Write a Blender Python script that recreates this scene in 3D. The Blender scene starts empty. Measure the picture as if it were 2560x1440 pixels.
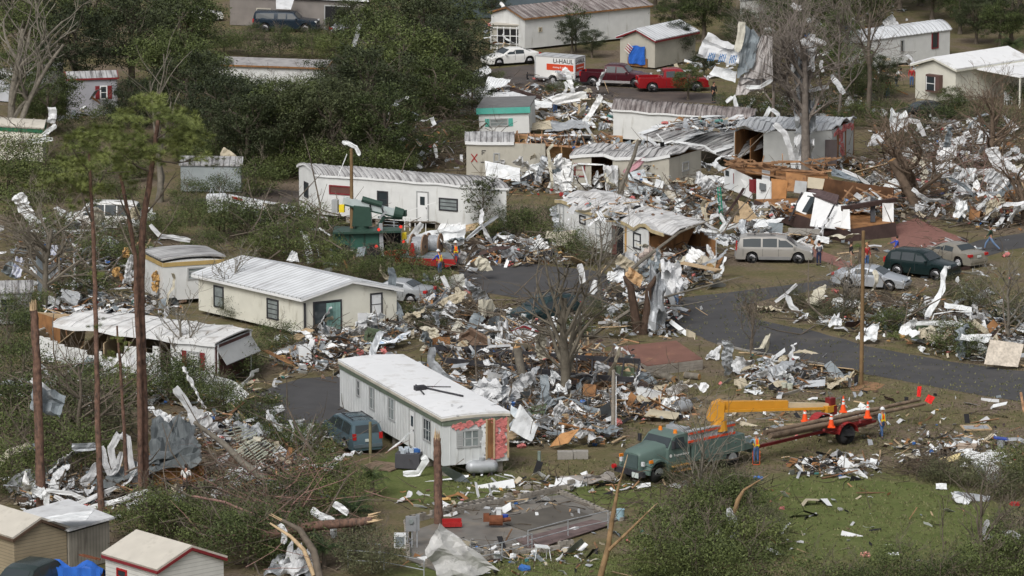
import bpy, math, random
from mathutils import Vector, Matrix, noise
from math import sin, cos, pi, radians as R
random.seed(11)
SC = bpy.context.scene
COL = SC.collection
# ---------------------------------------------------------------- camera
H = 58.9; PITCH = R(11.0); FPX = 11935.0
cam = bpy.data.cameras.new('camera'); CO = bpy.data.objects.new('camera', cam); COL.objects.link(CO)
cam.sensor_width = 36; cam.lens = 36*FPX/2560; cam.clip_start = 1; cam.clip_end = 5000
CO.location = (0, 0, H); CO.rotation_euler = (pi/2-PITCH, 0, 0); SC.camera = CO
SC.render.resolution_x = 1024; SC.render.resolution_y = 576
# ---------------------------------------------------------------- light
W = bpy.data.worlds.new("World"); SC.world = W; W.use_nodes = True
nt = W.node_tree; bg = nt.nodes['Background']
sky = nt.nodes.new('ShaderNodeTexSky'); sky.sky_type = 'NISHITA'; sky.sun_disc = False
SUN_EL, SUN_AZ = 48, 205          # azimuth clockwise from +Y
sky.sun_elevation = R(SUN_EL); sky.sun_rotation = R(SUN_AZ); sky.air_density = 1.0; sky.dust_density = 5.0; sky.ozone_density = 1.0
hs = nt.nodes.new('ShaderNodeHueSaturation'); hs.inputs['Saturation'].default_value = 0.28
nt.links.new(sky.outputs[0], hs.inputs['Color']); nt.links.new(hs.outputs[0], bg.inputs[0]); bg.inputs[1].default_value = 0.098
sl = bpy.data.lights.new('sun', 'SUN'); sl.energy = 1.35; sl.angle = R(24); sl.color = (1, .97, .93)
SO = bpy.data.objects.new('sun', sl); COL.objects.link(SO)
_d = Vector((sin(R(SUN_AZ))*cos(R(SUN_EL)), cos(R(SUN_AZ))*cos(R(SUN_EL)), sin(R(SUN_EL))))
SO.rotation_euler = _d.to_track_quat('Z', 'Y').to_euler()
SC.view_settings.view_transform = 'Standard'; SC.view_settings.look = 'None'; SC.view_settings.gamma = 1
SC.view_settings.exposure = 0.30
SC.cycles.max_bounces = 5; SC.cycles.diffuse_bounces = 3; SC.cycles.glossy_bounces = 2; SC.cycles.transmission_bounces = 2
# ---------------------------------------------------------------- pixel <-> place helpers
RT = Vector((1, 0, 0)); FW = Vector((0, cos(PITCH), -sin(PITCH))); UP = Vector((0, sin(PITCH), cos(PITCH)))
def ray(px, py): return RT*(px-1280) - UP*(py-720) + FW*FPX
def G(px, py, z=0.0):                 # point of the photo lying at height z
    d = ray(px, py); t = (z-H)/d.z
    return Vector((d.x*t, d.y*t, z))
def V(px, py, D):                     # point of the photo at ground distance D (metres)
    d = ray(px, py); t = D/d.y
    return Vector((d.x*t, D, H+d.z*t))
def DR(row): return G(1280, row).y    # distance of a ground row
def mpp(row):                         # metres per photo pixel at a ground row
    return (G(1281, row)-G(1280, row)).x
# ---------------------------------------------------------------- materials
MATS = {}
def _n(t, k, **kw):
    n = t.nodes.new(k)
    for a, b in kw.items(): setattr(n, a, b)
    return n
def mat(name, col, rough=.7, var=.18, scale=3.0, metal=0.0, stain=None, stain_amt=.0, stain_scale=(1, 1, 1), island=0.0, bump=0.0, spec=.3, coord='Object', objvar=0.0, wave=None):
    """noise-mottled colour; stain = second colour laid in by a stretched noise; island = per-piece brightness; wave=(axis,period,amount) grooves"""
    if name in MATS: return MATS[name]
    m = bpy.data.materials.new(name); m.use_nodes = True; t = m.node_tree
    b = t.nodes['Principled BSDF']; L = t.links.new
    b.inputs['Roughness'].default_value = rough; b.inputs['Metallic'].default_value = metal
    b.inputs['Specular IOR Level'].default_value = spec
    tc = _n(t, 'ShaderNodeTexCoord'); co = tc.outputs[coord]
    n1 = _n(t, 'ShaderNodeTexNoise'); n1.inputs['Scale'].default_value = scale; n1.inputs['Detail'].default_value = 5; L(co, n1.inputs['Vector'])
    mr = _n(t, 'ShaderNodeMapRange'); mr.inputs[1].default_value = .3; mr.inputs[2].default_value = .7
    mr.inputs[3].default_value = 1-var; mr.inputs[4].default_value = 1+var; L(n1.outputs[0], mr.inputs[0])
    val = mr.outputs[0]
    def mul(a, b_):
        q = _n(t, 'ShaderNodeMath', operation='MULTIPLY'); L(a, q.inputs[0]); L(b_, q.inputs[1]); return q.outputs[0]
    if island:
        g = _n(t, 'ShaderNodeNewGeometry'); r2 = _n(t, 'ShaderNodeMapRange'); r2.inputs[3].default_value = 1-island; r2.inputs[4].default_value = 1+island
        L(g.outputs['Random Per Island'], r2.inputs[0]); val = mul(val, r2.outputs[0])
    if objvar:
        g = _n(t, 'ShaderNodeObjectInfo'); r2 = _n(t, 'ShaderNodeMapRange'); r2.inputs[3].default_value = 1-objvar; r2.inputs[4].default_value = 1+objvar
        L(g.outputs['Random'], r2.inputs[0]); val = mul(val, r2.outputs[0])
    if wave:
        ax, per, amt = wave
        sx = _n(t, 'ShaderNodeSeparateXYZ'); L(co, sx.inputs[0])
        a = _n(t, 'ShaderNodeMath', operation='DIVIDE'); L(sx.outputs[ax], a.inputs[0]); a.inputs[1].default_value = per
        f = _n(t, 'ShaderNodeMath', operation='FRACT'); L(a.outputs[0], f.inputs[0])
        g2 = _n(t, 'ShaderNodeMath', operation='GREATER_THAN'); L(f.outputs[0], g2.inputs[0]); g2.inputs[1].default_value = .82
        r3 = _n(t, 'ShaderNodeMapRange'); r3.inputs[3].default_value = 1; r3.inputs[4].default_value = 1-amt; L(g2.outputs[0], r3.inputs[0]); val = mul(val, r3.outputs[0])
    c = _n(t, 'ShaderNodeRGB'); c.outputs[0].default_value = (*col, 1); cc = c.outputs[0]
    if stain:
        mp = _n(t, 'ShaderNodeMapping'); mp.inputs['Scale'].default_value = stain_scale; L(co, mp.inputs[0])
        n2 = _n(t, 'ShaderNodeTexNoise'); n2.inputs['Scale'].default_value = 1; n2.inputs['Detail'].default_value = 6; n2.inputs['Roughness'].default_value = .65; L(mp.outputs[0], n2.inputs[0])
        r4 = _n(t, 'ShaderNodeMapRange'); r4.inputs[1].default_value = .5-.25*stain_amt; r4.inputs[2].default_value = .72-.25*stain_amt; L(n2.outputs[0], r4.inputs[0])
        mx = _n(t, 'ShaderNodeMix', data_type='RGBA'); L(r4.outputs[0], mx.inputs[0]); L(cc, mx.inputs[6]); mx.inputs[7].default_value = (*stain, 1); cc = mx.outputs[2]
    vm = _n(t, 'ShaderNodeVectorMath', operation='SCALE'); L(cc, vm.inputs[0]); L(val, vm.inputs['Scale']); L(vm.outputs[0], b.inputs['Base Color'])
    if bump:
        bp = _n(t, 'ShaderNodeBump'); bp.inputs['Strength'].default_value = bump; bp.inputs['Distance'].default_value = .05; L(n1.outputs[0], bp.inputs['Height']); L(bp.outputs[0], b.inputs['Normal'])
    MATS[name] = m; return m
W_ = lambda v: (v, v, v)
white = mat('white_siding', (.66, .67, .66), .55, .06, 1.5, stain=(.38, .37, .33), stain_amt=-.35, stain_scale=(2, 2, .35))
whitebright = mat('white_paint', (.74, .75, .75), .5, .05, 2)
cream = mat('cream_siding', (.65, .64, .56), .6, .06, 1.2, stain=(.3, .27, .2), stain_amt=-.3, stain_scale=(1.5, 1.5, .4))
greige = mat('greige_siding', (.44, .42, .36), .6, .07, 1.2, stain=(.25, .23, .18), stain_amt=-.2, stain_scale=(1.5, 1.5, .4))
greyw = mat('grey_siding', (.36, .37, .37), .6, .08, 1.5, stain=(.2, .19, .17), stain_amt=-.2, stain_scale=(1, 1, .4))
tansid = mat('tan_lap_siding', (.30, .25, .17), .7, .1, 1.5, wave=(2, .17, .35))
whlap = mat('white_lap_siding', (.58, .58, .55), .6, .08, 1.5, wave=(2, .2, .25))
corr = mat('weathered_corrugated_wall', (.30, .28, .24), .6, .12, 1.5, stain=(.14, .12, .1), stain_amt=-.1, stain_scale=(3, 3, .4), wave=(0, .2, .35))
roofwhite = mat('white_coated_roof', (.76, .77, .78), .55, .05, .8, stain=(.46, .45, .43), stain_amt=-.15, stain_scale=(.8, .8, .8))
roofmetal = mat('bright_metal_roof', (.64, .66, .68), .5, .08, .8, stain=(.34, .34, .35), stain_amt=-.05, stain_scale=(1.6, .25, 1), coord='UV', wave=(0, .42, .45))
roofgrey = mat('streaked_grey_roof', (.46, .46, .46), .6, .1, .8, stain=(.13, .12, .12), stain_amt=.2, stain_scale=(2.6, .35, 1), coord='UV', wave=(0, .42, .55))
roofbrown = mat('streaked_brown_roof', (.33, .30, .29), .65, .12, .8, stain=(.11, .085, .08), stain_amt=.35, stain_scale=(2.6, .35, 1), coord='UV', wave=(0, .42, .5))
roofbeige = mat('beige_roof', (.52, .49, .43), .7, .06, 1.2, stain=(.35, .33, .28), stain_amt=-.2, stain_scale=(1, 1, 1))
wood = mat('raw_wood', (.27, .155, .085), .8, .4, 2.0, island=.6)
woodbrown = mat('brown_panelling', (.27, .135, .055), .7, .25, 1.2, stain=(.13, .06, .03), stain_amt=0, stain_scale=(3, 3, .5))
wooddark = mat('dark_brown_skirt', (.055, .034, .03), .6, .2, 2.0, stain=(.12, .09, .08), stain_amt=-.4, stain_scale=(3, 3, .7))
woodpale = mat('pale_wood', (.42, .31, .19), .8, .2, 3, island=.25)
bark = mat('grey_bark', (.13, .108, .085), .9, .3, 3.0, bump=.6)
barkred = mat('pine_bark', (.17, .10, .073), .9, .38, 4.0, stain=(.06, .045, .04), stain_amt=.1, stain_scale=(7, 7, 2.0), bump=.8)
barkpale = mat('pale_grey_bark', (.175, .158, .13), .9, .3, 3.0, bump=.5)
polewood = mat('pole_wood', (.20, .13, .065), .85, .2, 2.0, stain=(.1, .07, .04), stain_amt=-.1, stain_scale=(5, 5, .4))
logwood = mat('weathered_pole', (.21, .155, .11), .85, .25, 2.0, stain=(.08, .055, .04), stain_amt=0, stain_scale=(3, 3, 3))
glass = mat('dark_glass', (.035, .045, .05), .08, .1, 1, spec=.7)
glasspale = mat('curtained_glass', (.22, .25, .25), .2, .3, 2, spec=.5)
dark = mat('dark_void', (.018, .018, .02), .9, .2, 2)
black = mat('black_rubber', (.02, .02, .021), .8, .2, 4)
blacksteel = mat('black_steel', (.035, .035, .04), .6, .3, 3)
chrome = mat('chrome', (.6, .6, .62), .25, .05, 2, metal=.9)
hub = mat('silver_wheel', (.5, .5, .52), .4, .1, 3, metal=.3)
galv = mat('galvanised_metal', (.40, .42, .44), .45, .12, 1.5, metal=.25, stain=(.22, .24, .26), stain_amt=0, stain_scale=(1.2, 1.2, 1.2))
greysheet = mat('grey_blue_sheet', (.20, .23, .25), .6, .2, 1.2, stain=(.34, .36, .37), stain_amt=-.1, stain_scale=(1.5, 1.5, 1.5), bump=.4)
whsheet = mat('white_metal_sheet', (.56, .57, .58), .5, .14, 1.5, island=.3, stain=(.36, .36, .35), stain_amt=-.2, stain_scale=(1.3, 1.3, 1.3))
whclean = mat('clean_white_sheet', (.69, .71, .72), .45, .12, 1.2, stain=(.44, .43, .40), stain_amt=-.25, stain_scale=(1.5, 1.5, 1.5))
beigesheet = mat('beige_panel', (.45, .40, .30), .7, .12, 2, stain=(.28, .24, .17), stain_amt=-.2, stain_scale=(1, 1, 1))
rust = mat('rusty_metal', (.16, .06, .03), .9, .3, 4)
concrete = mat('concrete', (.30, .285, .26), .9, .15, 2.5, stain=(.17, .16, .14), stain_amt=0, stain_scale=(.8, .8, .8), bump=.3)
block = mat('concrete_block', (.30, .275, .24), .9, .2, 4, stain=(.15, .13, .11), stain_amt=0, stain_scale=(2, 2, 2), bump=.4)
wetslab = mat('wet_grey_slab', (.16, .15, .135), .5, .2, 1.2, stain=(.22, .19, .15), stain_amt=0, stain_scale=(.7, .9, 1))
redslab = mat('red_brown_slab', (.19, .095, .072), .75, .15, 1.0, stain=(.33, .20, .10), stain_amt=-.35, stain_scale=(1.1, 1.1, 1))
redpaint = mat('red_paint', (.34, .022, .022), .4, .12, 2)
redtrailer = mat('worn_red_steel', (.18, .018, .018), .5, .25, 3, stain=(.08, .02, .02), stain_amt=-.1, stain_scale=(3, 3, 3))
maroon = mat('maroon_trim', (.20, .025, .03), .5, .1, 2)
teal = mat('teal_paint', (.10, .42, .35), .5, .1, 1.5, stain=(.16, .35, .3), stain_amt=-.1, stain_scale=(1, 1, 3))
greentrim = mat('green_grey_trim', (.13, .16, .12), .6, .15, 2)
darkgreentrim = mat('dark_green_trim', (.02, .12, .06), .6, .15, 2)
bluetarp = mat('blue_tarp', (.03, .13, .50), .45, .2, 2, bump=.4)
blueplastic = mat('blue_plastic', (.05, .15, .42), .4, .2, 3)
pinkins = mat('pink_insulation', (.58, .20, .19), .95, .3, 5, stain=(.36, .10, .09), stain_amt=0, stain_scale=(5, 5, 5), bump=1)
orangeins = mat('yellow_insulation', (.48, .30, .12), .95, .25, 4, bump=.6)
orangep = mat('safety_orange', (.9, .10, .02), .5, .08, 3)
yellowp = mat('safety_yellow', (.80, .62, .03), .5, .08, 3)
cranep = mat('crane_yellow', (.58, .27, .03), .4, .08, 2, stain=(.4, .2, .03), stain_amt=-.5, stain_scale=(2, 2, 2))
utilgreen = mat('utility_grey_green', (.105, .155, .138), .4, .07, 2, stain=(.1, .13, .11), stain_amt=-.3, stain_scale=(2, 2, 2))
diggreen = mat('dark_utility_green', (.035, .072, .055), .45, .12, 2)
redstrip = mat('red_floor_strip', (.45, .09, .04), .6, .1, 2)
skin = mat('skin', (.42, .22, .15), .6, .05, 5)
jeans = mat('blue_denim', (.07, .13, .27), .9, .15, 6)
khaki = mat('khaki_cloth', (.30, .24, .16), .9, .12, 6)
clothwhite = mat('white_cloth', (.72, .72, .70), .9, .05, 6)
clothblue = mat('light_blue_cloth', (.26, .40, .56), .9, .08, 6)
clothroyal = mat('royal_blue_cloth', (.04, .08, .42), .9, .1, 6)
clothnavy = mat('navy_cloth', (.02, .03, .07), .9, .1, 6)
clothblack = mat('black_cloth', (.02, .02, .022), .9, .1, 6)
clothred = mat('red_cloth', (.35, .03, .03), .9, .1, 6)
clothgreen = mat('dark_green_cloth', (.03, .06, .04), .9, .1, 6)
clothgrey = mat('grey_cloth', (.16, .17, .18), .9, .1, 6)
hairm = mat('dark_hair', (.035, .025, .02), .8, .1, 6)
amber = mat('amber_lens', (.75, .22, .02), .3, .05, 3)
redlens = mat('red_lens', (.42, .02, .02), .25, .05, 3)
clearlens = mat('clear_lens', (.6, .62, .63), .15, .05, 3)
plate = mat('licence_plate', (.55, .6, .58), .5, .05, 5)
printblue = mat('blue_print', (.05, .20, .48), .6, .1, 3)
# leaves
def leaf(name, col, col2, var=.45, rough=.6):
    if name in MATS: return MATS[name]
    m = bpy.data.materials.new(name); m.use_nodes = True; t = m.node_tree; b = t.nodes['Principled BSDF']; L = t.links.new
    b.inputs['Roughness'].default_value = rough; b.inputs['Specular IOR Level'].default_value = .25
    g = _n(t, 'ShaderNodeNewGeometry'); oi = _n(t, 'ShaderNodeObjectInfo'); tc = _n(t, 'ShaderNodeTexCoord')
    ns = _n(t, 'ShaderNodeTexNoise'); ns.inputs['Scale'].default_value = .55; ns.inputs['Detail'].default_value = 3; L(tc.outputs['Object'], ns.inputs['Vector'])
    a = _n(t, 'ShaderNodeMath', operation='MULTIPLY_ADD'); L(oi.outputs['Random'], a.inputs[0]); a.inputs[1].default_value = 1.7; L(g.outputs['Random Per Island'], a.inputs[2])
    a2 = _n(t, 'ShaderNodeMath', operation='MULTIPLY_ADD'); L(ns.outputs[0], a2.inputs[0]); a2.inputs[1].default_value = 2.0; L(a.outputs[0], a2.inputs[2])
    mr = _n(t, 'ShaderNodeMapRange'); mr.inputs[1].default_value = .9; mr.inputs[2].default_value = 3.4; L(a2.outputs[0], mr.inputs[0])
    mx = _n(t, 'ShaderNodeMix', data_type='RGBA'); mx.inputs[6].default_value = (*col, 1); mx.inputs[7].default_value = (*col2, 1); L(mr.outputs[0], mx.inputs[0])
    r2 = _n(t, 'ShaderNodeMapRange'); r2.inputs[3].default_value = 1-var; r2.inputs[4].default_value = 1+var; L(g.outputs['Random Per Island'], r2.inputs[0])
    vm = _n(t, 'ShaderNodeVectorMath', operation='SCALE'); L(mx.outputs[2], vm.inputs[0]); L(r2.outputs[0], vm.inputs['Scale']); L(vm.outputs[0], b.inputs['Base Color'])
    MATS[name] = m; return m
oakleaf = leaf('oak_leaves', (.030, .044, .015), (.10, .125, .040), .35)
darkleaf = leaf('dark_leaves', (.020, .030, .014), (.066, .078, .034), .35)
pineleaf = leaf('pine_needles', (.095, .125, .034), (.20, .23, .072))
bushleaf = leaf('bush_leaves', (.048, .066, .020), (.125, .15, .048), .35)
olive = leaf('olive_leaves', (.05, .06, .03), (.11, .115, .058), .35)
palmleaf = leaf('palm_leaves', (.02, .038, .015), (.06, .085, .028))
brownleaf = leaf('withered_leaves', (.09, .065, .04), (.2, .15, .09))
# ---------------------------------------------------------------- mesh builder
class MB:
    def __init__(s): s.v = []; s.f = []; s.mi = []; s.uvf = None
    def face(s, pts, mi=0):
        n = len(s.v); s.v += [tuple(p) for p in pts]; s.f.append(tuple(range(n, n+len(pts)))); s.mi.append(mi)
    def add(s, vs, fs, mi=0):
        n = len(s.v); s.v += [tuple(p) for p in vs]
        for f in fs: s.f.append(tuple(i+n for i in f)); s.mi.append(mi)
    def box(s, c, d, M=None, mi=0):
        hx, hy, hz = d[0]/2, d[1]/2, d[2]/2; c = Vector(c); vs = []
        for z in (-hz, hz):
            for x, y in ((-hx, -hy), (hx, -hy), (hx, hy), (-hx, hy)):
                p = Vector((x, y, z)); vs.append(c+(M @ p if M else p))
        s.add(vs, [(3, 2, 1, 0), (4, 5, 6, 7), (0, 1, 5, 4), (1, 2, 6, 5), (2, 3, 7, 6), (3, 0, 4, 7)], mi); return s
    def bar(s, a, b, w, h=None, mi=0):           # box between two points, w wide (horizontal), h tall
        a, b = Vector(a), Vector(b); h = h or w; x = (b-a); L = x.length
        if L < 1e-6: return s
        x /= L; up = Vector((0, 0, 1)) if abs(x.z) < .95 else Vector((0, 1, 0)); y = up.cross(x).normalized(); z = x.cross(y)
        return s.box((a+b)/2, (L, w, h), Matrix((x, y, z)).transposed(), mi)
    def prism(s, poly, off, mi=0):               # polygon extruded by vector off
        n = len(poly); off = Vector(off); a = [Vector(p) for p in poly]; b = [p+off for p in a]
        s.add(a+b, [tuple(range(n))[::-1], tuple(range(n, 2*n))]+[(i, (i+1) % n, (i+1) % n+n, i+n) for i in range(n)], mi); return s
    def tube(s, pts, rad, n=6, mi=0, cap=True):
        pts = [Vector(p) for p in pts]; k = len(pts)
        rad = rad if isinstance(rad, (list, tuple)) else [rad]*k; vs = []; prev = None
        for i in range(k):
            t = (pts[min(i+1, k-1)]-pts[max(i-1, 0)]);
            if t.length < 1e-9: t = Vector((0, 0, 1))
            t.normalize()
            if prev is None: u = t.cross(Vector((0, 0, 1)) if abs(t.z) < .9 else Vector((1, 0, 0))).normalized()
            else:
                u = prev-t*prev.dot(t)
                u = u.normalized() if u.length > 1e-6 else t.orthogonal().normalized()
            w = t.cross(u); prev = u
            for j in range(n):
                a = 2*pi*j/n; vs.append(pts[i]+(u*cos(a)+w*sin(a))*rad[i])
        fs = [(i*n+j, i*n+(j+1) % n, (i+1)*n+(j+1) % n, (i+1)*n+j) for i in range(k-1) for j in range(n)]
        if cap: fs += [tuple(range(n))[::-1], tuple((k-1)*n+j for j in range(n))]
        s.add(vs, fs, mi); return s
    def cyl(s, a, b, r, n=16, mi=0): return s.tube([a, b], r, n, mi)
    def grid(s, pts, nu, nv, th=0.0, mi=0):       # pts[i*nv+j]; th>0 gives a solid sheet
        def nrm(i, j):
            a = pts[min(i+1, nu-1)*nv+j]-pts[max(i-1, 0)*nv+j]; b = pts[i*nv+min(j+1, nv-1)]-pts[i*nv+max(j-1, 0)]
            q = a.cross(b); return q.normalized() if q.length > 1e-9 else Vector((0, 0, 1))
        q = lambda i, j: i*nv+j
        top = [(q(i, j), q(i+1, j), q(i+1, j+1), q(i, j+1)) for i in range(nu-1) for j in range(nv-1)]
        if th <= 0: s.add(pts, top, mi); return s
        low = [pts[i*nv+j]-nrm(i, j)*th for i in range(nu) for j in range(nv)]; N = nu*nv
        fs = top+[tuple(x+N for x in f[::-1]) for f in top]
        for i in range(nu-1): fs += [(q(i, 0)+N, q(i+1, 0)+N, q(i+1, 0), q(i, 0)), (q(i, nv-1), q(i+1, nv-1), q(i+1, nv-1)+N, q(i, nv-1)+N)]
        for j in range(nv-1): fs += [(q(0, j), q(0, j+1), q(0, j+1)+N, q(0, j)+N), (q(nu-1, j)+N, q(nu-1, j+1)+N, q(nu-1, j+1), q(nu-1, j))]
        s.add(pts+low, fs, mi); return s
    def data(s, name, mats, smooth=None):
        me = bpy.data.meshes.new(name); me.from_pydata(s.v, [], s.f)
        for m in (mats if isinstance(mats, (list, tuple)) else [mats]): me.materials.append(m)
        if any(s.mi): me.polygons.foreach_set('material_index', s.mi)
        if smooth is not None:
            me.polygons.foreach_set('use_smooth', [True]*len(s.f)); me.set_sharp_from_angle(angle=R(smooth))
        if s.uvf:
            ul = me.uv_layers.new(name='UVMap'); uv = [s.uvf(Vector(v)) for v in s.v]; ul.data.foreach_set('uv', [c for l in me.loops for c in uv[l.vertex_index]])
        me.update(); return me
    def build(s, name, mats, parent=None, smooth=None, loc=None):
        if not s.f: return None
        return link(name, s.data(name, mats, smooth), parent, loc)
def link(name, data, parent=None, loc=None):
    o = bpy.data.objects.new(name, data); COL.objects.link(o)
    if parent: o.parent = parent
    if loc: o.location = loc
    return o
def tag(o, label=None, cat=None, group=None, kind=None):
    if label: o['label'] = label
    if cat: o['category'] = cat
    if group: o['group'] = group
    if kind: o['kind'] = kind
    return o
def thing(name, label, cat, loc=(0, 0, 0), rz=0.0, group=None, rot=None):
    o = bpy.data.objects.new(name, None); o.empty_display_size = .3; COL.objects.link(o); o.location = loc; o.rotation_euler = rot or (0, 0, rz)
    return tag(o, label, cat, group)
def copy_tree(o, parent=None):
    c = o.copy(); COL.objects.link(c)
    if parent: c.parent = parent
    for ch in [x for x in bpy.data.objects if x.parent == o]: copy_tree(ch, c)
    return c
def U(a, b): return random.uniform(a, b)
# landmarks of the place: used to say where a thing is
LM = [((640, 745), 'the cream gabled house'), ((1060, 1100), 'the trailer home with pink insulation'), ((1000, 500), 'the home behind the cable reels'),
      ((1240, 400), 'the red X home'), ((1590, 440), 'the split beige home'), ((1500, 570), 'the home with the crumpled roof'),
      ((2030, 540), 'the toppled brown skirted home'), ((1800, 330), 'the slid metal roof'), ((1260, 310), 'the home with teal trim'),
      ((1430, 80), 'the brown roofed home'), ((1620, 120), 'the house with the blue tarp'), ((2270, 110), 'the far white home'),
      ((2380, 200), 'the house with the bay window'), ((700, 50), 'the dark pickup'), ((400, 870), 'the long broken home'),
      ((90, 1360), 'the tan siding shed'), ((360, 1400), 'the white shed'), ((1230, 1310), 'the roofless block foundation'), ((1640, 890), 'the red concrete pad'),
      ((1340, 900), 'the black steel chassis'), ((1700, 1130), 'the green crane truck'), ((2110, 1060), 'the pole trailer'), ((890, 1100), 'the blue grey minivan'),
      ((1935, 640), 'the silver minivan'), ((2300, 680), 'the dark green SUV'), ((1400, 790), 'the parked teal SUV'), ((1270, 140), 'the white sedan'), ((1400, 180), 'the white rental trailer'),
      ((1600, 210), 'the red pickup'), ((1080, 640), 'the cable reel trailer'), ((2153, 960), 'the lone wooden pole'), ((1095, 1240), 'the snapped pine trunk'),
      ((270, 540), 'the white van in the branches'), ((455, 670), 'the yellow trimmed camper'), ((400, 1130), 'the crushed grey roof'), ((650, 520), 'the white bucket truck'),
      ((230, 250), 'the grey home with maroon shutters'), ((60, 330), 'the home with the green band'), ((1410, 900), 'the bare forked tree'), ((1600, 780), 'the split dark trunk'),
      ((2400, 1000), 'the road bend'), ((1850, 230), 'the metal wrapped tree'), ((2420, 880), 'the patterned white panel'), ((2390, 1150), 'the cream foam slab'), ((2300, 440), 'the fallen brown branches'),
      ((1450, 1120), 'the pair of concrete blocks'), ((670, 170), 'the shingle roof among the oaks')]
_used = {}
def where(px, py):
    best = sorted(LM, key=lambda l: (l[0][0]-px)**2+(1.6*(l[0][1]-py))**2)[0]; dx, dy = px-best[0][0], (py-best[0][1])*1.6
    if abs(dx) > abs(dy)*1.3: rel = 'right of' if dx > 0 else 'left of'
    else: rel = 'in front of' if dy > 0 else 'behind'
    if abs(dx)+abs(dy) < 45: rel = 'beside'
    return rel+' '+best[1]
EXTRA = ['', 'the far one ', 'the near one ', 'the middle one ', 'the outer one ']
def uniq(base, px, py):
    return base+' '+where(px, py)
PEND = []   # (object, adjectives..) labels settled at the end so that each singles out one thing
def later(o, base, px, py, cat, group): tag(o, None, cat, group); PEND.append((o, base, px, py)); return o
def settle():
    d = {}
    for o, b, x, y in PEND: d.setdefault(b+' '+where(x, y), []).append((o, x, y))
    for lab, L in d.items():
        if len(L) == 1: L[0][0]['label'] = lab; continue
        L.sort(key=lambda q: (q[1], q[2]))
        names = {2: ['left of two', 'right of two'], 3: ['left of three', 'middle of three', 'right of three']}
        for i, (o, x, y) in enumerate(L):
            if len(L) in names: pre = names[len(L)][i]
            else: pre = ['first', 'second', 'third', 'fourth', 'fifth', 'sixth', 'seventh', 'eighth', 'ninth', 'tenth', 'eleventh', 'twelfth', 'thirteenth', 'fourteenth', 'fifteenth', 'sixteenth', 'seventeenth', 'eighteenth', 'nineteenth', 'twentieth'][min(i, 19)]+' from left'
            o['label'] = lab+', '+pre
# ---------------------------------------------------------------- windows, doors on a wall running p0->p1 (outward normal to the right of it)
def wallframe(p0, p1):
    p0, p1 = Vector(p0), Vector(p1); x = (p1-p0); x.z = 0; L = x.length; x /= L; n = Vector((x.y, -x.x, 0)); return p0, x, n, L
def opening(par, p0, p1, u, z, w, h, kind='window', fm=None, pm=None, bars=1, proud=.04, shutters=None, name=None):
    o, x, n, L = wallframe(p0, p1); c = o+x*(u*L)+Vector((0, 0, z+h/2)); fm = fm or whitebright; pm = pm or glass
    M = Matrix((x, n, Vector((0, 0, 1)))).transposed()
    f = MB(); t = .09
    for sx in (-1, 1): f.box(c+x*(sx*w/2)+n*proud/2, (t, proud+.04, h+t), M)
    for sz in (-1, 1): f.box(c+Vector((0, 0, sz*h/2))+n*proud/2, (w-t, proud+.036, t), M)
    for i in range(bars): f.box(c+Vector((0, 0, h*((i+1)/(bars+1)-.5)))+n*proud*.4, (w-t, proud*.6, .05), M)
    if kind == 'door':
        fo = f.build('door_frame', fm, par)
        d = MB(); d.box(c+n*.012, (w-t, .05, h-t), M); do = d.build('door', pm, par)
        k = MB(); k.box(c+x*(w*.36)+n*.06-Vector((0, 0, .05)), (.06, .07, .1), M); k.build('handle', chrome, do)
        g = MB(); g.box(c+Vector((0, 0, h*.2))+n*.042, (w*.42, .012, h*.28), M); g.build('pane', glass, do); return do
    fo = f.build(name or 'window', fm, par)
    g = MB(); g.box(c+n*.006, (w-t, .02, h-t), M); g.build('pane', pm, fo)
    if shutters:
        for sx in (-1, 1):
            s_ = MB(); s_.box(c+x*(sx*(w/2+.24))+n*.02, (.34, .045, h+.06), M)
            for q in range(5): s_.box(c+x*(sx*(w/2+.24))+n*.048+Vector((0, 0, h*(q/5-.4))), (.26, .012, .05), M)
            s_.build('shutter', shutters, par)
    return fo
def lattice(a, lo, cr):
    lu, cu = lo.normalized(), cr.normalized(); D = lu.x*cu.y-lu.y*cu.x; sh = random.random()*50
    def f(p): q = p-a; return ((q.x*cu.y-q.y*cu.x)/D+.2, (lu.x*q.y-lu.y*q.x)/D+sh)
    return f
# ---------------------------------------------------------------- roofs (local frame: X = e1 side, Y = e2 side)
def roof_grid(a, e1, e2, h0, rh, axis, over, th=.12, crumple=0, nu=None, seed=0, u0=0., u1=1., slide=(0, 0, 0), tilt=0., kind='arch', nv=8):
    """axis='e1': long axis along e1, cross-section over e2"""
    lo, cr = (e1, e2) if axis == 'e1' else (e2, e1)
    LL, LC = lo.length, cr.length; lu, cu = lo/LL, cr/LC; rr = random.Random(seed)
    nu = nu or max(4, int((LL*(u1-u0))/.7)); pts = []
    for i in range(nu):
        s = (u0+(u1-u0)*i/(nu-1)); p = s*LL+(over if s >= .999 else 0)-(over if s <= .001 else 0)
        for j in range(nv):
            t = j/(nv-1); q = t*LC+(2*t-1)*over
            z = h0+(rh*(1-(2*t-1)**2) if kind == 'arch' else rh*(1-abs(2*t-1)) if kind == 'gable' else rh*t)
            P = a+lu*p+cu*q+Vector((0, 0, z))
            if crumple: P += Vector((0, 0, crumple*noise.noise(Vector((p*.55+seed*7.1, q*.9, seed)))*1.6 + crumple*.5*noise.noise(Vector((p*1.7, q*2.1, seed*3.3)))))
            P += Vector(slide)+Vector((0, 0, tilt*(s-.5)))
            pts.append(P)
    return pts, nu, nv
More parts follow.
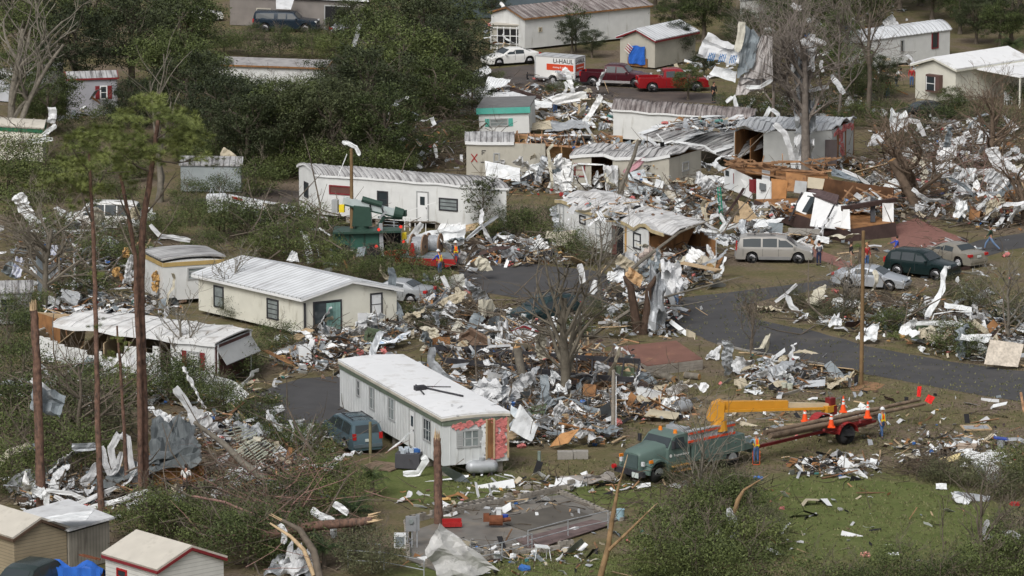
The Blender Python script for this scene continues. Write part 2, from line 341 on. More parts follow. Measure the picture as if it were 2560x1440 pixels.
def home(name, label, A, B, C, h, z0=.5, roof='arch', axis='e2', rh=.35, over=.12, wm=white, rm=roofgrey, ribs=.45, wins=(), doors=(), skirt=None, crumple=0, battens=0, trim=None, seed=0, hC=None, fascia=None, cat='house', group=None, nostrip=False):
    """A front corner, B front-right corner, C back corner in photo pixels of the wall foot (at height z0). faces: 'AB' 'CA' 'BD' """
    pa, pb, pc = G(*A, z0), G(*B, z0), G(*C, z0); e1 = pb-pa; e2 = pc-pa; ang = math.atan2(e1.y, e1.x)
    T = thing(name, label, cat, (pa.x, pa.y, 0), ang, group)
    rot = Matrix.Rotation(-ang, 3, 'Z'); e1 = rot @ e1; e2 = rot @ e2; a = Vector((0, 0, 0)); z = Vector((0, 0, z0)); d = e1+e2
    lo, cr = (e1, e2) if axis == 'e1' else (e2, e1)
    hh = lambda t: h+(0 if roof == 'none' else rh*(1-(2*t-1)**2) if roof == 'arch' else rh*(1-abs(2*t-1)) if roof == 'gable' else rh*t)
    m = MB(); up = lambda p, q: Vector((p.x, p.y, q)); nn = 9
    ring = [a, e1, d, e2]
    def wall(p, q, mi=0, arch=False):
        if not arch: m.face([up(p, z0), up(q, z0), up(q, h0(q)), up(p, h0(p))], mi); return
        top = [up(p+(q-p)*(i/(nn-1)), hh(i/(nn-1))-.02) for i in range(nn)]
        m.face([up(p, z0), up(q, z0)]+top[::-1], mi)
    def h0(p): return hh(0) if roof != 'shed' else hh((p-a).dot(cr)/cr.length_squared)
    if axis == 'e1': wall(a, e1); wall(d, e2); wall(e1, d, 0, True); m.face([up(e2, z0), up(a, z0)]+[up(e2*(i/(nn-1)), hh(i/(nn-1))-.02) for i in range(nn)], 0)
    else: wall(a, e1, 0, True); wall(e1, d); wall(e2, a); m.face([up(d, z0), up(e2, z0)]+[up(e2+e1*(i/(nn-1)), hh(i/(nn-1))-.02) for i in range(nn)], 0)
    m.face([up(p, z0) for p in (a, e2, d, e1)], 0)
    if battens:
        for p, q in ((a, e1), (e1, d), (e2, a)):
            o_, x_, n_, L_ = wallframe(up(p, 0), up(q, 0)); k = int(L_/battens)
            for i in range(1, k): m.box(o_+x_*(i*L_/k)+n_*.012+Vector((0, 0, (z0+h)/2)), (.05, .024, h-z0-.06), Matrix((x_, n_, Vector((0, 0, 1)))).transposed())
    m.build('wall', wm, T)
    if trim:
        k = MB()
        for p, q in ((a, e1), (e1, d), (e2, a)):
            o_, x_, n_, L_ = wallframe(up(p, 0), up(q, 0))
            k.box(o_+x_*(L_/2)+n_*.025+Vector((0, 0, h-.14)), (L_-.02, .05, .26), Matrix((x_, n_, Vector((0, 0, 1)))).transposed())
        k.build('trim', trim, T)
    if roof != 'none':
        r = MB(); r.uvf = lattice(a, lo, cr); pts, nu, nv = roof_grid(a, e1, e2, h+.14, rh, axis, over, crumple=crumple, seed=seed, kind=roof, nv=9)
        r.grid(pts, nu, nv, .11)
        if ribs:
            LL = lo.length; lu = lo/LL; k = int(LL/ribs)
            for i in range(k+1):
                f = i/k*(nu-1); i0 = min(int(f), nu-2); w = f-i0
                line = [pts[i0*nv+j].lerp(pts[(i0+1)*nv+j], w)+Vector((0, 0, .018)) for j in range(nv)]
                for j in range(nv-1): r.bar(line[j], line[j+1], .07, .06)
        r.build('roof', rm, T)
        if fascia:
            k = MB(); E = [[pts[i*nv] for i in range(nu)], [pts[i*nv+nv-1] for i in range(nu)], pts[:nv], pts[(nu-1)*nv:]]
            for L_ in E:
                for i in range(len(L_)-1): k.bar(L_[i]-Vector((0, 0, .07)), L_[i+1]-Vector((0, 0, .07)), .06, .14)
            k.build('gutter', fascia, T)
    F = {'AB': (a, e1), 'BD': (e1, d), 'CA': (e2, a)}
    for w in wins:
        fc, u, zz, ww, wh = w[:5]; kw = w[5] if len(w) > 5 else {}
        opening(T, up(F[fc][0], 0), up(F[fc][1], 0), u, z0+zz, ww, wh, **kw)
    for w in doors:
        fc, u, zz, ww, wh = w[:5]; kw = w[5] if len(w) > 5 else {}
        opening(T, up(F[fc][0], 0), up(F[fc][1], 0), u, z0+zz, ww, wh, kind='door', pm=kw.get('pm', whitebright), fm=kw.get('fm', greyw), bars=0)
    if z0 > .2:
        s_ = MB()
        if skirt:
            for p, q in ((a, e1), (e1, d), (e2, a)):
                o_, x_, n_, L_ = wallframe(up(p, 0), up(q, 0)); s_.box(o_+x_*(L_/2)-n_*.06+Vector((0, 0, z0/2-.02)), (L_-.1, .05, z0-.01), Matrix((x_, n_, Vector((0, 0, 1)))).transposed())
            s_.build('skirting', skirt, T)
        for i in range(7):
            for s in (.1, .9):
                if skirt: continue
                s_ = MB(); p = lo*(.03+.94*i/6)+cr*s; s_.box((p.x, p.y, z0/2-.01), (.35, .35, z0-.03)); s_.build('support', block, T)
    T['_e'] = 0; del T['_e']
    return T, e1, e2, up
# ---------------------------------------------------------------- ground
def ground_mat():
    m = bpy.data.materials.new('patchy_ground'); m.use_nodes = True; t = m.node_tree; b = t.nodes['Principled BSDF']; L = t.links.new
    b.inputs['Roughness'].default_value = .95; b.inputs['Specular IOR Level'].default_value = .1
    tc = _n(t, 'ShaderNodeTexCoord'); co = tc.outputs['Object']
    def ns(sc, det=6, ro=.6, st=(1, 1, 1)):
        mp = _n(t, 'ShaderNodeMapping'); mp.inputs['Scale'].default_value = st; L(co, mp.inputs[0])
        n = _n(t, 'ShaderNodeTexNoise'); n.inputs['Scale'].default_value = sc; n.inputs['Detail'].default_value = det; n.inputs['Roughness'].default_value = ro; L(mp.outputs[0], n.inputs['Vector']); return n.outputs[0]
    def rng(s, a, b_, c=0, d=1):
        r = _n(t, 'ShaderNodeMapRange'); L(s, r.inputs[0]); r.inputs[1].default_value = a; r.inputs[2].default_value = b_; r.inputs[3].default_value = c; r.inputs[4].default_value = d; return r.outputs[0]
    def mix(f, a, c):
        x = _n(t, 'ShaderNodeMix', data_type='RGBA'); L(f, x.inputs[0])
        for i, q in ((6, a), (7, c)):
            if isinstance(q, tuple): x.inputs[i].default_value = (*q, 1)
            else: L(q, x.inputs[i])
        return x.outputs[2]
    def mth(op, a, c):
        x = _n(t, 'ShaderNodeMath', operation=op)
        for i, q in enumerate((a, c)):
            if isinstance(q, (int, float)): x.inputs[i].default_value = q
            else: L(q, x.inputs[i])
        return x.outputs[0]
    big = ns(.16); med = ns(.7); fine = ns(5, 8, .75)
    dry = mix(rng(med, .35, .65), (.175, .140, .085), (.118, .114, .052))
    dirt = mix(rng(fine, .35, .7), (.12, .092, .066), (.23, .185, .14))
    base = mix(rng(big, .48, .6), dry, dirt)
    # greener lawns: two soft-edged plots of real lawn
    sp = _n(t, 'ShaderNodeSeparateXYZ'); L(co, sp.inputs[0])
    def plot(cx, cy, rx, ry):
        dx = mth('DIVIDE', mth('SUBTRACT', sp.outputs[0], cx), rx); dy = mth('DIVIDE', mth('SUBTRACT', sp.outputs[1], cy), ry)
        dd = mth('ADD', mth('MULTIPLY', dx, dx), mth('MULTIPLY', dy, dy)); return rng(mth('ADD', dd, mth('MULTIPLY', mth('SUBTRACT', med, .5), 1.6)), .75, 1.25, 1, 0)
    g1 = G(2120, 1290); g2 = G(1380, 1440); g3 = G(1560, 1235); g4 = G(1150, 1160)
    lawn = mth('MAXIMUM', mth('MAXIMUM', plot(g1.x, g1.y, 8.5, 9.5), plot(g2.x, g2.y, 8, 5.0)), mth('MAXIMUM', plot(g3.x, g3.y, 4, 3), plot(-4, 250, 4, 7)))
    col = mix(lawn, base, mix(rng(med, .3, .7), (.098, .124, .040), (.142, .160, .060)))
    sc = _n(t, 'ShaderNodeVectorMath', operation='SCALE'); L(col, sc.inputs[0]); L(rng(fine, .25, .75, .62, 1.35), sc.inputs['Scale'])
    L(sc.outputs[0], b.inputs['Base Color'])
    bp = _n(t, 'ShaderNodeBump'); bp.inputs['Strength'].default_value = .7; bp.inputs['Distance'].default_value = .12; L(fine, bp.inputs['Height']); L(bp.outputs[0], b.inputs['Normal'])
    return m
ROAD_U = [(1690, 742), (1900, 798), (2050, 830), (2170, 864), (2380, 903), (2620, 938)]; ROAD_L = [(1690, 822), (1795, 864), (2060, 916), (2250, 953), (2620, 1012)]
def li(P, x):
    for (a, b_), (c, d) in zip(P, P[1:]):
        if a <= x <= c: return b_+(d-b_)*(x-a)/(c-a)
def onroad(x, y):
    if 1195 < x < 1490 and 668 < y < 752: return True
    return 1690 < x < 2620 and li(ROAD_U, x)-2 < y < li(ROAD_L, x)+2 or (1700 < x < 2100 and 725-.08*(x-1700) < y < 770-.14*(x-1700))
g = MB(); g.face([(-900, 60, 0), (900, 60, 0), (900, 2400, 0), (-900, 2400, 0)]); tag(g.build('ground', ground_mat()), kind='structure')
asphalt = mat('asphalt', (.066, .065, .067), .85, .12, .8, stain=(.09, .083, .076), stain_amt=-.1, stain_scale=(.35, .35, .35), bump=.2)
asphalt2 = mat('wet_brown_asphalt', (.085, .072, .065), .7, .15, .8, stain=(.13, .10, .08), stain_amt=.1, stain_scale=(.5, .5, .5))
def smooth_poly(P, z, n=6, jit=.12):
    """closed Catmull-Rom through photo ground points, so edges run as curves, slightly ragged"""
    Q = [G(*p) for p in P]; k = len(Q); out = []
    for i in range(k):
        p0, p1, p2, p3 = Q[i-1], Q[i], Q[(i+1) % k], Q[(i+2) % k]; ln = (p2-p1).length; m = max(2, int(ln/1.2)) if n else 1
        for j in range(m):
            t = j/m; q = p1.lerp(p2, t)
            out.append(Vector((q.x+U(-jit, jit), q.y+U(-jit, jit), z)))
    return out
def sheet_ground(name, P, z, m, jit=.12, kind='structure', label=None):
    b = MB(); b.face(smooth_poly(P, z, jit=jit)); o = b.build(name, m); tag(o, label, None, None, kind); return o
sheet_ground('road', [(1150, 668), (1330, 660), (1480, 676), (1600, 715), (1700, 745), (1850, 728), (2080, 698), (2115, 712), (1930, 745), (1850, 768), (1900, 800), (2050, 832), (2170, 866), (2380, 905), (2700, 948), (2700, 1032), (2560, 1006), (2250, 952), (2060, 915), (1795, 863), (1700, 822), (1550, 775), (1350, 755), (1150, 722)], .012, asphalt)
sheet_ground('driveway_far_right', [(2330, 642), (2450, 600), (2640, 570), (2640, 606), (2520, 625), (2420, 655)], .016, asphalt)
sheet_ground('driveway_left', [(500, 1062), (560, 1030), (660, 975), (750, 948), (870, 938), (900, 990), (905, 1080), (800, 1100), (640, 1090)], .016, asphalt)
sheet_ground('driveway_top', [(1170, 205), (1210, 175), (1350, 160), (1430, 190), (1480, 215), (1800, 235), (1860, 262), (1500, 250), (1300, 262)], .016, asphalt2)
sheet_ground('driveway_upper_left', [(840, 85), (1000, 90), (1010, 110), (850, 108)], .016, asphalt2)
sheet_ground('track', [(480, 500), (640, 470), (760, 480), (760, 520), (600, 540)], .016, asphalt2)
sheet_ground('dirt_patch', [(1160, 600), (1290, 590), (1370, 650), (1300, 672), (1170, 690)], .008, mat('dark_wet_dirt', (.06, .043, .03), .9, .3, 2))
sheet_ground('sand_patch', [(2110, 962), (2160, 952), (2215, 960), (2190, 976), (2130, 978)], .010, mat('orange_sand', (.26, .15, .08), .95, .25, 3))
sheet_ground('worn_ground', [(1560, 1010), (1700, 990), (1900, 985), (2050, 1010), (2060, 1045), (1900, 1060), (1600, 1060)], .008, mat('sandy_dirt', (.20, .155, .10), .95, .3, 2.5, stain=(.11, .09, .05), stain_amt=.1, stain_scale=(.8, .8, 1)), jit=.5)
brickpath = mat('red_brick_paving', (.23, .115, .095), .8, .15, 5, stain=(.17, .08, .065), stain_amt=0, stain_scale=(2, 2, 2))
sheet_ground('brick_path', [(1990, 622), (2030, 618), (2085, 640), (2150, 668), (2115, 675), (2050, 650)], .02, brickpath, jit=.02)
sheet_ground('brick_patio', [(2225, 585), (2240, 560), (2290, 546), (2345, 570), (2425, 606), (2330, 625), (2235, 622)], .02, brickpath, jit=.1)
k = MB()
kp = [G(1795, 861), G(1860, 877), G(1950, 893), G(2060, 913)]
for i in range(3): k.bar(kp[i]+Vector((0, 0, .05)), kp[i+1]+Vector((0, 0, .05)), .14, .1)
tag(k.build('kerb_strip', concrete), kind='structure')
# grass tufts over the open ground: uncountable
def tufts(name, polys, n, m, h=(.05, .14)):
    b = MB()
    for (x0, x1, y0, y1), c in polys:
        for i in range(c):
            p = G(U(x0, x1), U(y0, y1)); 
            for q in range(3):
                a = U(0, 2*pi); w = U(.02, .05); hh = U(*h); o = Vector((U(-.1, .1), U(-.1, .1), 0)); d = Vector((cos(a), sin(a), 0))
                b.face([p+o-d*w, p+o+d*w, p+o+Vector((U(-.06, .06), U(-.06, .06), hh))])
    tag(b.build(name, m), 'short rough tufts growing all over the open lawns', kind='stuff')
tufts('grass', [((1640, 2600, 1090, 1450), 5200), ((1100, 1640, 1150, 1230), 900), ((1500, 2560, 960, 1110), 2600), ((1150, 1650, 1380, 1450), 1200), ((1700, 2560, 700, 960), 1500)], 1, leaf('grass_blades', (.08, .10, .034), (.17, .165, .08)))
def box_at(m, p, d, rz=0, rx=0, ry=0, mi=0): m.box(p, d, Matrix.Rotation(rz, 3, 'Z') @ Matrix.Rotation(rx, 3, 'X') @ Matrix.Rotation(ry, 3, 'Y'), mi)
def place(name, m, mats, px, py, label, cat, group=None, z=0, rz=0, rot=None):
    g_ = G(px, py); o = m.build(name, mats, None, loc=(g_.x, g_.y, z)); o.rotation_euler = rot or (0, 0, rz); return tag(o, label, cat, group)
def local(T, p): return T.matrix_basis.inverted() @ Vector(p)
def pslab(T, name, pts, th, m, back=None):
    """child slab of thing T: pts = (px, py, ground row) corners standing at that row's distance"""
    q = [local(T, V(x, y, DR(r))) for x, y, r in pts]; n = (q[1]-q[0]).cross(q[2]-q[0])
    n = n.normalized()*th if n.length > 1e-6 else Vector((0, th, 0)); b = MB(); b.prism([p-n/2 for p in q], n); o = b.build(name, m, T); return o
# ------------------------------------------------ foreground trailer home
T, e1, e2, up = home('trailer_home', 'white single wide trailer home with its front end torn open to pink insulation', (1107, 1165), (1271, 1151), (850, 1015), 3.12, z0=.66, axis='e2', rh=.09, over=.07, wm=mat('white_vertical_siding', (.60, .62, .62), .55, .06, 1.5, stain=(.4, .4, .38), stain_amt=-.35, stain_scale=(2, 2, .35)), rm=roofwhite, ribs=0, battens=.41, trim=greentrim, fascia=mat('rusty_gutter', (.50, .47, .40), .6, .15, 2),
    wins=[('CA', .19, 1.2, .5, .9, dict(fm=greyw)), ('CA', .33, .9, .75, 1.25, dict(fm=greyw, pm=glasspale)), ('CA', .52, .95, .95, 1.2, dict(fm=greyw, pm=glasspale)), ('CA', .86, .9, 1.15, 1.2, dict(fm=greyw)), ('AB', .42, .95, .95, .9, dict(fm=greyw, pm=glasspale))], doors=[('CA', .72, .1, .8, 2.05, dict(pm=whitebright))])
LE = e1.length; ex = e1/LE
b = MB(); nrm = Vector((ex.y, -ex.x, 0)); M3 = Matrix((ex, nrm, Vector((0, 0, 1)))).transposed()
pk = MB()
for i in range(60):
    u, z = (U(.04, .97), U(2.72, 2.98)) if i < 24 else (U(.78, .96), U(.8, 2.8)); pk.box(ex*(u*LE)+nrm*.03+Vector((0, 0, z)), (U(.18, .4), U(.05, .12), U(.12, .35)), M3 @ Matrix.Rotation(U(-.6, .6), 3, 'Y') @ Matrix.Rotation(U(-.25, .25), 3, 'X'))
tag(pk.build('insulation', pinkins, T), kind='stuff')
b = MB(); b.box(ex*(.715*LE)+nrm*.05+Vector((0, 0, 1.95)), (.36, .08, 2.1), M3); b.build('bare_panel', woodbrown, T)
for u in (.655, .77, .985):
    b = MB(); b.box(ex*(u*LE)+nrm*.10+Vector((0, 0, 1.95)), (.09, .09, 2.2), M3); b.build('stud', woodpale, T)
b = MB()
for i in range(22):      # ragged edge of the siding that is left
    b.box(ex*(.62*LE+U(-.08, .06))+nrm*.09+Vector((0, 0, .8+i*.095)), (U(.1, .35), .02, .1), M3)
b.build('torn_siding', whclean, T)
for sx in (-1, 1):
    b = MB(); b.box(ex*(.42*LE+sx*.66)+nrm*.05+Vector((0, 0, 2.06)), (.3, .04, .95), M3)
    for q in range(6): b.box(ex*(.42*LE+sx*.66)+nrm*.08+Vector((0, 0, 1.7+q*.14)), (.24, .015, .05), M3)
    b.build('shutter', greyw, T)
# roof debris: torn rim and antenna
b = MB(); r_ = random.Random(4)
for i in range(9):
    p = ex*(r_.uniform(.05, .95)*LE)+e2*r_.uniform(.0, .12)+Vector((0, 0, 3.42)); b.bar(p, p+Vector((r_.uniform(-1, 1), r_.uniform(-.5, .5), r_.uniform(-.02, .12))), .12, .02)
b.build('torn_rim', whsheet, T)
a_ = G(1050, 985, 3.4); AN = thing('roof_antenna', 'black fallen television antenna lying on the white flat roof', 'antenna', (a_.x, a_.y, 0))
wp = lambda x, y, r, dz=0: local(AN, G(x, y, 3.5))
b = MB(); b.tube([wp(1048, 966, 1085), wp(1100, 978, 1095), wp(1157, 990, 1108)], .07, 5); b.tube([wp(1052, 966, 1085), wp(1127, 967, 1080)], .03, 4); b.build('mast', blacksteel, AN)
b = MB(); b.box(wp(1050, 972, 1085), (.6, .4, .35), Matrix.Rotation(.4, 3, 'Z')); b.tube([wp(1040, 962, 1085), wp(1060, 985, 1090)], .05, 4); b.build('motor', blacksteel, AN)
def tank(px, py, L_, r, rz, label, m=galv, z=.12):
    p = G(px, py); T = thing('propane_tank', label, 'gas tank', (p.x, p.y, 0), rz); b = MB()
    xs = [(-L_/2, .25), (-L_/2+.06, .65), (-L_/2+.2, .95), (-L_/2+.32, 1), (L_/2-.32, 1), (L_/2-.2, .95), (L_/2-.06, .65), (L_/2, .25)]
    b.tube([(x, 0, r+z) for x, q in xs], [r*q for x, q in xs], 18); b.build('tank_body', m, T, 40)
    b = MB(); b.cyl((0, 0, 2*r+z-.03), (0, 0, 2*r+z+.14), .16, 10); b.build('valve_dome', m, T)
    for s in (-1, 1):
        b = MB(); b.box((s*L_*.28, 0, z/2+.02), (.12, r*1.4, z+.1)); b.build('foot', blacksteel, T)
tank(1205, 1188, 1.75, .36, .18, 'silver propane tank lying under the torn front end of the trailer home')
tank(1707, 1037, 1.3, .38, .75, 'silver propane tank on bare ground behind the green crane truck')
tank(1465, 1055, 1.2, .34, .1, 'dull blue grey tank lying in the wreckage left of the light post', greysheet)
# ------------------------------------------------ cream gabled house
T, e1, e2, up = home('gabled_house', 'cream gabled house with a white ribbed metal roof and a wide sliding glass door', (757, 836), (992, 812), (497, 775), 2.35, z0=.25, roof='gable', axis='e2', rh=.85, over=.28, wm=cream, rm=roofmetal, ribs=.42, fascia=whitebright,
    wins=[('AB', .78, .75, .75, 1.35, dict(fm=blacksteel, pm=whclean, bars=1)), ('CA', .72, .55, 1.05, 1.2, dict(fm=blacksteel, pm=glasspale, bars=3)), ('CA', .2, .5, .9, 1.3, dict(fm=blacksteel, pm=glasspale))])

opening(T, up(Vector((0, 0, 0)), 0), up(e1, 0), .26, .32, 1.85, 1.85, fm=blacksteel, bars=0, pm=glass, name='sliding_door')
b = MB(); ex = e1.normalized(); n_ = Vector((ex.y, -ex.x, 0)); b.box(e1*.26+ex*.4+n_*.03+Vector((0, 0, 1.2)), (.95, .03, 1.7), Matrix((ex, n_, Vector((0, 0, 1)))).transposed()); b.build('curtain', mat('pale_teal_curtain', (.20, .34, .31), .7, .15, 3, wave=(0, .2, .3)), T)
b = MB(); b.box(n_*.06+ex*.12+Vector((0, 0, 1.2)), (.1, .1, 2.0), Matrix((ex, n_, Vector((0, 0, 1)))).transposed()); b.build('downpipe', blacksteel, T)
# ------------------------------------------------ long white home
T, e1, e2, up = home('long_home', 'long white mobile home with an arched ribbed roof behind the cable reels', (790, 535), (1266, 573), (748, 514), 3.15, z0=.45, axis='e1', rh=.4, over=.12, wm=white, rm=roofgrey, ribs=.42, fascia=whitebright, crumple=.06, seed=3,
    wins=[('CA', .45, .9, .8, 1.0, dict(fm=blacksteel)), ('AB', .355, .85, .75, 1.1, dict(fm=blacksteel, pm=glass)), ('AB', .7, 1.0, 1.35, .8, dict(fm=blacksteel, pm=glasspale, bars=2)), ('AB', .13, 1.55, 1.6, .55, dict(fm=maroon, pm=mat('brown_window_panel', (.13, .06, .05), .6, .1, 2), bars=0))], doors=[('AB', .565, .05, .85, 2.1, dict(pm=whitebright))])
b = MB()
for i in range(5): b.box(e1*.565+Vector((-.9+.4*i, -1.0, .3)), (.06, .06, 1.9 if i in (0, 4) else 1.1))
b.bar(e1*.565+Vector((-1, -1, 1.25)), e1*.565+Vector((1.6, -1.2, 2.2)), .05); b.bar(e1*.565+Vector((-1, -1, .9)), e1*.565+Vector((.9, -1, .9)), .05); b.build('porch_rail', whitebright, T)
# ------------------------------------------------ homes further back
home('terrace_home', 'long home with a brown streaked ribbed roof and bare white end wall', (1312, 122), (1625, 88), (1228, 106), 2.75, z0=.2, roof='gable', axis='e1', rh=.75, over=.2, wm=white, rm=roofbrown, ribs=.42, fascia=woodbrown, wins=[('AB', .12, 1.4, .3, .3, dict(fm=beigesheet))])
T, e1, e2, up = home('screen_porch', 'open beige screened porch frame at the end of the brown roofed home', (1228, 122), (1308, 124), (1250, 108), 2.1, z0=.02, roof='shed', axis='e1', rh=-.3, wm=greige, rm=roofbeige, ribs=0)
b = MB()
for i in range(6): b.box(e1*(i/5)+Vector((0, -.12, 1.0)), (.08, .08, 2))
for z in (.5, 1.2, 1.9): b.bar(Vector((0, -.12, z)), e1+Vector((0, -.12, z)), .07)
b.build('porch_frame', whitebright, T); b = MB(); b.box(e1*.55+Vector((0, -.06, 1.1)), (1.9, .05, 1.3)); b.build('screen', dark, T)
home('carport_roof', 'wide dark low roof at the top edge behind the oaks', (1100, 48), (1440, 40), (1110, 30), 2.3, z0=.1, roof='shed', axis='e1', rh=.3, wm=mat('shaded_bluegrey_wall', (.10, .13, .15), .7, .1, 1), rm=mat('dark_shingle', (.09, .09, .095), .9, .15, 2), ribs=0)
home('bluegrey_house', 'blue grey square fronted house at the top edge', (1290, 32), (1360, 30), (1292, 16), 3.0, z0=.1, roof='shed', axis='e1', rh=.2, wm=mat('bluegrey_wall', (.2, .24, .27), .7, .1, 1), rm=roofgrey, ribs=0)
T, e1, e2, up = home('small_house', 'small beige gabled house with maroon eaves and a blue tarp over its front', (1550, 160), (1637, 170), (1652, 138), 2.35, z0=.15, roof='gable', axis='e2', rh=.8, over=.25, wm=greige, rm=roofmetal, ribs=.5, fascia=maroon)
WA = math.atan2(*reversed((G(1637, 170)-G(1550, 160)).xy)); TP = thing('tarp', 'blue tarp hung over the boarded front window of the small beige house', 'tarp', (G(1595, 165.5, .15).x, G(1595, 165.5, .15).y, 0), WA); b = MB()
pts = [Vector((-.85+1.7*i/8, -.16+.06*sin(i*1.9+j), 1.9-1.55*j/6-.04*sin(i*1.3))) for i in range(9) for j in range(7)]; b.grid(pts, 9, 7, .02); b.build('tarp_cloth', bluetarp, TP)
b = MB(); b.box((0, -.07, .5), (2.1, .06, .75)); o = place('plywood_board', b, [woodbrown], 1595, 169.7, 'orange brown plywood board below the blue tarp', 'board', rz=WA)
b = MB()
for i in range(7): b.box((-.2+.0*i, 0, i*.11), (.62, .03, .055), None, i % 2)
o = b.build('wall_flag', [clothwhite, redpaint]); p = V(1571, 122, G(1571, 162.6, .15).y); o.location = p-Vector((0, .45, .3)); o.rotation_euler = (0, .6, WA); tag(o, 'small red and white striped flag hanging left of the blue tarp', 'flag')
home('far_white_home', 'plain white home with a white metal roof among fallen trees at upper right', (2150, 172), (2374, 141), (2106, 154), 2.5, z0=.3, axis='e1', rh=.5, over=.15, wm=white, rm=roofmetal, ribs=.6, wins=[('AB', .83, .9, .75, 1.35, dict(fm=maroon, bars=0)), ('AB', .46, .95, .4, 1.0, dict(fm=greyw, bars=0))])
T, e1, e2, up = home('cream_house', 'cream gabled house with a boxed bay window and a wide white ribbed roof', (2288, 245), (2388, 258), (2462, 218), 2.9, z0=.3, roof='gable', axis='e2', rh=.75, over=.3, wm=cream, rm=roofwhite, ribs=.5, fascia=cream, skirt=mat('pale_block_skirt', (.38, .33, .22), .8, .1, 2))
ex = e1.normalized(); n_ = Vector((ex.y, -ex.x, 0)); M3 = Matrix((ex, n_, Vector((0, 0, 1)))).transposed(); c = e1*.52+n_*.28+Vector((0, 0, 1.75))
b = MB(); b.box(c, (1.35, .5, 1.4), M3); W1 = b.build('bay_window', mat('bay_brown', (.12, .07, .06), .6, .1, 2), T)
b = MB(); b.box(c+n_*.26+ex*-.15, (.85, .03, 1.1), M3); b.build('pane', glass, W1); b = MB(); b.box(c+n_*.285+ex*-.15, (.85, .03, .06), M3); b.box(c+n_*.285+ex*-.57, (.07, .03, 1.1), M3); b.box(c+n_*.285+ex*.28, (.07, .03, 1.1), M3); b.build('frame', whitebright, W1)
b = MB(); pr = [e1+e2*.25, e1+e2*1.02, e1+e2*1.02+ex*4.6, e1+e2*.35+ex*4.0]; b.prism([Vector((p.x, p.y, 2.85 if i in (0, 1) else 2.45)) for i, p in enumerate(pr)], (0, 0, .1)); b.build('porch_roof', roofwhite, T)
b = MB()
for i in (2, 3): b = MB(); b.box(Vector((pr[i].x, pr[i].y, 1.2)), (.12, .12, 2.4)); b.build('post', cream, T)
home('garage', 'grey beige garage block with a flat white roof behind the dark pickup', (575, 62), (915, 78), (590, 40), 2.7, z0=.05, roof='shed', axis='e1', rh=.25, over=.3, wm=mat('dim_garage_wall', (.22, .20, .185), .8, .12, 1), rm=roofwhite, ribs=0, wins=[('AB', .25, .7, 1.3, .9, dict(fm=greige)), ('AB', .80, .05, 2.6, 2.1, dict(fm=greyw, pm=dark, bars=0))])  # wide second opening is no window: dark pane paints the shade inside the open bay
b = MB(); b.prism([V(690, 0, DR(75)), V(735, 0, DR(75)), V(727, 24, DR(81)), V(690, 22, DR(81))], (0, .05, .02)); tag(b.build('awning', whsheet), 'white slanted awning over the garage window', 'awning')
home('oak_home', 'shingle roofed white home with a brown fascia among the dark oaks', (528, 222), (812, 232), (560, 205), 2.05, z0=.1, roof='gable', axis='e1', rh=.35, over=.2, wm=white, rm=mat('grey_shingle', (.32, .31, .31), .85, .15, 2, stain=(.2, .19, .19), stain_amt=0, stain_scale=(1.5, 1.5, 1)), ribs=0, fascia=woodbrown)
home('shutter_home', 'grey home with maroon shutters glimpsed between dark oaks', (172, 290), (294, 286), (165, 272), 2.9, z0=.05, roof='gable', axis='e1', rh=.3, over=.12, wm=mat('lilac_grey_wall', (.34, .34, .37), .7, .08, 1), rm=roofgrey, ribs=0, fascia=maroon, wins=[('AB', .72, 1.3, .5, 1.0, dict(fm=whitebright, shutters=maroon))])
home('green_band_home', 'cream home with a dark green band under its roof at the left edge', (-60, 395), (108, 405), (-50, 378), 2.55, z0=.1, roof='arch', axis='e1', rh=.3, over=.12, wm=cream, rm=roofbeige, ribs=.8, trim=darkgreentrim)
home('bluish_shed', 'pale bluish shed half hidden behind pine trunks', (452, 478), (603, 480), (455, 464), 1.95, z0=.1, roof='shed', axis='e1', rh=.2, wm=mat('bluish_wall', (.34, .38, .39), .7, .1, 1), rm=roofgrey, ribs=0)
home('left_edge_home', 'dull grey home wall at the left edge behind hanging metal', (-60, 812), (82, 808), (-60, 792), 2.0, z0=.1, roof='shed', axis='e1', rh=.2, wm=greyw, rm=roofgrey, ribs=0, wins=[('AB', .55, .7, .8, .9, dict(fm=greyw))])
home('camper_home', 'white travel home with a yellow trimmed grey arched roof behind the gabled house', (408, 752), (560, 742), (362, 728), 2.75, z0=.3, axis='e2', rh=.16, over=.1, wm=white, rm=roofgrey, ribs=0, trim=mat('mustard_trim', (.42, .30, .12), .6, .1, 2), wins=[('AB', .55, 1.3, 1.1, .7, dict(fm=greyw, pm=glasspale, bars=2))])
# far homes hidden in the oaks and at the top edge
for i, (A, B_, C_, wm_, rm_, lab) in enumerate([((30, 240), (150, 238), (40, 228), greyw, roofgrey, 'dim grey home behind the leaning bare trunks'), ((-30, 250), (30, 255), (-30, 240), mat('pale_bluewall', (.45, .47, .5), .7, .1, 1), roofgrey, 'pale blue white home at the upper left edge'),
        ((1500, 70), (1610, 78), (1510, 58), greyw, roofbrown, 'low porch with a dark tin roof right of the brown roofed home'), ((1850, 60), (1960, 50), (1850, 40), white, roofmetal, 'small white home behind the bare twiggy tree')]):
    home('distant_home', lab, A, B_, C_, 2.2, z0=.1, roof='gable', axis='e1', rh=.3, wm=wm_, rm=rm_, ribs=0)
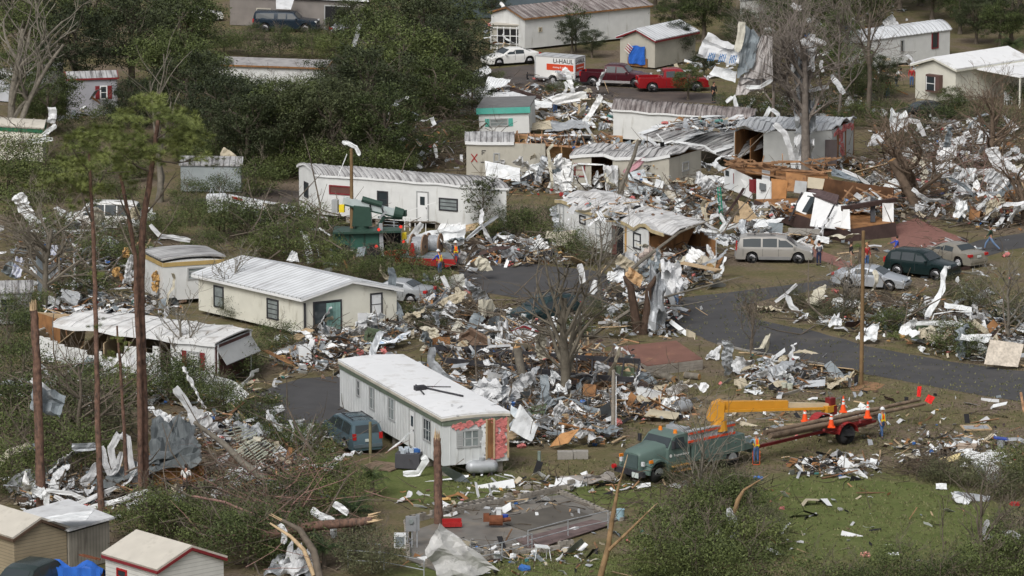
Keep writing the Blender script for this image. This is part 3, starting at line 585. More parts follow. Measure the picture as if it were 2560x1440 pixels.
# ------------------------------------------------ sheds at lower left
home('siding_shed', 'tan lap sided shed with a beige gable roof and brown edges', (37, 1452), (168, 1427), (-170, 1385), 2.05, z0=.05, roof='gable', axis='e2', rh=.75, over=.12, wm=tansid, rm=roofbeige, ribs=0, fascia=mat('dark_shed_trim', (.10, .065, .045), .7, .2, 2), cat='shed')
home('corrugated_shed', 'weathered corrugated lean-to shed with a white sheet roof beside the tan shed', (174, 1428), (275, 1404), (70, 1385), 2.0, z0=.05, roof='shed', axis='e2', rh=.12, over=.2, wm=corr, rm=whsheet, ribs=.7, cat='shed')
home('white_shed', 'white lap sided shed with a plain beige roof and maroon edging', (396, 1532), (560, 1500), (265, 1492), 2.0, z0=.05, roof='gable', axis='e2', rh=.85, over=.12, wm=whlap, rm=roofbeige, ribs=0, fascia=maroon, cat='shed', wins=[('CA', .32, .9, .7, .7, dict(fm=redpaint))])
# ------------------------------------------------ teal home
T, e1, e2, up = home('teal_home', 'small leaning white home with teal fascia and teal shutters', (1199, 336), (1324, 338), (1216, 316), 2.05, z0=.1, roof='shed', axis='e1', rh=.2, over=.12, wm=white, rm=mat('dim_flat_roof', (.16, .16, .16), .8, .15, 2), ribs=0, wins=[('AB', .40, .62, 1.35, .55, dict(fm=greyw, pm=glasspale, shutters=teal))])
T.rotation_euler.y = R(-2.5)
b = MB(); b.box(Vector((e1.x/2, -.14, 1.93)), (e1.x+.3, .1, .46)); b.build('fascia', teal, T)
home('flattened_home', 'flattened home with a buckled pale roof behind the teal fronted home', (1150, 288), (1300, 292), (1170, 262), .9, z0=.05, axis='e1', rh=.2, over=.2, wm=whsheet, rm=whsheet, ribs=.5, crumple=.7, seed=9)
# ------------------------------------------------ ruined homes: open shells with interior walls
def ruin(name, label, A, B, C, h, z0, wm, roofs=(), walls=(), axis='e1', rh=.3, rm=roofgrey, joists=(0, 0), rooms=4, crumple=.15, seed=0, floor_m=wooddark, base=0, wins=(), doors=(), ribs=.45, inner=woodbrown, fascia=None):
    pa, pb, pc = G(*A, z0), G(*B, z0), G(*C, z0); e1 = pb-pa; e2 = pc-pa; ang = math.atan2(e1.y, e1.x); T = thing(name, label, 'wrecked house', (pa.x, pa.y, 0), ang)
    rot = Matrix.Rotation(-ang, 3, 'Z'); e1 = rot @ e1; e2 = rot @ e2; a = Vector((0, 0, 0)); d = e1+e2; rr = random.Random(seed)
    F = {'AB': (a, e1), 'BD': (e1, d), 'CA': (e2, a), 'DC': (d, e2)}
    b = MB(); b.prism([a+Vector((0, 0, max(z0-.25, .02))), e1+Vector((0, 0, max(z0-.25, .02))), d+Vector((0, 0, max(z0-.25, .02))), e2+Vector((0, 0, max(z0-.25, .02)))], (0, 0, .24)); b.build('floor', floor_m, T)
    ow = MB(); iw = MB()
    for fc, u0, u1, zt in walls:                  # outer walls, 12 cm thick, ragged tops
        p, q = F[fc]; o_, x_, n_, L_ = wallframe(p, q); k = max(2, int((u1-u0)*L_/.5))
        for i in range(k):
            s = u0+(u1-u0)*(i+.5)/k; hh = (zt if zt > 0 else h)-(rr.uniform(0, .5) if zt > 0 else 0); hh = max(hh, z0+.3); w = (u1-u0)*L_/k+.004
            ow.box(o_+x_*(s*L_)+Vector((0, 0, (z0+hh)/2)), (w, .06, hh-z0), Matrix((x_, n_, Vector((0, 0, 1)))).transposed()); iw.box(o_+x_*(s*L_)-n_*.065+Vector((0, 0, (z0+hh)/2-.03)), (w, .05, hh-z0-.06), Matrix((x_, n_, Vector((0, 0, 1)))).transposed())
    ow.build('wall', wm, T); iw.build('inner_wall', inner, T)
    lo, cr = (e1, e2) if axis == 'e1' else (e2, e1); pw = MB()
    for i in range(rooms):
        s = (i+.6)/rooms; p = lo*s; zt = h-rr.uniform(.1, .9); pw.prism([p+cr*.04+Vector((0, 0, z0)), p+cr*rr.uniform(.6, .96)+Vector((0, 0, z0)), p+cr*rr.uniform(.6, .96)+Vector((0, 0, zt)), p+cr*.04+Vector((0, 0, zt-rr.uniform(0, 1)))], lo.normalized()*.09)
    pw.build('partition', inner, T)
    for n_r, (u0, u1) in enumerate(roofs):
        r = MB(); r.uvf = lattice(a, lo, cr); pts, nu, nv = roof_grid(a, e1, e2, h+.1, rh, axis, .12, crumple=crumple, seed=seed+n_r, u0=u0, u1=u1, nv=8); r.grid(pts, nu, nv, .05)
        if ribs:
            k = max(1, int(lo.length*(u1-u0)/ribs))
            for i in range(k+1):
                f = i/k*(nu-1); i0 = min(int(f), nu-2); w = f-i0; line = [pts[i0*nv+j].lerp(pts[(i0+1)*nv+j], w)+Vector((0, 0, .018)) for j in range(nv)]
                for j in range(nv-1): r.bar(line[j], line[j+1], .07, .06)
        r.build('roof', rm, T)
        if fascia:
            fb = MB()
            for i in range(nu-1): fb.bar(pts[i*nv]-Vector((0, 0, .08)), pts[(i+1)*nv]-Vector((0, 0, .08)), .08, .22)
            fb.build('fascia', fascia, T)
    if joists[1] > joists[0]:
        j_ = MB(); k = int(lo.length*(joists[1]-joists[0])/.4)
        for i in range(k):
            p = lo*(joists[0]+(joists[1]-joists[0])*i/k); s = rr.uniform(.55, 1); j_.bar(p+Vector((0, 0, h+rr.uniform(-.25, .15))), p+cr*s+lo.normalized()*rr.uniform(-.5, .5)+Vector((0, 0, h+rr.uniform(-.5, .35))), .06, .12)
        for q in (.02, .98): j_.bar(lo*joists[0]+cr*q+Vector((0, 0, h)), lo*joists[1]+cr*q+Vector((0, 0, h-rr.uniform(0, .4))), .08, .14)
        j_.build('joists', wood, T)
    for w in wins: opening(T, *F[w[0]], w[1], z0+w[2], w[3], w[4], proud=.07, **(w[5] if len(w) > 5 else {}))
    for w in doors: opening(T, *F[w[0]], w[1], z0+w[2], w[3], w[4], kind='door', bars=0, proud=.07, **(w[5] if len(w) > 5 else {}))
    for i in range(6):
        for s in (.1, .9): s_ = MB(); s_.box(lo*(.05+.9*i/5)+cr*s+Vector((0, 0, max(z0-.26, .03)/2)), (.35, .35, max(z0-.26, .03))); s_.build('support', block, T)
    return T, e1, e2
T, e1, e2 = ruin('broken_home', 'beige home sprayed with a red X, its middle burst open to bare joists', (1167, 440), (1560, 444), (1168, 417), 2.75, .3, greige, roofs=[(0, .30)], walls=[('AB', 0, .5, 0), ('AB', .5, .62, 1.9), ('AB', .62, .75, 1.1), ('CA', 0, 1, 0), ('DC', 0, 1, 0), ('BD', 0, 1, 2.3)], joists=(.3, 1), rooms=6, crumple=.12, seed=2, inner=mat('light_inner_panelling', (.36, .22, .10), .7, .25, 1.5), wins=[('AB', .19, 1.1, .38, .6, dict(fm=greyw, bars=0))], fascia=whitebright)
b = MB()
for s in (-1, 1): b.bar((.55-s*.22, -.06, 1.35), (.55+s*.22, -.06, 1.95), .02, .07)
b.build('painted_mark', redpaint, T)
b = MB()
for x, z, w, h_ in ((1.25, 2.2, .3, .05), (1.12, 2.05, .05, .3), (1.2, 2.05, .2, .05), (1.15, 1.35, .25, .05)): b.box((x, -.055, z), (w, .02, h_))
b.build('painted_code', blacksteel, T)
T, e1, e2 = ruin('split_home', 'beige mobile home split open behind fallen white awning panels', (1430, 474), (1672, 481), (1512, 450), 2.75, .3, greige, roofs=[(0, 1)], walls=[('AB', 0, .2, 0), ('AB', .42, 1, 0), ('BD', 0, 1, 0), ('CA', 0, 1, 0), ('DC', 0, 1, 0)], joists=(0, .05), rooms=4, crumple=.28, seed=5, rm=roofgrey, fascia=whitebright, wins=[('BD', .5, 1.25, .9, .6, dict(fm=greyw)), ('AB', .08, 1.0, .7, .9, dict(fm=maroon, pm=woodbrown))])
home('rear_white_home', 'white mobile home with a brown ribbed roof pinned under the slid roof', (1533, 345), (1880, 372), (1545, 322), 2.35, z0=.25, axis='e1', rh=.4, over=.12, wm=white, rm=roofbrown, ribs=.42, fascia=whitebright, crumple=.08, seed=8)
T, e1, e2 = ruin('slid_roof_home', 'home with an end wall torn out to pink lining and a pale sheet roof', (1835, 420), (2078, 418), (1895, 392), 3.05, .3, mat('dirty_white_wall', (.50, .51, .50), .6, .1, 1.2), roofs=[(0, 1)], walls=[('AB', .3, 1, 0), ('BD', 0, .95, 0), ('CA', 0, 1, 0), ('DC', 0, 1, 0)], rm=roofmetal, crumple=.35, seed=12, rh=.35)
p_, q_ = e1, e1+e2; o_, x_, n_, L_ = wallframe(p_, q_); M3 = Matrix((x_, n_, Vector((0, 0, 1)))).transposed(); b = MB()
for i in range(26): b.box(o_+x_*(U(.1, .9)*L_)+n_*.06+Vector((0, 0, U(2.5, 3.0))), (U(.2, .5), .1, U(.1, .3)), M3 @ Matrix.Rotation(U(-.5, .5), 3, 'Y'))
for i in range(16): b.box(o_+x_*(U(.3, .5)*L_)+n_*.06+Vector((0, 0, U(.8, 2.5))), (U(.2, .4), .1, U(.2, .4)), M3)
tag(b.build('insulation', pinkins, T), kind='stuff'); b = MB(); b.box(o_+x_*(.24*L_)+n_*.07+Vector((0, 0, 1.5)), (.3, .08, 2.2), M3); b.box(o_+x_*(.58*L_)+n_*.07+Vector((0, 0, 1.6)), (.1, .08, 2.4), M3); b.build('stud', woodbrown, T)
b = MB(); b.box(o_-x_*(.2)+n_*.03+Vector((0, -.06, 1.4)), (.9, .06, 2.0)); b.build('side_door', mat('brown_grey_door', (.11, .09, .09), .6, .15, 2), T)
# big corrugated roof sheet slid forward over both homes
SL = thing('slid_roof', 'huge corrugated white roof sheet slid forward between two homes', 'roof sheet', tuple(G(1760, 400)), 0)
Q = [local(SL, V(*c)) for c in ((1600, 338, DR(405)), (1838, 398, DR(430)), (2000, 350, DR(412)), (1800, 292, DR(372)))]
b = MB(); pts = []
for i in range(23):
    for j in range(7):
        s, t = i/22, j/6; p = Q[0].lerp(Q[1], s).lerp(Q[3].lerp(Q[2], s), t); p += Vector((0, 0, .25*noise.noise(Vector((s*5, t*2.2, 3)))+.3*sin(t*pi))); pts.append(p)
b.grid(pts, 23, 7, .05)
for i in range(23):
    for j in range(6): b.bar(pts[i*7+j]+Vector((0, 0, .02)), pts[i*7+j+1]+Vector((0, 0, .02)), .08, .07)
b.uvf = lattice(Q[0], Q[1]-Q[0], Q[3]-Q[0]); b.build('roof_sheet', roofgrey, SL)
for k_, c0 in enumerate(((0, .0), (8, .05), (17, .1))):
    b = MB(); i = c0[0]
    for j in range(6): b.bar(pts[i*7+j]+Vector((0, 0, .1)), pts[i*7+j+1]+Vector((.4, 0, .12)), .75, .02)
    b.build('panel', whclean, SL)
T, e1, e2 = ruin('crumpled_home', 'white home with a heaved crumpled roof and an open brown door', (1660, 676), (1790, 660), (1393, 588), 2.65, .3, white, axis='e2', roofs=[(0, 1)], walls=[('CA', 0, .86, 0), ('CA', .86, 1, 1.5), ('AB', 0, .4, 1.5), ('BD', 0, 1, 2.2), ('DC', 0, 1, 0)], rm=mat('crumpled_pale_roof', (.54, .54, .54), .6, .12, 1, stain=(.24, .23, .22), stain_amt=.05, stain_scale=(1.6, .5, 1), coord='UV', wave=(0, .42, .3)), crumple=.34, seed=21, rh=.3, ribs=.84, fascia=mat('mustard_fascia', (.45, .37, .22), .7, .2, 2),
    wins=[('CA', .05, .9, .55, 1.3, dict(fm=greyw)), ('CA', .25, 1.4, .75, .5, dict(fm=blacksteel)), ('CA', .40, .95, .65, 1.0, dict(fm=greyw)), ('CA', .76, .9, .9, 1.0, dict(fm=blacksteel))])
o_, x_, n_, L_ = wallframe(e2, (0, 0, 0)); M3 = Matrix((x_, n_, Vector((0, 0, 1)))).transposed()
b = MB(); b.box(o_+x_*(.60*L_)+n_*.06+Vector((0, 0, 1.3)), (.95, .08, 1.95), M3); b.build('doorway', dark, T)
b = MB(); b.box(o_+x_*(.56*L_)+n_*.14+Vector((0, 0, 1.3)), (.6, .05, 1.95), M3); D_ = b.build('door', mat('brown_door', (.15, .07, .06), .6, .1, 2), T)
b = MB(); b.box(o_+x_*(.56*L_)+n_*.175+Vector((0, 0, 1.55)), (.38, .02, 1.0), M3); b.build('pane', glasspale, D_)
b = MB(); b.box(o_+x_*(.66*L_)+n_*.1+Vector((0, 0, 1.3)), (.1, .1, 2.2), M3); b.build('door_post', orangeins, T)
# long broken home, left foreground
T, e1, e2 = ruin('long_broken_home', 'long home with its left half broken open and a snow white stained roof', (92, 902), (537, 960), (185, 866), 2.65, .35, white, roofs=[(.10, 1)], walls=[('AB', 0, .16, 1.9), ('AB', .16, .50, 1.5), ('AB', .50, .70, 2.2), ('AB', .76, 1, 0), ('BD', 0, 1, 0), ('CA', 0, 1, 2.3), ('DC', 0, .8, 0)], rooms=7, crumple=.1, rh=.14, seed=31, rm=mat('white_stained_roof', (.70, .70, .69), .6, .08, 1, stain=(.34, .31, .28), stain_amt=0.0, stain_scale=(.9, .7, 1), coord='UV', wave=(0, .42, .12)), ribs=1.2, inner=mat('beige_inner_wall', (.36, .28, .18), .8, .2, 1.2), wins=[('AB', .885, .75, .8, 1.0, dict(fm=greyw, bars=3, shutters=maroon))], fascia=whitebright)
o_, x_, n_, L_ = wallframe(e1, e1+e2); M3 = Matrix((x_, n_, Vector((0, 0, 1)))).transposed()
b = MB(); b.box(o_+x_*(.5*L_)+n_*.06+Vector((0, 0, 1.5)), (L_*.98, .06, 2.2), M3); b.build('end_wall', mat('dark_maroon_wall', (.10, .045, .04), .7, .15, 2), T)
b = MB(); b.prism([o_+x_*.1+n_*.1+Vector((0, 0, 2.4)), o_+x_*(L_-.1)+n_*.1+Vector((0, 0, 2.4)), o_+x_*(L_-.1)+n_*.75+Vector((0, 0, 1.5)), o_+x_*.1+n_*.75+Vector((0, 0, 1.5))], (0, 0, .04)); b.build('awning', greyw, T)
pslab(T, 'torn_wall', [(84, 872, 905), (152, 888, 905), (150, 800, 905), (84, 778, 905)], .1, woodbrown); pslab(T, 'top_plate', [(84, 780, 900), (330, 800, 900), (330, 808, 900), (84, 790, 900)], .3, woodpale); pslab(T, 'wall_panel', [(128, 862, 903), (152, 868, 903), (152, 805, 903), (130, 800, 903)], .16, whclean)
b = MB(); b.box(o_+x_*(.05*L_)+n_*.1+Vector((0, 0, 1.5)), (.12, .1, 2.3), M3); b.box(o_+x_*(.97*L_)+n_*.1+Vector((0, 0, 1.5)), (.12, .1, 2.3), M3); b.build('corner_post', whitebright, T)
# ------------------------------------------------ toppled home on dark brown skirting
pa = G(2108, 612); T = thing('toppled_home', 'toppled home of white panels and bare timber on a dark brown skirted base', 'wrecked house', tuple(pa))
def ps(nm, pts, th, m): return pslab(T, nm, pts, th, m)
ps('skirting', [(1887, 500, 540), (2110, 575, 604), (2108, 612, 606), (1885, 530, 542)], .12, wooddark); ps('skirting', [(2110, 575, 604), (2239, 556, 590), (2240, 592, 592), (2108, 612, 606)], .12, wooddark)
ps('floor', [(1887, 500, 540), (2108, 576, 604), (2237, 557, 590), (2040, 495, 540)], .1, woodbrown)
ps('wall', [(1812, 418, 512), (1840, 425, 516), (1840, 478, 516), (1812, 470, 512)], .1, mat('cool_white_wall', (.6, .62, .63), .6, .06, 2)); ps('wall', [(1836, 424, 516), (1880, 445, 525), (1880, 497, 528), (1836, 478, 516)], .1, white); ps('wall', [(1892, 447, 530), (1928, 453, 536), (1928, 510, 540), (1892, 500, 532)], .1, white)
ps('window', [(1838, 432, 515), (1850, 436, 517), (1850, 462, 517), (1838, 458, 515)], .42, maroon); ps('window', [(1879, 448, 524), (1890, 450, 527), (1890, 483, 528), (1879, 479, 525)], .42, maroon)
ps('panel', [(1928, 446, 535), (1970, 452, 538), (1965, 500, 540), (1930, 518, 540)], .08, mat('orange_plywood', (.36, .17, .06), .7, .2, 2)); ps('panel', [(1965, 430, 530), (2016, 440, 536), (2014, 480, 540), (1966, 478, 540)], .08, woodbrown); ps('panel', [(2020, 443, 548), (2062, 448, 548), (2056, 474, 552), (2018, 470, 552)], .06, beigesheet)
ps('inner_wall', [(1862, 408, 500), (1935, 406, 500), (1935, 440, 510), (1862, 434, 510)], .1, woodbrown); ps('inner_wall', [(1940, 415, 500), (2070, 438, 520), (2070, 470, 535), (1940, 455, 525)], .1, woodbrown)
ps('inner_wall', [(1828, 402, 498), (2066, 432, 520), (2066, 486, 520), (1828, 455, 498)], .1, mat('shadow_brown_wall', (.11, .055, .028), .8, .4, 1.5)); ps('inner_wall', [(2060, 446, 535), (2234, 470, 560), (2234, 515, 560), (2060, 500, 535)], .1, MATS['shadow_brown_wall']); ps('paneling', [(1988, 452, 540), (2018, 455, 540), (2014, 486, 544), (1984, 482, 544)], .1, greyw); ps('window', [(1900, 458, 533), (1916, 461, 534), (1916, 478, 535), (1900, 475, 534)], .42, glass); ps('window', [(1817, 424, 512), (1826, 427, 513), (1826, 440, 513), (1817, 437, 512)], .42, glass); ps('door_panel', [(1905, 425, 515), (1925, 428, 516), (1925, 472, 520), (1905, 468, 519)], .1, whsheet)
ps('toppled_wall', [(2013, 480, 562), (2040, 484, 568), (2015, 538, 572), (1985, 524, 566)], .1, whitebright); tw = ps('toppled_wall', [(2040, 487, 568), (2112, 518, 590), (2125, 578, 604), (2026, 566, 590)], .12, whitebright)
ps('window', [(2024, 492, 565), (2045, 497, 570), (2022, 535, 572), (1999, 532, 567)], .42, glass); ps('window', [(2030, 493, 566), (2042, 496, 569), (2034, 511, 570), (2022, 509, 567)], .42, woodbrown)
ps('roof_edge', [(2020, 478, 560), (2040, 474, 560), (2098, 490, 585), (2092, 510, 588), (2036, 490, 570)], .15, mat('weathered_brown_roof', (.10, .07, .07), .8, .25, 3)); ps('roof_edge', [(2104, 516, 596), (2240, 494, 584), (2238, 504, 584), (2105, 528, 596)], .25, wooddark)
ps('wall', [(2206, 508, 588), (2234, 508, 588), (2234, 556, 590), (2206, 553, 588)], .1, whitebright); ps('wall', [(2108, 524, 600), (2124, 524, 600), (2126, 574, 604), (2100, 570, 602)], .1, whitebright)
ps('post', [(2176, 496, 585), (2188, 496, 585), (2188, 556, 590), (2176, 556, 590)], .2, blacksteel)
ps('inner_wall', [(2126, 528, 560), (2176, 520, 556), (2176, 556, 560), (2126, 566, 566)], .1, mat('mixed_inner', (.3, .2, .14), .8, .4, 5)); ps('dark_strap', [(2003, 482, 558), (2007, 482, 558), (1975, 552, 574), (1971, 552, 574)], .12, blacksteel); ps('dark_strap', [(2084, 512, 592), (2088, 512, 592), (2053, 582, 602), (2049, 580, 602)], .12, blacksteel)
b = MB(); rr = random.Random(6)
for i in range(78):
    x, y = rr.choice([(rr.uniform(2095, 2235), rr.uniform(478, 512)), (rr.uniform(1820, 2080), 405+rr.uniform(-8, 22))]); r = 560 if x > 2090 else 512
    b = MB(); p = local(T, V(x, y, DR(r)+rr.uniform(-2, 2))); dr = Vector((rr.uniform(-1, 1), rr.uniform(-.8, .8), rr.uniform(-.3, .35))).normalized()*rr.uniform(.5, 1.9); b.bar(p-dr/2, p+dr/2, .06, .1); b.build('timber', wood, T)
for x0, y0, x1, y1 in ((1812, 412, 2000, 404), (1836, 420, 1990, 452), (1840, 418, 2060, 430), (1960, 447, 2080, 425), (2000, 405, 2100, 460)): b = MB(); b.bar(local(T, V(x0, y0, DR(514))), local(T, V(x1, y1, DR(524))), .07, .12); b.build('timber', wood, T)
for i, (x, y) in enumerate(((2000, 600), (2004, 592), (2008, 584))):
    pass
b = MB()
for i in range(3): b.box((0, i*.32, .12+.2*i), (2.4, .34, .24+.02*i))
place('porch_steps', b, [concrete], 2010, 600, 'pale concrete steps in front of the toppled home', 'steps', rz=-.25)
# ------------------------------------------------ red pad, chassis, foundation
P = thing('concrete_pad', 'red brown painted concrete pad with a pale block skirt and dead grass on top', 'concrete pad', tuple(G(1625, 935)))
cs = [local(P, G(*q, .62)) for q in ((1530, 868), (1618, 915), (1757, 898), (1690, 852))]; zz = Vector((0, 0, 1)); lowr = [Vector((q.x, q.y, 0)) for q in cs]
b = MB()
b.prism([q-zz*.02 for q in cs], zz*.04); b.build('pad_top', redslab, P)
b = MB(); b.prism([Vector((q.x, q.y, 0))*1 for q in cs], zz*.6)
for (i, j) in ((0, 1), (1, 2)):
    for r in range(4): b.bar(lowr[i]+zz*(.15*r+.07)+Vector((0, -.012, 0)), lowr[j]+zz*(.15*r+.07)+Vector((0, -.012, 0)), .03, .125)
b.build('block_skirt', block, P)
C_ = thing('trailer_chassis', 'black steel trailer chassis stripped bare of its house', 'trailer chassis', tuple(G(1340, 940)))
b = MB(); L0 = [(1085, 868), (1250, 880), (1430, 893), (1600, 903)]; L1 = [(1110, 900), (1260, 915), (1420, 938), (1590, 950)]
for L_ in (L0, L1):
    q = [local(C_, G(x, y, 1.05)) for x, y in L_]
    for i in range(3): b.bar(q[i], q[i+1], .14, .3)
b.build('rail', blacksteel, C_)
for i in range(14):
    t = i/13; x0 = 1085+515*t; x1 = 1110+480*t; b = MB(); b.bar(local(C_, G(x0, 868+35*t, 1.0)), local(C_, G(x1, 900+50*t, 1.0)), .09, .12); b.build('crossmember', blacksteel, C_)
F_ = thing('block_foundation', 'roofless grey block foundation around a wet slab strewn with pipes', 'foundation', tuple(G(1250, 1320)))
sl_ = [local(F_, G(*q, .03)) for q in ((1030, 1330), (1230, 1262), (1405, 1238), (1545, 1300), (1420, 1350), (1100, 1432), (1020, 1400))]
b = MB(); b.prism(sl_, (0, 0, .05)); b.build('floor_slab', wetslab, F_)
def blockwall(nm, P0, P1, h_, th=.2, miss=.15, seed=1, top=None):
    r = random.Random(seed); p, q = local(F_, G(*P0)), local(F_, G(*P1)); L_ = (q-p).length; x = (q-p)/L_; n = Vector((-x.y, x.x, 0)); b = MB(); Mx = Matrix((x, n, zz)).transposed(); k = int(L_/.42)
    for row in range(int(h_/.2)):
        for i in range(k):
            if row == int(h_/.2)-1 and r.random() < miss: continue
            b.box(p+x*((i+.5*(row % 2)+.25)*.42)+zz*(.1+.2*row)+n*r.uniform(-.01, .01), (.40, th, .19), Mx)
            if row == int(h_/.2)-1: b.box(p+x*((i+.5*(row % 2)+.25)*.42)+zz*(.2+.2*row), (.13, th*.6, .012), Mx, 1)
    return b.build(nm, [block, dark], F_)
blockwall('block_wall', (1015, 1310), (1235, 1258), .4, seed=2); blockwall('block_wall', (1130, 1290), (1400, 1232), .6, seed=3); blockwall('block_wall', (1400, 1232), (1560, 1305), .2, seed=4, miss=0); blockwall('block_wall', (1060, 1418), (1430, 1368), .4, miss=.5, seed=5); blockwall('block_wall', (1020, 1398), (1015, 1315), .6, seed=6)
b = MB(); b.prism([local(F_, G(*q, .09)) for q in ((1240, 1302), (1400, 1262), (1480, 1290), (1320, 1330))], (0, 0, .03)); b.build('dark_floor', mat('dark_lino', (.10, .09, .075), .6, .2, 1), F_)
b = MB(); b.prism([local(F_, G(*q, .09)) for q in ((1290, 1350), (1480, 1300), (1535, 1310), (1330, 1376))], (0, 0, .035)); b.build('pink_floor', mat('pinkish_floor', (.14, .10, .095), .7, .3, 2), F_)
def rail(nm, lab, P, h_, m=galv):
    R0 = thing(nm, lab, 'railing', tuple(G(*P[0]))); q = [local(R0, G(*p)) for p in P]; b = MB(); c = MB()
    for i in range(len(q)-1):
        for z in (h_, h_*.45): b.tube([q[i]+zz*z, q[i+1]+zz*z], .028, 5)
    for p in q: c = MB(); c.tube([p, p+zz*h_], .03, 5); c.build('post', m, R0)
    b.build('rail', m, R0)
rail('pipe_railing', 'bent galvanised pipe railing in front of the foundation floor', [(1180, 1415), (1255, 1400), (1330, 1378)], .9)
rail('pipe_railing', 'long galvanised pipe railing along the right side of the foundation', [(1320, 1372), (1420, 1345), (1520, 1322)], .95)
rail('pipe_railing', 'grey pipe railing left of the hanging curled sheet', [(870, 1420), (960, 1425), (1060, 1445)], .9)
rail('pipe_railing', 'low grey pipe railing near the palm bush', [(880, 1395), (950, 1400)], .8)
# ---------------------------------------------------------------- road vehicles: body lofted over stations with true wheel arches
def paint(name, c, m=.0): return mat('paint_'+name, c, .25, .03, 1, metal=m, spec=.5)
SED = dict(L=4.9, Wd=1.82, Ht=1.44, belt=.93, wr=.33, wx=(1.48, -1.38), prof=[(2.45, .42), (2.43, .6), (2.3, .72), (1.4, .9), (1.1, .97), (.35, 1.37), (-.1, 1.44), (-.85, 1.40), (-1.55, 1.07), (-2.2, 1.03), (-2.4, .92), (-2.45, .45)], wind=(1.08, .38), rear=(-.9, -1.53), side=[(1.0, -.0), (-.06, -.85)], z0=.22)
VAN = dict(L=5.1, Wd=1.92, Ht=1.78, belt=1.05, wr=.35, wx=(1.62, -1.45), prof=[(2.55, .42), (2.53, .68), (2.4, .85), (1.75, 1.04), (1.55, 1.12), (.75, 1.68), (.2, 1.77), (-1.9, 1.75), (-2.25, 1.68), (-2.48, 1.1), (-2.55, .5)], wind=(1.53, .8), rear=(-2.27, -2.46), side=[(1.3, .3), (.2, -.75), (-.87, -2.05)], z0=.24)
SUV = dict(L=4.8, Wd=1.95, Ht=1.76, belt=1.08, wr=.38, wx=(1.48, -1.35), prof=[(2.4, .5), (2.38, .88), (2.25, 1.0), (1.2, 1.13), (1.0, 1.18), (.35, 1.66), (-.1, 1.76), (-1.7, 1.73), (-1.98, 1.62), (-2.3, 1.15), (-2.4, .55)], wind=(.98, .4), rear=(-2.0, -2.28), side=[(.85, -.05), (-.15, -1.05), (-1.15, -1.85)], z0=.3)
PIK = dict(L=5.8, Wd=2.0, Ht=1.84, belt=1.18, wr=.4, wx=(1.9, -1.75), prof=[(2.9, .55), (2.88, .95), (2.7, 1.06), (1.55, 1.16), (1.3, 1.22), (.8, 1.76), (.4, 1.84), (-.6, 1.82), (-.78, 1.74), (-.86, 1.22), (-.95, 1.2), (-2.85, 1.2), (-2.9, .6)], wind=(1.28, .84), rear=(-.8, -.86), side=[(1.15, .25), (.13, -.6)], z0=.35, bed=(-1.0, -2.78))
TOP = dict(PIK, prof=[(2.9, .55), (2.88, .95), (2.7, 1.06), (1.55, 1.16), (1.3, 1.22), (.8, 1.76), (.4, 1.84), (-.6, 1.83), (-2.7, 1.80), (-2.85, 1.25), (-2.9, .6)], bed=None, rear=(-2.72, -2.84), side=[(1.15, .25), (.13, -.6), (-.95, -2.6)])
def lerp_prof(P, x):
    for (x0, z0), (x1, z1) in zip(P, P[1:]):
        if x0 >= x >= x1 and x0 != x1: return z0+(z1-z0)*(x0-x)/(x0-x1)
    return P[0][1] if x > P[0][0] else P[-1][1]
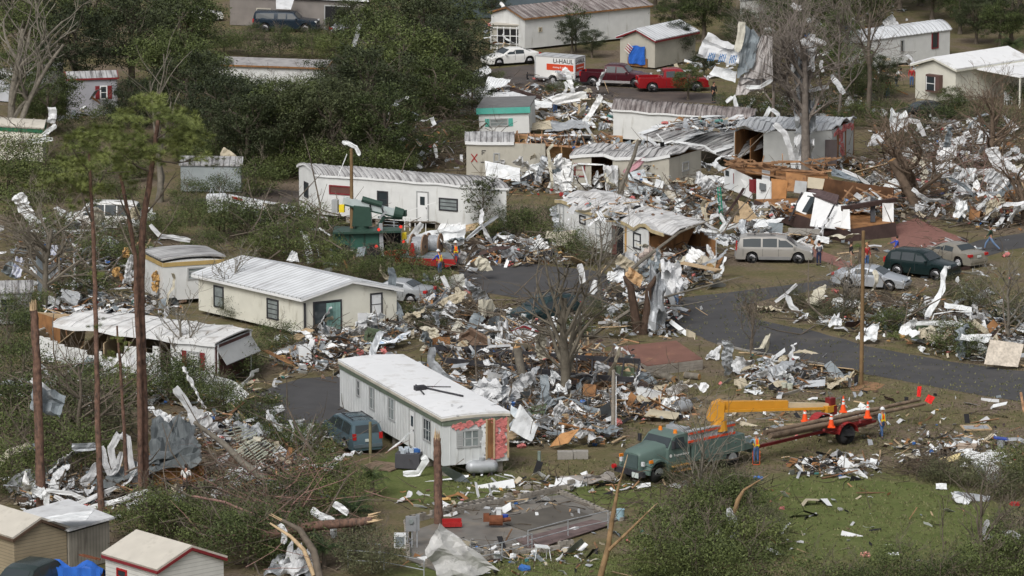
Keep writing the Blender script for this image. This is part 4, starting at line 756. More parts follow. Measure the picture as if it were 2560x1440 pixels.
def car(name, label, px, py, head, K, m, lower=None, cat='car', group=None, roofrack=False, dark_wheels=False):
    g0 = G(px, py); T = thing(name, label, cat, tuple(g0), R(head), group)
    Wh = K['Wd']/2; P = K['prof']; b_ = K['belt']; Hm = K['Ht']; x0, x1 = P[0][0], P[-1][0]; L2 = max(x0, -x1)
    xs = sorted(set([round(x0+(x1-x0)*i/56, 3) for i in range(57)]+[p[0] for p in P]), reverse=True); rows = []
    def wid(x): return Wh*(1-.13*(abs(x)/L2)**8)
    def sy(z): return Wh*(.99-.23*max(0, z-b_)/(Hm-b_))
    for x in xs:
        t = lerp_prof(P, x); w = wid(x); zb = K['z0']
        for wx in K['wx']:
            dd = abs(x-wx); ra = K['wr']+.09
            if dd < ra: zb = max(zb, K['wr']+math.sqrt(max(0, ra*ra-dd*dd)))
        if K.get('bed') and K['bed'][0] > x > K['bed'][1]: ring = [(w*.96, zb), (w, max(zb+.02, .62)), (w*.99, 1.0), (w*.99, t), (w*.9, t), (w*.88, .75), (0, .75)]
        elif t > b_+.06:
            y4 = min(w, sy(t-.06)); ring = [(w*.96, zb), (w, max(zb+.02, .62)), (w*1.0, b_-.18), (w*.985, b_), (y4, t-.06), (y4-.14, t), (0, t+.02)]
        else: ring = [(w*.96, min(zb, t-.08)), (w, min(max(zb+.02, .62), t-.07)), (w*1.0, t-.06), (w*.99, t-.05), (w*.97, t-.04), (w*.86, t), (0, t+.015)]
        rows.append([Vector((x, -y, z)) for y, z in ring]+[Vector((x, y, z)) for y, z in ring[-2::-1]])
    b = MB(); n = len(rows[0]); b.grid([p for r_ in rows for p in r_], len(rows), n)
    b.face([p for p in rows[0]][::-1]); b.face(rows[-1])
    b.build('body', m, T, 35)
    b = MB(); b.box(((x0+x1)/2, 0, K['z0']+.22), (x0-x1-.5, Wh*1.5, .4)); b.build('underbody', blacksteel, T)
    # wheels
    for wx in K['wx']:
        for s in (-1, 1):
            wb = MB(); y = s*(Wh-.13); wr = K['wr']; prof_ = [(-.11, wr*.72), (-.11, wr*.96), (-.07, wr), (.07, wr), (.11, wr*.96), (.11, wr*.72)]
            wb.tube([(wx, y+a, wr) for a, q in prof_], [q for a, q in prof_], 20); wo = wb.build('wheel', black, T, 40)
            hb = MB(); hb.tube([(wx, y+s*.112, wr), (wx, y+s*.128, wr)], [wr*.66, wr*.6], 14); hb.tube([(wx, y+s*.128, wr), (wx, y+s*.14, wr)], [wr*.22, wr*.18], 8)
            for q in range(5): hb.bar((wx, y+s*.13, wr), (wx+cos(q*2*pi/5)*wr*.6, y+s*.13, wr+sin(q*2*pi/5)*wr*.6), .02, .05)
            hb.build('rim', blacksteel if dark_wheels else hub, wo)
    # glass
    e = .006
    for i, (xa, xb) in enumerate(K['side']):
        for s in (-1, 1):
            ta, tb = lerp_prof(P, xa)-.13, lerp_prof(P, xb)-.13; xr = (xa+xb)/2; zt = min(Hm-.13, lerp_prof(P, xr)-.12); zb = b_+.04; pts = []
            xq = xa
            poly = [(xa, zb), (xb, zb)]+([(xb, tb)] if tb > zb+.05 else [])+[(xb+(xa-xb)*.12, min(zt, max(tb, zb+.1)))] + [(xr, zt)]+([(xa-(xa-xb)*.12, min(zt, lerp_prof(P, xa-(xa-xb)*.12)-.12))] if ta < zt-.02 else [(xa, zt)])+([(xa, ta)] if ta > zb+.05 and ta < zt-.02 else [])
            seen = [];
            for q in poly:
                if q not in seen: seen.append(q)
            gb = MB(); gb.prism([Vector((x, s*(min(wid(x), sy(z))+e), z)) for x, z in seen], (0, -s*.02, 0)); gb.build('side_window', glass, T)
    for nm, (xa, xb), sg in (('windshield', K['wind'], 1), ('rear_window', K['rear'], -1)):
        za, zb = lerp_prof(P, xa), lerp_prof(P, xb); d = Vector((xb-xa, 0, zb-za)); nn = Vector((-d.z, 0, d.x)).normalized(); nn = nn if nn.z > 0 else -nn; q = []
        for f, tw in ((.06, .0), (.93, .0)):
            x, z = xa+(xb-xa)*f, za+(zb-za)*f; y = min(wid(x), sy(z-.05))-.17 if sg > 0 or True else 0; q.append((x, y, z))
        pts = [Vector((q[0][0], -q[0][1], q[0][2])), Vector((q[0][0], q[0][1], q[0][2])), Vector((q[1][0], q[1][1], q[1][2])), Vector((q[1][0], -q[1][1], q[1][2]))]
        gb = MB(); gb.prism([p+nn*.035 for p in pts], -nn*.03); gb.build(nm, glass, T)
    # lamps, plate, bumpers, mirrors, door lines
    for s in (-1, 1):
        lb = MB(); lb.box((x0-.09, s*Wh*.70, P[2][1]-.08), (.16, Wh*.34, .15)); lb.build('headlight', clearlens, T)
        hz = .88 if K is SED else 1.02; lb = MB(); lb.box((x1+.10, s*Wh*.80, hz), (.22, Wh*(.34 if K is SED else .2), .17 if K is SED else .34)); lb.build('tail_light', redlens, T)
        lb = MB(); lb.box((K['wind'][0]-.2, s*(Wh+.09), b_+.08), (.12, .2, .14)); lb.build('mirror', m, T)
        for sa, sb in K['side']: db = MB(); db.box((sb+.0, s*(Wh+.001), .72), (.018, .01, .5)); db.build('door_seam', blacksteel, T)
        db = MB(); db.box((K['side'][0][1]+.14, s*(Wh+.012), b_-.12), (.16, .03, .04)); db.build('door_handle', m, T)
    lb = MB(); lb.box((x0+.01, 0, P[1][1]-.06), (.06, Wh*.7, .16)); lb.build('grille', blacksteel, T)
    lb = MB(); lb.box((x0+.0, 0, .44), (.14, Wh*1.7, .16)); lb.box((x1-.0, 0, .5), (.14, Wh*1.72, .18)); lb.build('bumper', lower or m, T)
    lb = MB(); lb.box((x1-.03, 0, .80), (.03, .34, .16)); lb.build('number_plate', plate, T)
    if lower:
        for s in (-1, 1): lb = MB(); lb.box((0.05, s*(Wh*.985), K['z0']+.11), (K['wx'][0]-K['wx'][1]-.95, .05, .2)); lb.build('rocker_panel', lower, T)
    if roofrack:
        lb = MB()
        for s in (-1, 1): lb.bar((.1, s*Wh*.6, Hm+.07), (-1.8, s*Wh*.6, Hm+.05), .04)
        for x in (-.2, -1.3): lb.bar((x, -Wh*.6, Hm+.09), (x, Wh*.6, Hm+.09), .04)
        lb.build('roof_rack', blacksteel, T)
    return T
G_V = 'vehicles parked among the wreckage'
car('minivan', 'silver minivan parked side on, in front of the toppled home', 1935, 652, -4, VAN, paint('warm_silver', (.43, .415, .39), .35), lower=mat('grey_plastic', (.20, .20, .20), .6, .1, 2), roofrack=True, cat='minivan')
car('minivan', 'blue grey minivan seen from behind beside the white trailer home', 880, 1112, 112, VAN, paint('blue_grey', (.10, .155, .185), .3), lower=mat('bluegrey_plastic', (.10, .13, .15), .6, .1, 2), roofrack=True, cat='minivan')
car('suv', 'dark green SUV parked between the silver and the beige sedans', 2305, 690, -33, SUV, paint('dark_green', (.008, .02, .021), .1), cat='suv')
car('sedan', 'beige sedan with red tail lights parked beyond the dark SUV', 2380, 657, 131, SED, paint('beige', (.30, .28, .24), .3))
car('sedan', 'silver sedan facing right behind brush and the lone pole', 2178, 718, -22, SED, paint('bright_silver', (.48, .51, .55), .4))
car('sedan', 'silver sedan tail poking out behind the cream gabled house', 990, 752, 158, SED, paint('silver', (.42, .44, .46), .4))
car('suv', 'teal SUV seen from its front behind the bare forked tree', 1360, 808, 222, SUV, paint('teal', (.03, .058, .062), .3), cat='suv', roofrack=True)
car('sedan', 'white sedan parked nose left beside the rental trailer', 1277, 160, 205, SED, paint('white', (.78, .78, .76)))
car('pickup_truck', 'maroon extended cab pickup with grey lower sides', 1540, 214, -14, PIK, paint('maroon', (.06, .008, .014), .1), lower=mat('grey_lower', (.30, .29, .29), .5, .1, 2), cat='pickup truck')
car('pickup_truck', 'bright red pickup with an open bed, nose hidden in a tree', 1680, 226, 6, PIK, paint('red', (.24, .008, .012)), cat='pickup truck')
car('pickup_truck', 'dark blue pickup with a matching bed topper at upper left', 716, 78, -8, TOP, paint('midnight', (.015, .028, .045), .2), cat='pickup truck')
car('sedan', 'white car half hidden by oak leaves near the top edge', 488, 52, 8, SED, paint('white', (.78, .78, .76)))
car('sedan', 'pale grey car seen from behind under the dark garage roof', 872, 88, 70, SED, paint('silver', (.42, .44, .46), .4))
car('sedan', 'black car under branches left of the cream bay window house', 2310, 298, -160, SED, paint('black', (.015, .018, .02), .1))
car('suv', 'dark off road car at the bottom left corner before the tan shed', 60, 1500, 245, SUV, paint('dim_green', (.03, .045, .045)), cat='suv', dark_wheels=True)
T = car('van', 'old white passenger van caught in bare branches at left', 262, 572, 176, dict(VAN, prof=[(2.55, .5), (2.5, .9), (2.3, 1.02), (1.7, 1.12), (1.2, 1.78), (.8, 1.95), (-1.9, 1.93), (-2.3, 1.8), (-2.5, 1.1), (-2.55, .5)], Ht=1.95, wind=(1.66, 1.22), side=[(1.35, .75), (.68, -.1), (-.17, -.95), (-1.02, -1.8)]), paint('white', (.78, .78, .76)), cat='van')
# spare wheel for the off road car
# ------------------------------------------------ rental box trailer
g0 = G(1400, 207); T = thing('box_trailer', 'white rental box trailer with orange red bands and black lettering', 'trailer', tuple(g0), R(-28))
# local x points to the door end (right in the photo)
tw = paint('trailer_white', (.74, .74, .72)); Lx, Wy, Hz = 3.7, 1.75, 1.75
b = MB(); b.box((0, 0, .5+Hz/2), (Lx, Wy, Hz)); b.build('box_body', tw, T)
b = MB(); b.box((0, 0, .5+Hz+.03), (Lx+.06, Wy+.06, .08))
for sx in (-1, 1):
    for sy_ in (-1, 1): b.box((sx*(Lx/2), sy_*(Wy/2), .5+Hz/2), (.09, .09, Hz))
b.box((0, 0, .5), (Lx+.06, Wy+.06, .12)); b.build('corner_trim', mat('aluminium_trim', (.45, .46, .47), .4, .1, 2), T)
b = MB()
for x in (-1.2, -.4, .4, 1.2): b.box((x, 0, .5+Hz+.08), (.05, Wy, .03))
b.build('roof_bow', mat('trailer_roof_grey', (.36, .37, .38), .5, .1, 2), T)
ob = mat('orange_red_band', (.62, .075, .03), .4, .05, 2)
b = MB(); b.box((.45, -Wy/2-.008, 1.42), (2.5, .012, .52)); b.build('side_band', ob, T)
b = MB(); b.box((Lx/2+.008, 0, 1.42), (.012, Wy-.3, .55)); b.build('rear_band', ob, T)
def text(T, body, size, loc, rot, m, name='lettering', ext=.004):
    c = bpy.data.curves.new(name, 'FONT'); c.body = body; c.size = size; c.align_x = 'CENTER'; c.align_y = 'CENTER'; c.extrude = ext; c.offset = size*.012; c.materials.append(m)
    o = bpy.data.objects.new(name, c); COL.objects.link(o); bpy.context.view_layer.update(); me = bpy.data.meshes.new_from_object(o); bpy.data.objects.remove(o); o = bpy.data.objects.new(name, me); COL.objects.link(o); o.parent = T; o.location = loc; o.rotation_euler = rot; return o
text(T, 'U-HAUL', .52, (.75, -Wy/2-.012, 1.93), (pi/2, 0, 0), blacksteel); text(T, 'U-HAUL', .46, (Lx/2+.014, 0, 1.93), (pi/2, 0, pi/2), blacksteel)
text(T, 'moving & storage', .2, (.5, -Wy/2-.018, 1.42), (pi/2, 0, 0), clothwhite); text(T, 'moving & storage', .16, (Lx/2+.018, 0, 1.42), (pi/2, 0, pi/2), clothwhite)
b = MB(); b.box((Lx/2+.01, .1, 1.02), (.012, .5, .35)); b.build('decal', mat('blue_decal', (.2, .35, .6), .5, .3, 6), T)
b = MB(); b.box((Lx/2+.012, 0, .68), (.012, Wy-.2, .2)); b.build('ramp_plate', blacksteel, T)
for s in (-1, 1):
    b = MB(); b.tube([(-.1, s*(Wy/2+.02), .35), (-.1, s*(Wy/2+.2), .35)], .35, 18); w_ = b.build('wheel', black, T, 40); b = MB(); b.cyl((-.1, s*(Wy/2+.2), .35), (-.1, s*(Wy/2+.22), .35), .2, 12); b.build('rim', hub, w_)
    b = MB()
    for q in range(7): a_, c_ = pi*q/7, pi*(q+1)/7; b.prism([(-.1+.44*cos(a_), s*(Wy/2), .38+.44*sin(a_)), (-.1+.44*cos(c_), s*(Wy/2), .38+.44*sin(c_)), (-.1+.44*cos(c_), s*(Wy/2+.26), .38+.44*sin(c_)), (-.1+.44*cos(a_), s*(Wy/2+.26), .38+.44*sin(a_))], (0, 0, .03))
    b.build('fender', tw, T); b = MB(); b.box((Lx/2+.02, s*.7, .82), (.03, .1, .12)); b.build('tail_light', redlens, T)
b = MB(); b.bar((-Lx/2, -.5, .5), (-Lx/2-1.3, 0, .45), .08); b.bar((-Lx/2, .5, .5), (-Lx/2-1.3, 0, .45), .08); b.tube([(-Lx/2-1.2, 0, 0), (-Lx/2-1.2, 0, .7)], .04, 6); b.build('tongue', blacksteel, T)
# ------------------------------------------------ green utility crane truck (nose down-left)
p0, p1 = G(1592, 1204), G(1846, 1150); hd = math.atan2(p0.y-p1.y, p0.x-p1.x)
T = thing('crane_truck', 'grey green utility truck with a folded yellow crane boom', 'utility truck', tuple((p0+p1)/2), hd)
ug = utilgreen; Lt = (p0-p1).length+.8; xf = Lt/2; xb = -Lt/2
# hood: lofted stations
def loft(b, st, mi=0):
    rows = [[Vector((x, -w*f, z)) for f, z in ((.98, zb), (1, zb+(zt-zb)*.5), (.97, zt-.14), (.84, zt-.02))]+[Vector((x, 0, zt+.03))]+[Vector((x, w*f, z)) for f, z in ((.84, zt-.02), (.97, zt-.14), (1, zb+(zt-zb)*.5), (.98, zb))] for x, w, zb, zt in st]
    b.grid([p for r in rows for p in r], len(rows), 9, 0, mi); b.face(rows[0][::-1], mi); b.face(rows[-1], mi)
b = MB(); loft(b, [(xf, .62, .75, 1.62), (xf-.15, .68, .75, 1.74), (xf-1.0, .78, .8, 1.86), (xf-1.75, .88, .8, 1.98)]); b.build('hood', ug, T, 45)
b = MB(); b.box((xf+.03, 0, 1.2), (.05, 1.0, .72)); gr_ = b.build('grille', mat('grille_grey', (.07, .10, .10), .5, .1, 3), T)
b = MB(); b.box((xf+.12, 0, .62), (.22, 2.2, .28)); b.build('bumper', blacksteel, T)
cabm = MB(); xc0, xc1 = xf-1.7, xf-3.35
for s in (1,):
    prof = [(xc0, .75), (xc0, 1.72), (xc0-.45, 2.30), (xc0-.72, 2.40), (xc1, 2.40), (xc1, .75)]
    for i in range(len(prof)):
        pass
    A_ = [Vector((x, -1.08+(.12 if z > 2 else 0), z)) for x, z in prof]; B_ = [Vector((x, 1.08-(.12 if z > 2 else 0), z)) for x, z in prof]; n = len(A_)
    cabm.add(A_+B_, [tuple(range(n))[::-1], tuple(range(n, 2*n))]+[(i, (i+1) % n, (i+1) % n+n, i+n) for i in range(n)])
cabm.build('cab', ug, T, 30)
nn = Vector((.7, 0, .5)).normalized(); b = MB(); b.prism([Vector((xc0-.04, -.98, 1.78))+nn*.03, Vector((xc0-.04, .98, 1.78))+nn*.03, Vector((xc0-.41, .88, 2.25))+nn*.03, Vector((xc0-.41, -.88, 2.25))+nn*.03], -nn*.02); b.build('windshield', glass, T)
for s in (-1, 1):
    b = MB(); b.prism([Vector((xc0-.22, s*1.088, 1.72)), Vector((xc1+.45, s*1.088, 1.72)), Vector((xc1+.45, s*.99, 2.26)), Vector((xc0-.58, s*.99, 2.26))], (0, s*.02, 0)); b.build('side_window', glass, T)
    b = MB(); b.box((xc1+.35, s*1.083, 1.35), (.03, .02, 1.2)); b.build('door_seam', blacksteel, T)
    b = MB(); b.box((xf-.05, s*.84, 1.15), (.12, .18, .22)); b.build('headlight', clearlens, T)
    b = MB(); b.box((xf-.35, s*1.16, 1.28), (.25, .08, .16)); b.build('turn_signal', amber, T)
    b = MB(); b.tube([(xf-.45+0, s*1.28, 2.0), (xf-.45, s*1.28, 2.0)], .01, 4)
    b = MB(); b.box((xc0-.15, s*1.32, 2.0), (.1, .2, .4)); b.bar((xc0-.2, s*1.05, 2.2), (xc0-.15, s*1.3, 2.15), .03); b.build('mirror', blacksteel, T)
    # front fender arch
    b = MB(); xw = xf-.95; pr_ = [Vector((xw+.68*cos(a), s*.7, .55+.66*sin(a))) for a in [pi*i/10 for i in range(11)]]; po = [Vector((p.x, s*1.2, p.z)) for p in pr_]
    for i in range(10): b.prism([pr_[i], pr_[i+1], po[i+1], po[i]], (pr_[i]+pr_[i+1]-Vector((2*xw, s*1.4, 1.1))).normalized()*.1)
    b.prism([po[0]]+po[1:]+[po[0]+Vector((.02, 0, 0))], (0, s*.01, 0)) if False else None
    b.build('fender', ug, T, 40)
    for xw_, ww, yy in ((xf-.95, .28, 1.0), (xb+2.0, .5, .92)):
        b = MB(); pf = [(-ww/2, .36), (-ww/2, .5), (-ww/2+.05, .53), (ww/2-.05, .53), (ww/2, .5), (ww/2, .36)]; b.tube([(xw_, s*yy+a, .53) for a, q in pf], [q for a, q in pf], 22); w_ = b.build('wheel', black, T, 40)
        b = MB(); b.tube([(xw_, s*(yy+ww/2+.005), .53), (xw_, s*(yy+ww/2-.06), .53)], [.33, .2], 14); b.tube([(xw_, s*(yy+ww/2-.02), .53), (xw_, s*(yy+ww/2+.05), .53)], .09, 8); b.build('rim', mat('grey_rim', (.25, .26, .26), .5, .1, 3), w_)
    for i in range(2):
        b = MB(); b.box((xc0-.85-.1*i, s*(1.12+.0), .78-.3*i), (1.25, .34, .06)); b.build('step', mat('orange_step', (.55, .28, .08), .6, .2, 3), T)
# service body
b = MB(); b.box(((xc1-.15+xb+1.1)/2, 0, 1.32), (abs(xc1-.15-(xb+1.1)), 2.35, .95)); b.box(((xc1-.15+xb+1.1)/2, 0, .78), (abs(xc1-.15-(xb+1.1))*.4, 2.3, .35)); b.build('service_body', ug, T)
for s in (-1, 1):
    for i in range(4):
        b = MB(); x = xc1-.5-i*.92; b.box((x, s*1.178, 1.34), (.86, .02, .82)); d_ = b.build('locker_door', ug, T); b = MB(); b.box((x, s*1.20, 1.4), (.12, .03, .05)); b.build('handle', chrome, d_)
b = MB(); b.box((xb+.6, 0, 1.0), (1.5, 2.1, .35)); b.box((xb+.2, 0, .75), (.3, 1.8, .4)); b.build('tail_deck', ug, T)
b = MB(); x = (xc1+xb+1.2)/2+.45
for z in (1.95, 2.4): b.box((x, 1.17, z), (3.5, .06, .12))
b.build('red_side_rail', ob, T)
b = MB(); b.box((x, 1.10, 2.18), (3.4, .04, .36)); 
for i in range(9): b.box((x-1.6+i*.4, 1.14, 2.18), (.06, .06, .4))
b.box((x, 1.05, 2.5), (3.5, .3, .06)); b.build('ladder_rack', galv, T)
b = MB(); b.box((xc1-.1, 0, 2.46), (.5, 1.4, .24)); b.build('cab_rack', galv, T)
for y in (-.6, .55):
    b = MB(); b.tube([(xc0-1.0, y, 2.4), (xc0-1.0, y, 2.6)], [.12, .09], 10); b.build('beacon', amber, T)
text(T, 'Progress Energy', .17, (xc0-.95, 1.10, 1.35), (pi/2, 0, pi), clothwhite)
b = MB(); b.cyl((xc0-.17, 1.082, 1.36), (xc0-.17, 1.095, 1.36), .09, 12); b.build('door_emblem', clothwhite, T)
b = MB(); b.box((xf+.245, .55, .55), (.02, .5, .28)); b.build('number_plate', plate, T)
b = MB(); b.tube([(xf+.25, -1.0, .8), (xf+.42, -1.0, .8)], .13, 10); b.build('bumper_lamp', redlens, T)
# crane: pedestal, knuckle, boom in world space, parented to the truck
Ti = T.matrix_basis.inverted(); wq = lambda x, y, D: Ti @ V(x, y, D)
Dc = (p0+p1).y/2+.4
b = MB(); b.tube([wq(1797, 1075, Dc), wq(1797, 1050, Dc)], [.5, .42], 14); b.build('turret', cranep, T)
b = MB(); b.prism([wq(x, y, Dc-.35) for x, y in ((1766, 1046), (1780, 1012), (1800, 1003), (1812, 1010), (1810, 1050), (1800, 1055), (1772, 1053))], (Ti.to_3x3() @ Vector((0, .75, 0)))); b.build('knuckle', cranep, T)
b = MB(); b.bar(wq(1798, 1013, Dc), wq(1968, 1011, Dc+1.2), .3, .44); b.build('boom', cranep, T)
b = MB(); b.bar(wq(1960, 1012, Dc+1.15), wq(2082, 1014, Dc+2.0), .22, .26); b.build('boom_extension', mat('boom_cream', (.55, .45, .30), .5, .1, 2), T)
b = MB(); b.bar(wq(1812, 1028, Dc-.3), wq(2060, 1021, Dc+1.6), .12, .13); b.build('ram', cranep, T)
b = MB(); b.box(wq(2072, 1021, Dc+1.9), (.7, .5, .35)); b.build('boom_head', cranep, T)
b = MB(); b.box(wq(2076, 1005, Dc+2.0), (.4, .4, .5)); b.box(wq(2084, 1024, Dc+2.0), (.25, .3, .5)); b.build('winch_head', redtrailer, T)
b = MB()
for x, y, x2, y2 in ((2085, 1000, 2105, 992), (2105, 992, 2103, 1012), (2103, 1012, 2086, 1016), (2082, 985, 2070, 980), (2070, 980, 2078, 998)): b.bar(wq(x, y, Dc+2), wq(x2, y2, Dc+2), .05)
b.build('pole_grab', chrome, T)
YD = thing('water_cooler', 'yellow drink cooler strapped to the tail of the crane truck', 'cooler', tuple(V(1846, 1112, DR(1160)))); b = MB(); b.tube([(0, 0, 0), (0, 0, .12), (0, 0, .5)], [.19, .22, .22], 14); b.build('cooler_body', yellowp, YD); b = MB(); b.tube([(0, 0, .5), (0, 0, .6)], [.235, .2], 14); b.build('lid', redpaint, YD)
BR = thing('barrier_frame', 'thin orange step frame hanging behind the vest worker at the truck', 'frame', tuple(G(1890, 1160))); b = MB()
for x in (-.19, .19): b.box((x, -.25, .4), (.02, .02, .8))
b.box((0, -.25, .03), (.4, .02, .02)); b.build('frame', orangep, BR)
# ------------------------------------------------ pole trailer
q0, q1 = G(1895, 1150), G(2178, 1100); hd2 = math.atan2(q1.y-q0.y, q1.x-q0.x); T = thing('pole_trailer', 'red two wheeled pole trailer hitched behind the crane truck', 'trailer', tuple(G(2082, 1112)), hd2)
Ti2 = T.matrix_basis.inverted(); wt = lambda x, y, D: Ti2 @ V(x, y, D); D0, D1 = DR(1150), DR(1098)
b = MB(); b.bar(wt(1893, 1117, D0), wt(2178, 1050, D1), .14, .16); b.build('drawbar', redtrailer, T)
b = MB(); b.bar(wt(2075, 1082, DR(1112)), wt(2180, 1050, DR(1090)), .7, .12)
for i in range(3): b.bar(wt(2060+i*45, 1075-i*10, DR(1125)), wt(2060+i*45, 1066-i*10, DR(1075)), .14, .14)
b.build('bed_frame', redtrailer, T)
for (x, y, D) in ((2113, 1085, DR(1110)), (2052, 1085, DR(1088))):
    c = wt(x, y, D); c.z = .56; b = MB(); s = -1 if x > 2100 else 1; yy = Vector((0, 1, 0)); pf = [(-.22, .36), (-.22, .53), (-.17, .56), (.17, .56), (.22, .53), (.22, .36)]
    b.tube([c+yy*a for a, q in pf], [q for a, q in pf], 24); w_ = b.build('wheel', black, T, 40); b = MB(); b.tube([c-yy*.225, c-yy*.1], [.34, .24], 14); b.tube([c-yy*.1, c-yy*.26], .09, 8); b.build('rim', blacksteel, w_)
    b = MB(); pr_ = [c+Vector((.68*cos(a), -.32, .68*sin(a))) for a in [pi*.05+pi*.9*i/10 for i in range(11)]]
    for i in range(10): b.prism([pr_[i], pr_[i+1], pr_[i+1]+yy*.64, pr_[i]+yy*.64], (pr_[i]-c+Vector((0, .32, 0))).normalized()*.04)
    b.build('fender', mat('faded_red', (.30, .03, .03), .45, .15, 2), T)
    if x > 2100: b = MB(); b.tube([c+yy*.3, Vector((c.x, wt(2052, 1085, DR(1088)).y-.3, .56))], .07, 8); b.build('axle', blacksteel, T)
for i, (a_, c_, lab) in enumerate((((1912, 1082, DR(1152)+.7), (2300, 999, DR(1058)+.9), 'weathered utility pole on the trailer, upper of the two'), ((1924, 1090, DR(1152)-.2), (2312, 1009, DR(1060)-.2), 'weathered utility pole on the trailer, nearer of the two'))):
    b = MB(); A_, B_ = V(*a_), V(*c_); N = 10; b.tube([A_.lerp(B_, j/N) for j in range(N+1)], [.155-.06*j/N for j in range(N+1)], 14); o = b.build('utility_pole', logwood, None, 50); tag(o, lab, 'pole')
b = MB(); A_, B_ = V(1935, 1092, DR(1150)+.3), V(2160, 1046, DR(1100)+.2); b.tube([A_.lerp(B_, j/8) for j in range(9)], .13, 12); tag(b.build('utility_pole', logwood, None, 50), 'third shorter pole lying under the two long poles', 'pole')
def cone(px, py, D, label):
    p = V(px, py, D); T = thing('traffic_cone', label, 'traffic cone', tuple(p), 0, 'orange traffic cones on the pole trailer')
    b = MB(); b.box((0, 0, .02), (.42, .42, .05)); b.build('base', orangep, T)
    b = MB(); b.tube([(0, 0, .04), (0, 0, .45)], [.17, .10], 16); b.tube([(0, 0, .58), (0, 0, .66)], [.085, .07], 16); b.tube([(0, 0, .76), (0, 0, .92)], [.055, .03], 16); b.build('cone_body', orangep, T, 50)
    b = MB(); b.tube([(0, 0, .45), (0, 0, .58)], [.104, .088], 16); b.tube([(0, 0, .66), (0, 0, .76)], [.075, .058], 16); b.build('reflective_collar', clothwhite, T, 50)
cone(2012, 1054, DR(1110), 'small orange cone furthest left, behind the loaded poles'); cone(2078, 1068, DR(1115)-.6, 'orange cone standing in front of the loaded poles'); cone(2108, 1030, DR(1085), 'orange cone behind the poles beside the winch head'); cone(2169, 1044, DR(1100)-.4, 'orange cone nearest the trailer tail and flags')
for (x, y, w_, h_, r_, lab) in ((2297, 980, .22, .6, .1, 'narrow red warning flag standing on the pole ends'), (2320, 995, .42, .45, .9, 'tilted square red warning flag on the pole ends')):
    p = V(x, y+12, DR(1078)); b = MB(); pts = [Vector((-w_/2+w_*i/4, .04*sin(i*1.7+j), h_*j/4)) for i in range(5) for j in range(5)]; b.grid(pts, 5, 5, .01); o = b.build('warning_flag', mat('flag_red', (.85, .035, .03), .6, .08, 2), None, loc=tuple(p)); o.rotation_euler = (0, r_*.5, 0); tag(o, lab, 'flag')
# ------------------------------------------------ digger truck and reel trailer behind the brush
g0 = G(925, 640); T = thing('digger_truck', 'dark green line truck with a white boom behind the leafy brush', 'utility truck', tuple(g0), R(-12)); Ti3 = T.matrix_basis.inverted(); wd = lambda x, y, D: Ti3 @ V(x, y, D); Dg = DR(640)
b = MB(); b.prism([wd(x, y, Dg-1) for x, y in ((832, 580), (948, 582), (950, 634), (830, 640))], Ti3.to_3x3() @ Vector((0, 2.2, 0))); b.build('service_body', diggreen, T)
for i in range(3):
    b = MB(); b.prism([wd(x, y, Dg-1.02) for x, y in ((840+i*37, 582), (872+i*37, 582), (872+i*37, 622), (840+i*37, 622))], Ti3.to_3x3() @ Vector((0, -.02, 0))); d_ = b.build('locker_door', mat('green_locker', (.04, .11, .085), .4, .1, 2), T)
b = MB(); b.prism([wd(x, y, Dg-.5) for x, y in ((884, 515), (926, 520), (930, 566), (880, 566))], Ti3.to_3x3() @ Vector((0, 1.2, 0))); b.tube([wd(905, 560, Dg), wd(905, 575, Dg)], .5, 14); b.build('turret', diggreen, T)
b = MB(); b.bar(wd(858, 500, Dg), wd(990, 532, Dg), .4, .46); b.build('boom', mat('boom_grey_white', (.46, .52, .52), .4, .1, 2), T); b = MB(); b.bar(wd(860, 511, Dg-.1), wd(985, 541, Dg-.1), .3, .1); b.bar(wd(945, 566, Dg), wd(962, 540, Dg), .2); b.bar(wd(945, 543, Dg), wd(1000, 547, Dg), .12); b.bar(wd(834, 578, Dg-.6), wd(1004, 574, Dg-.6), 1.6, .14); b.build('boom_support', diggreen, T); b = MB(); b.bar(wd(925, 512, Dg-.3), wd(928, 524, Dg-.3), .05, .3); b.bar(wd(955, 519, Dg-.3), wd(958, 531, Dg-.3), .05, .3); b.build('hose', blacksteel, T); b = MB(); b.tube([wd(985, 531, Dg-.1), wd(1008, 536, Dg-.1)], [.42, .36], 14); b.box(wd(1010, 533, Dg), (.35, .3, .4)); b.build('boom_head', diggreen, T)
b = MB(); b.tube([wd(905, 497, Dg-.2), wd(955, 512, Dg-.2)], .2, 10); b.build('ram', diggreen, T); b = MB(); b.box(wd(855, 521, Dg-.3), (.34, .3, .5)); b.build('yellow_pod', yellowp, T); b = MB(); b.box(wd(838, 515, Dg-.3), (.4, .4, .85)); b.build('bucket', greyw, T)
b = MB(); b.prism([wd(x, y, Dg) for x, y in ((952, 575), (1000, 570), (1004, 632), (955, 636))], Ti3.to_3x3() @ Vector((0, 1.5, 0))); b.build('tail_well', dark, T)
b = MB(); b.prism([wd(x, y, Dg-1.1) for x, y in ((947, 560), (956, 560), (960, 640), (950, 640))], Ti3.to_3x3() @ Vector((0, .3, 0)))
for y in (545, 553, 561, 569): b.bar(wd(960, y, Dg), wd(996, y+3, Dg), .04)
b.bar(wd(948, 546, Dg-.5), wd(966, 528, Dg-.5), .12); b.bar(wd(985, 540, Dg), wd(985, 575, Dg), .06); b.build('tail_frame', galv, T)
for (x, y) in ((947, 574), (1002, 567), (1009, 604), (941, 616)):
    b = MB(); b.cyl(wd(x, y, Dg-1.2), wd(x, y, Dg-1.3), .11, 10); b.build('tail_light', mat('bright_red_lens', (.9, .05, .03), .3, .03, 2), T)
b = MB(); b.box(wd(1011, 590, Dg-.2), (.3, .3, .45)); b.build('yellow_box', yellowp, T)
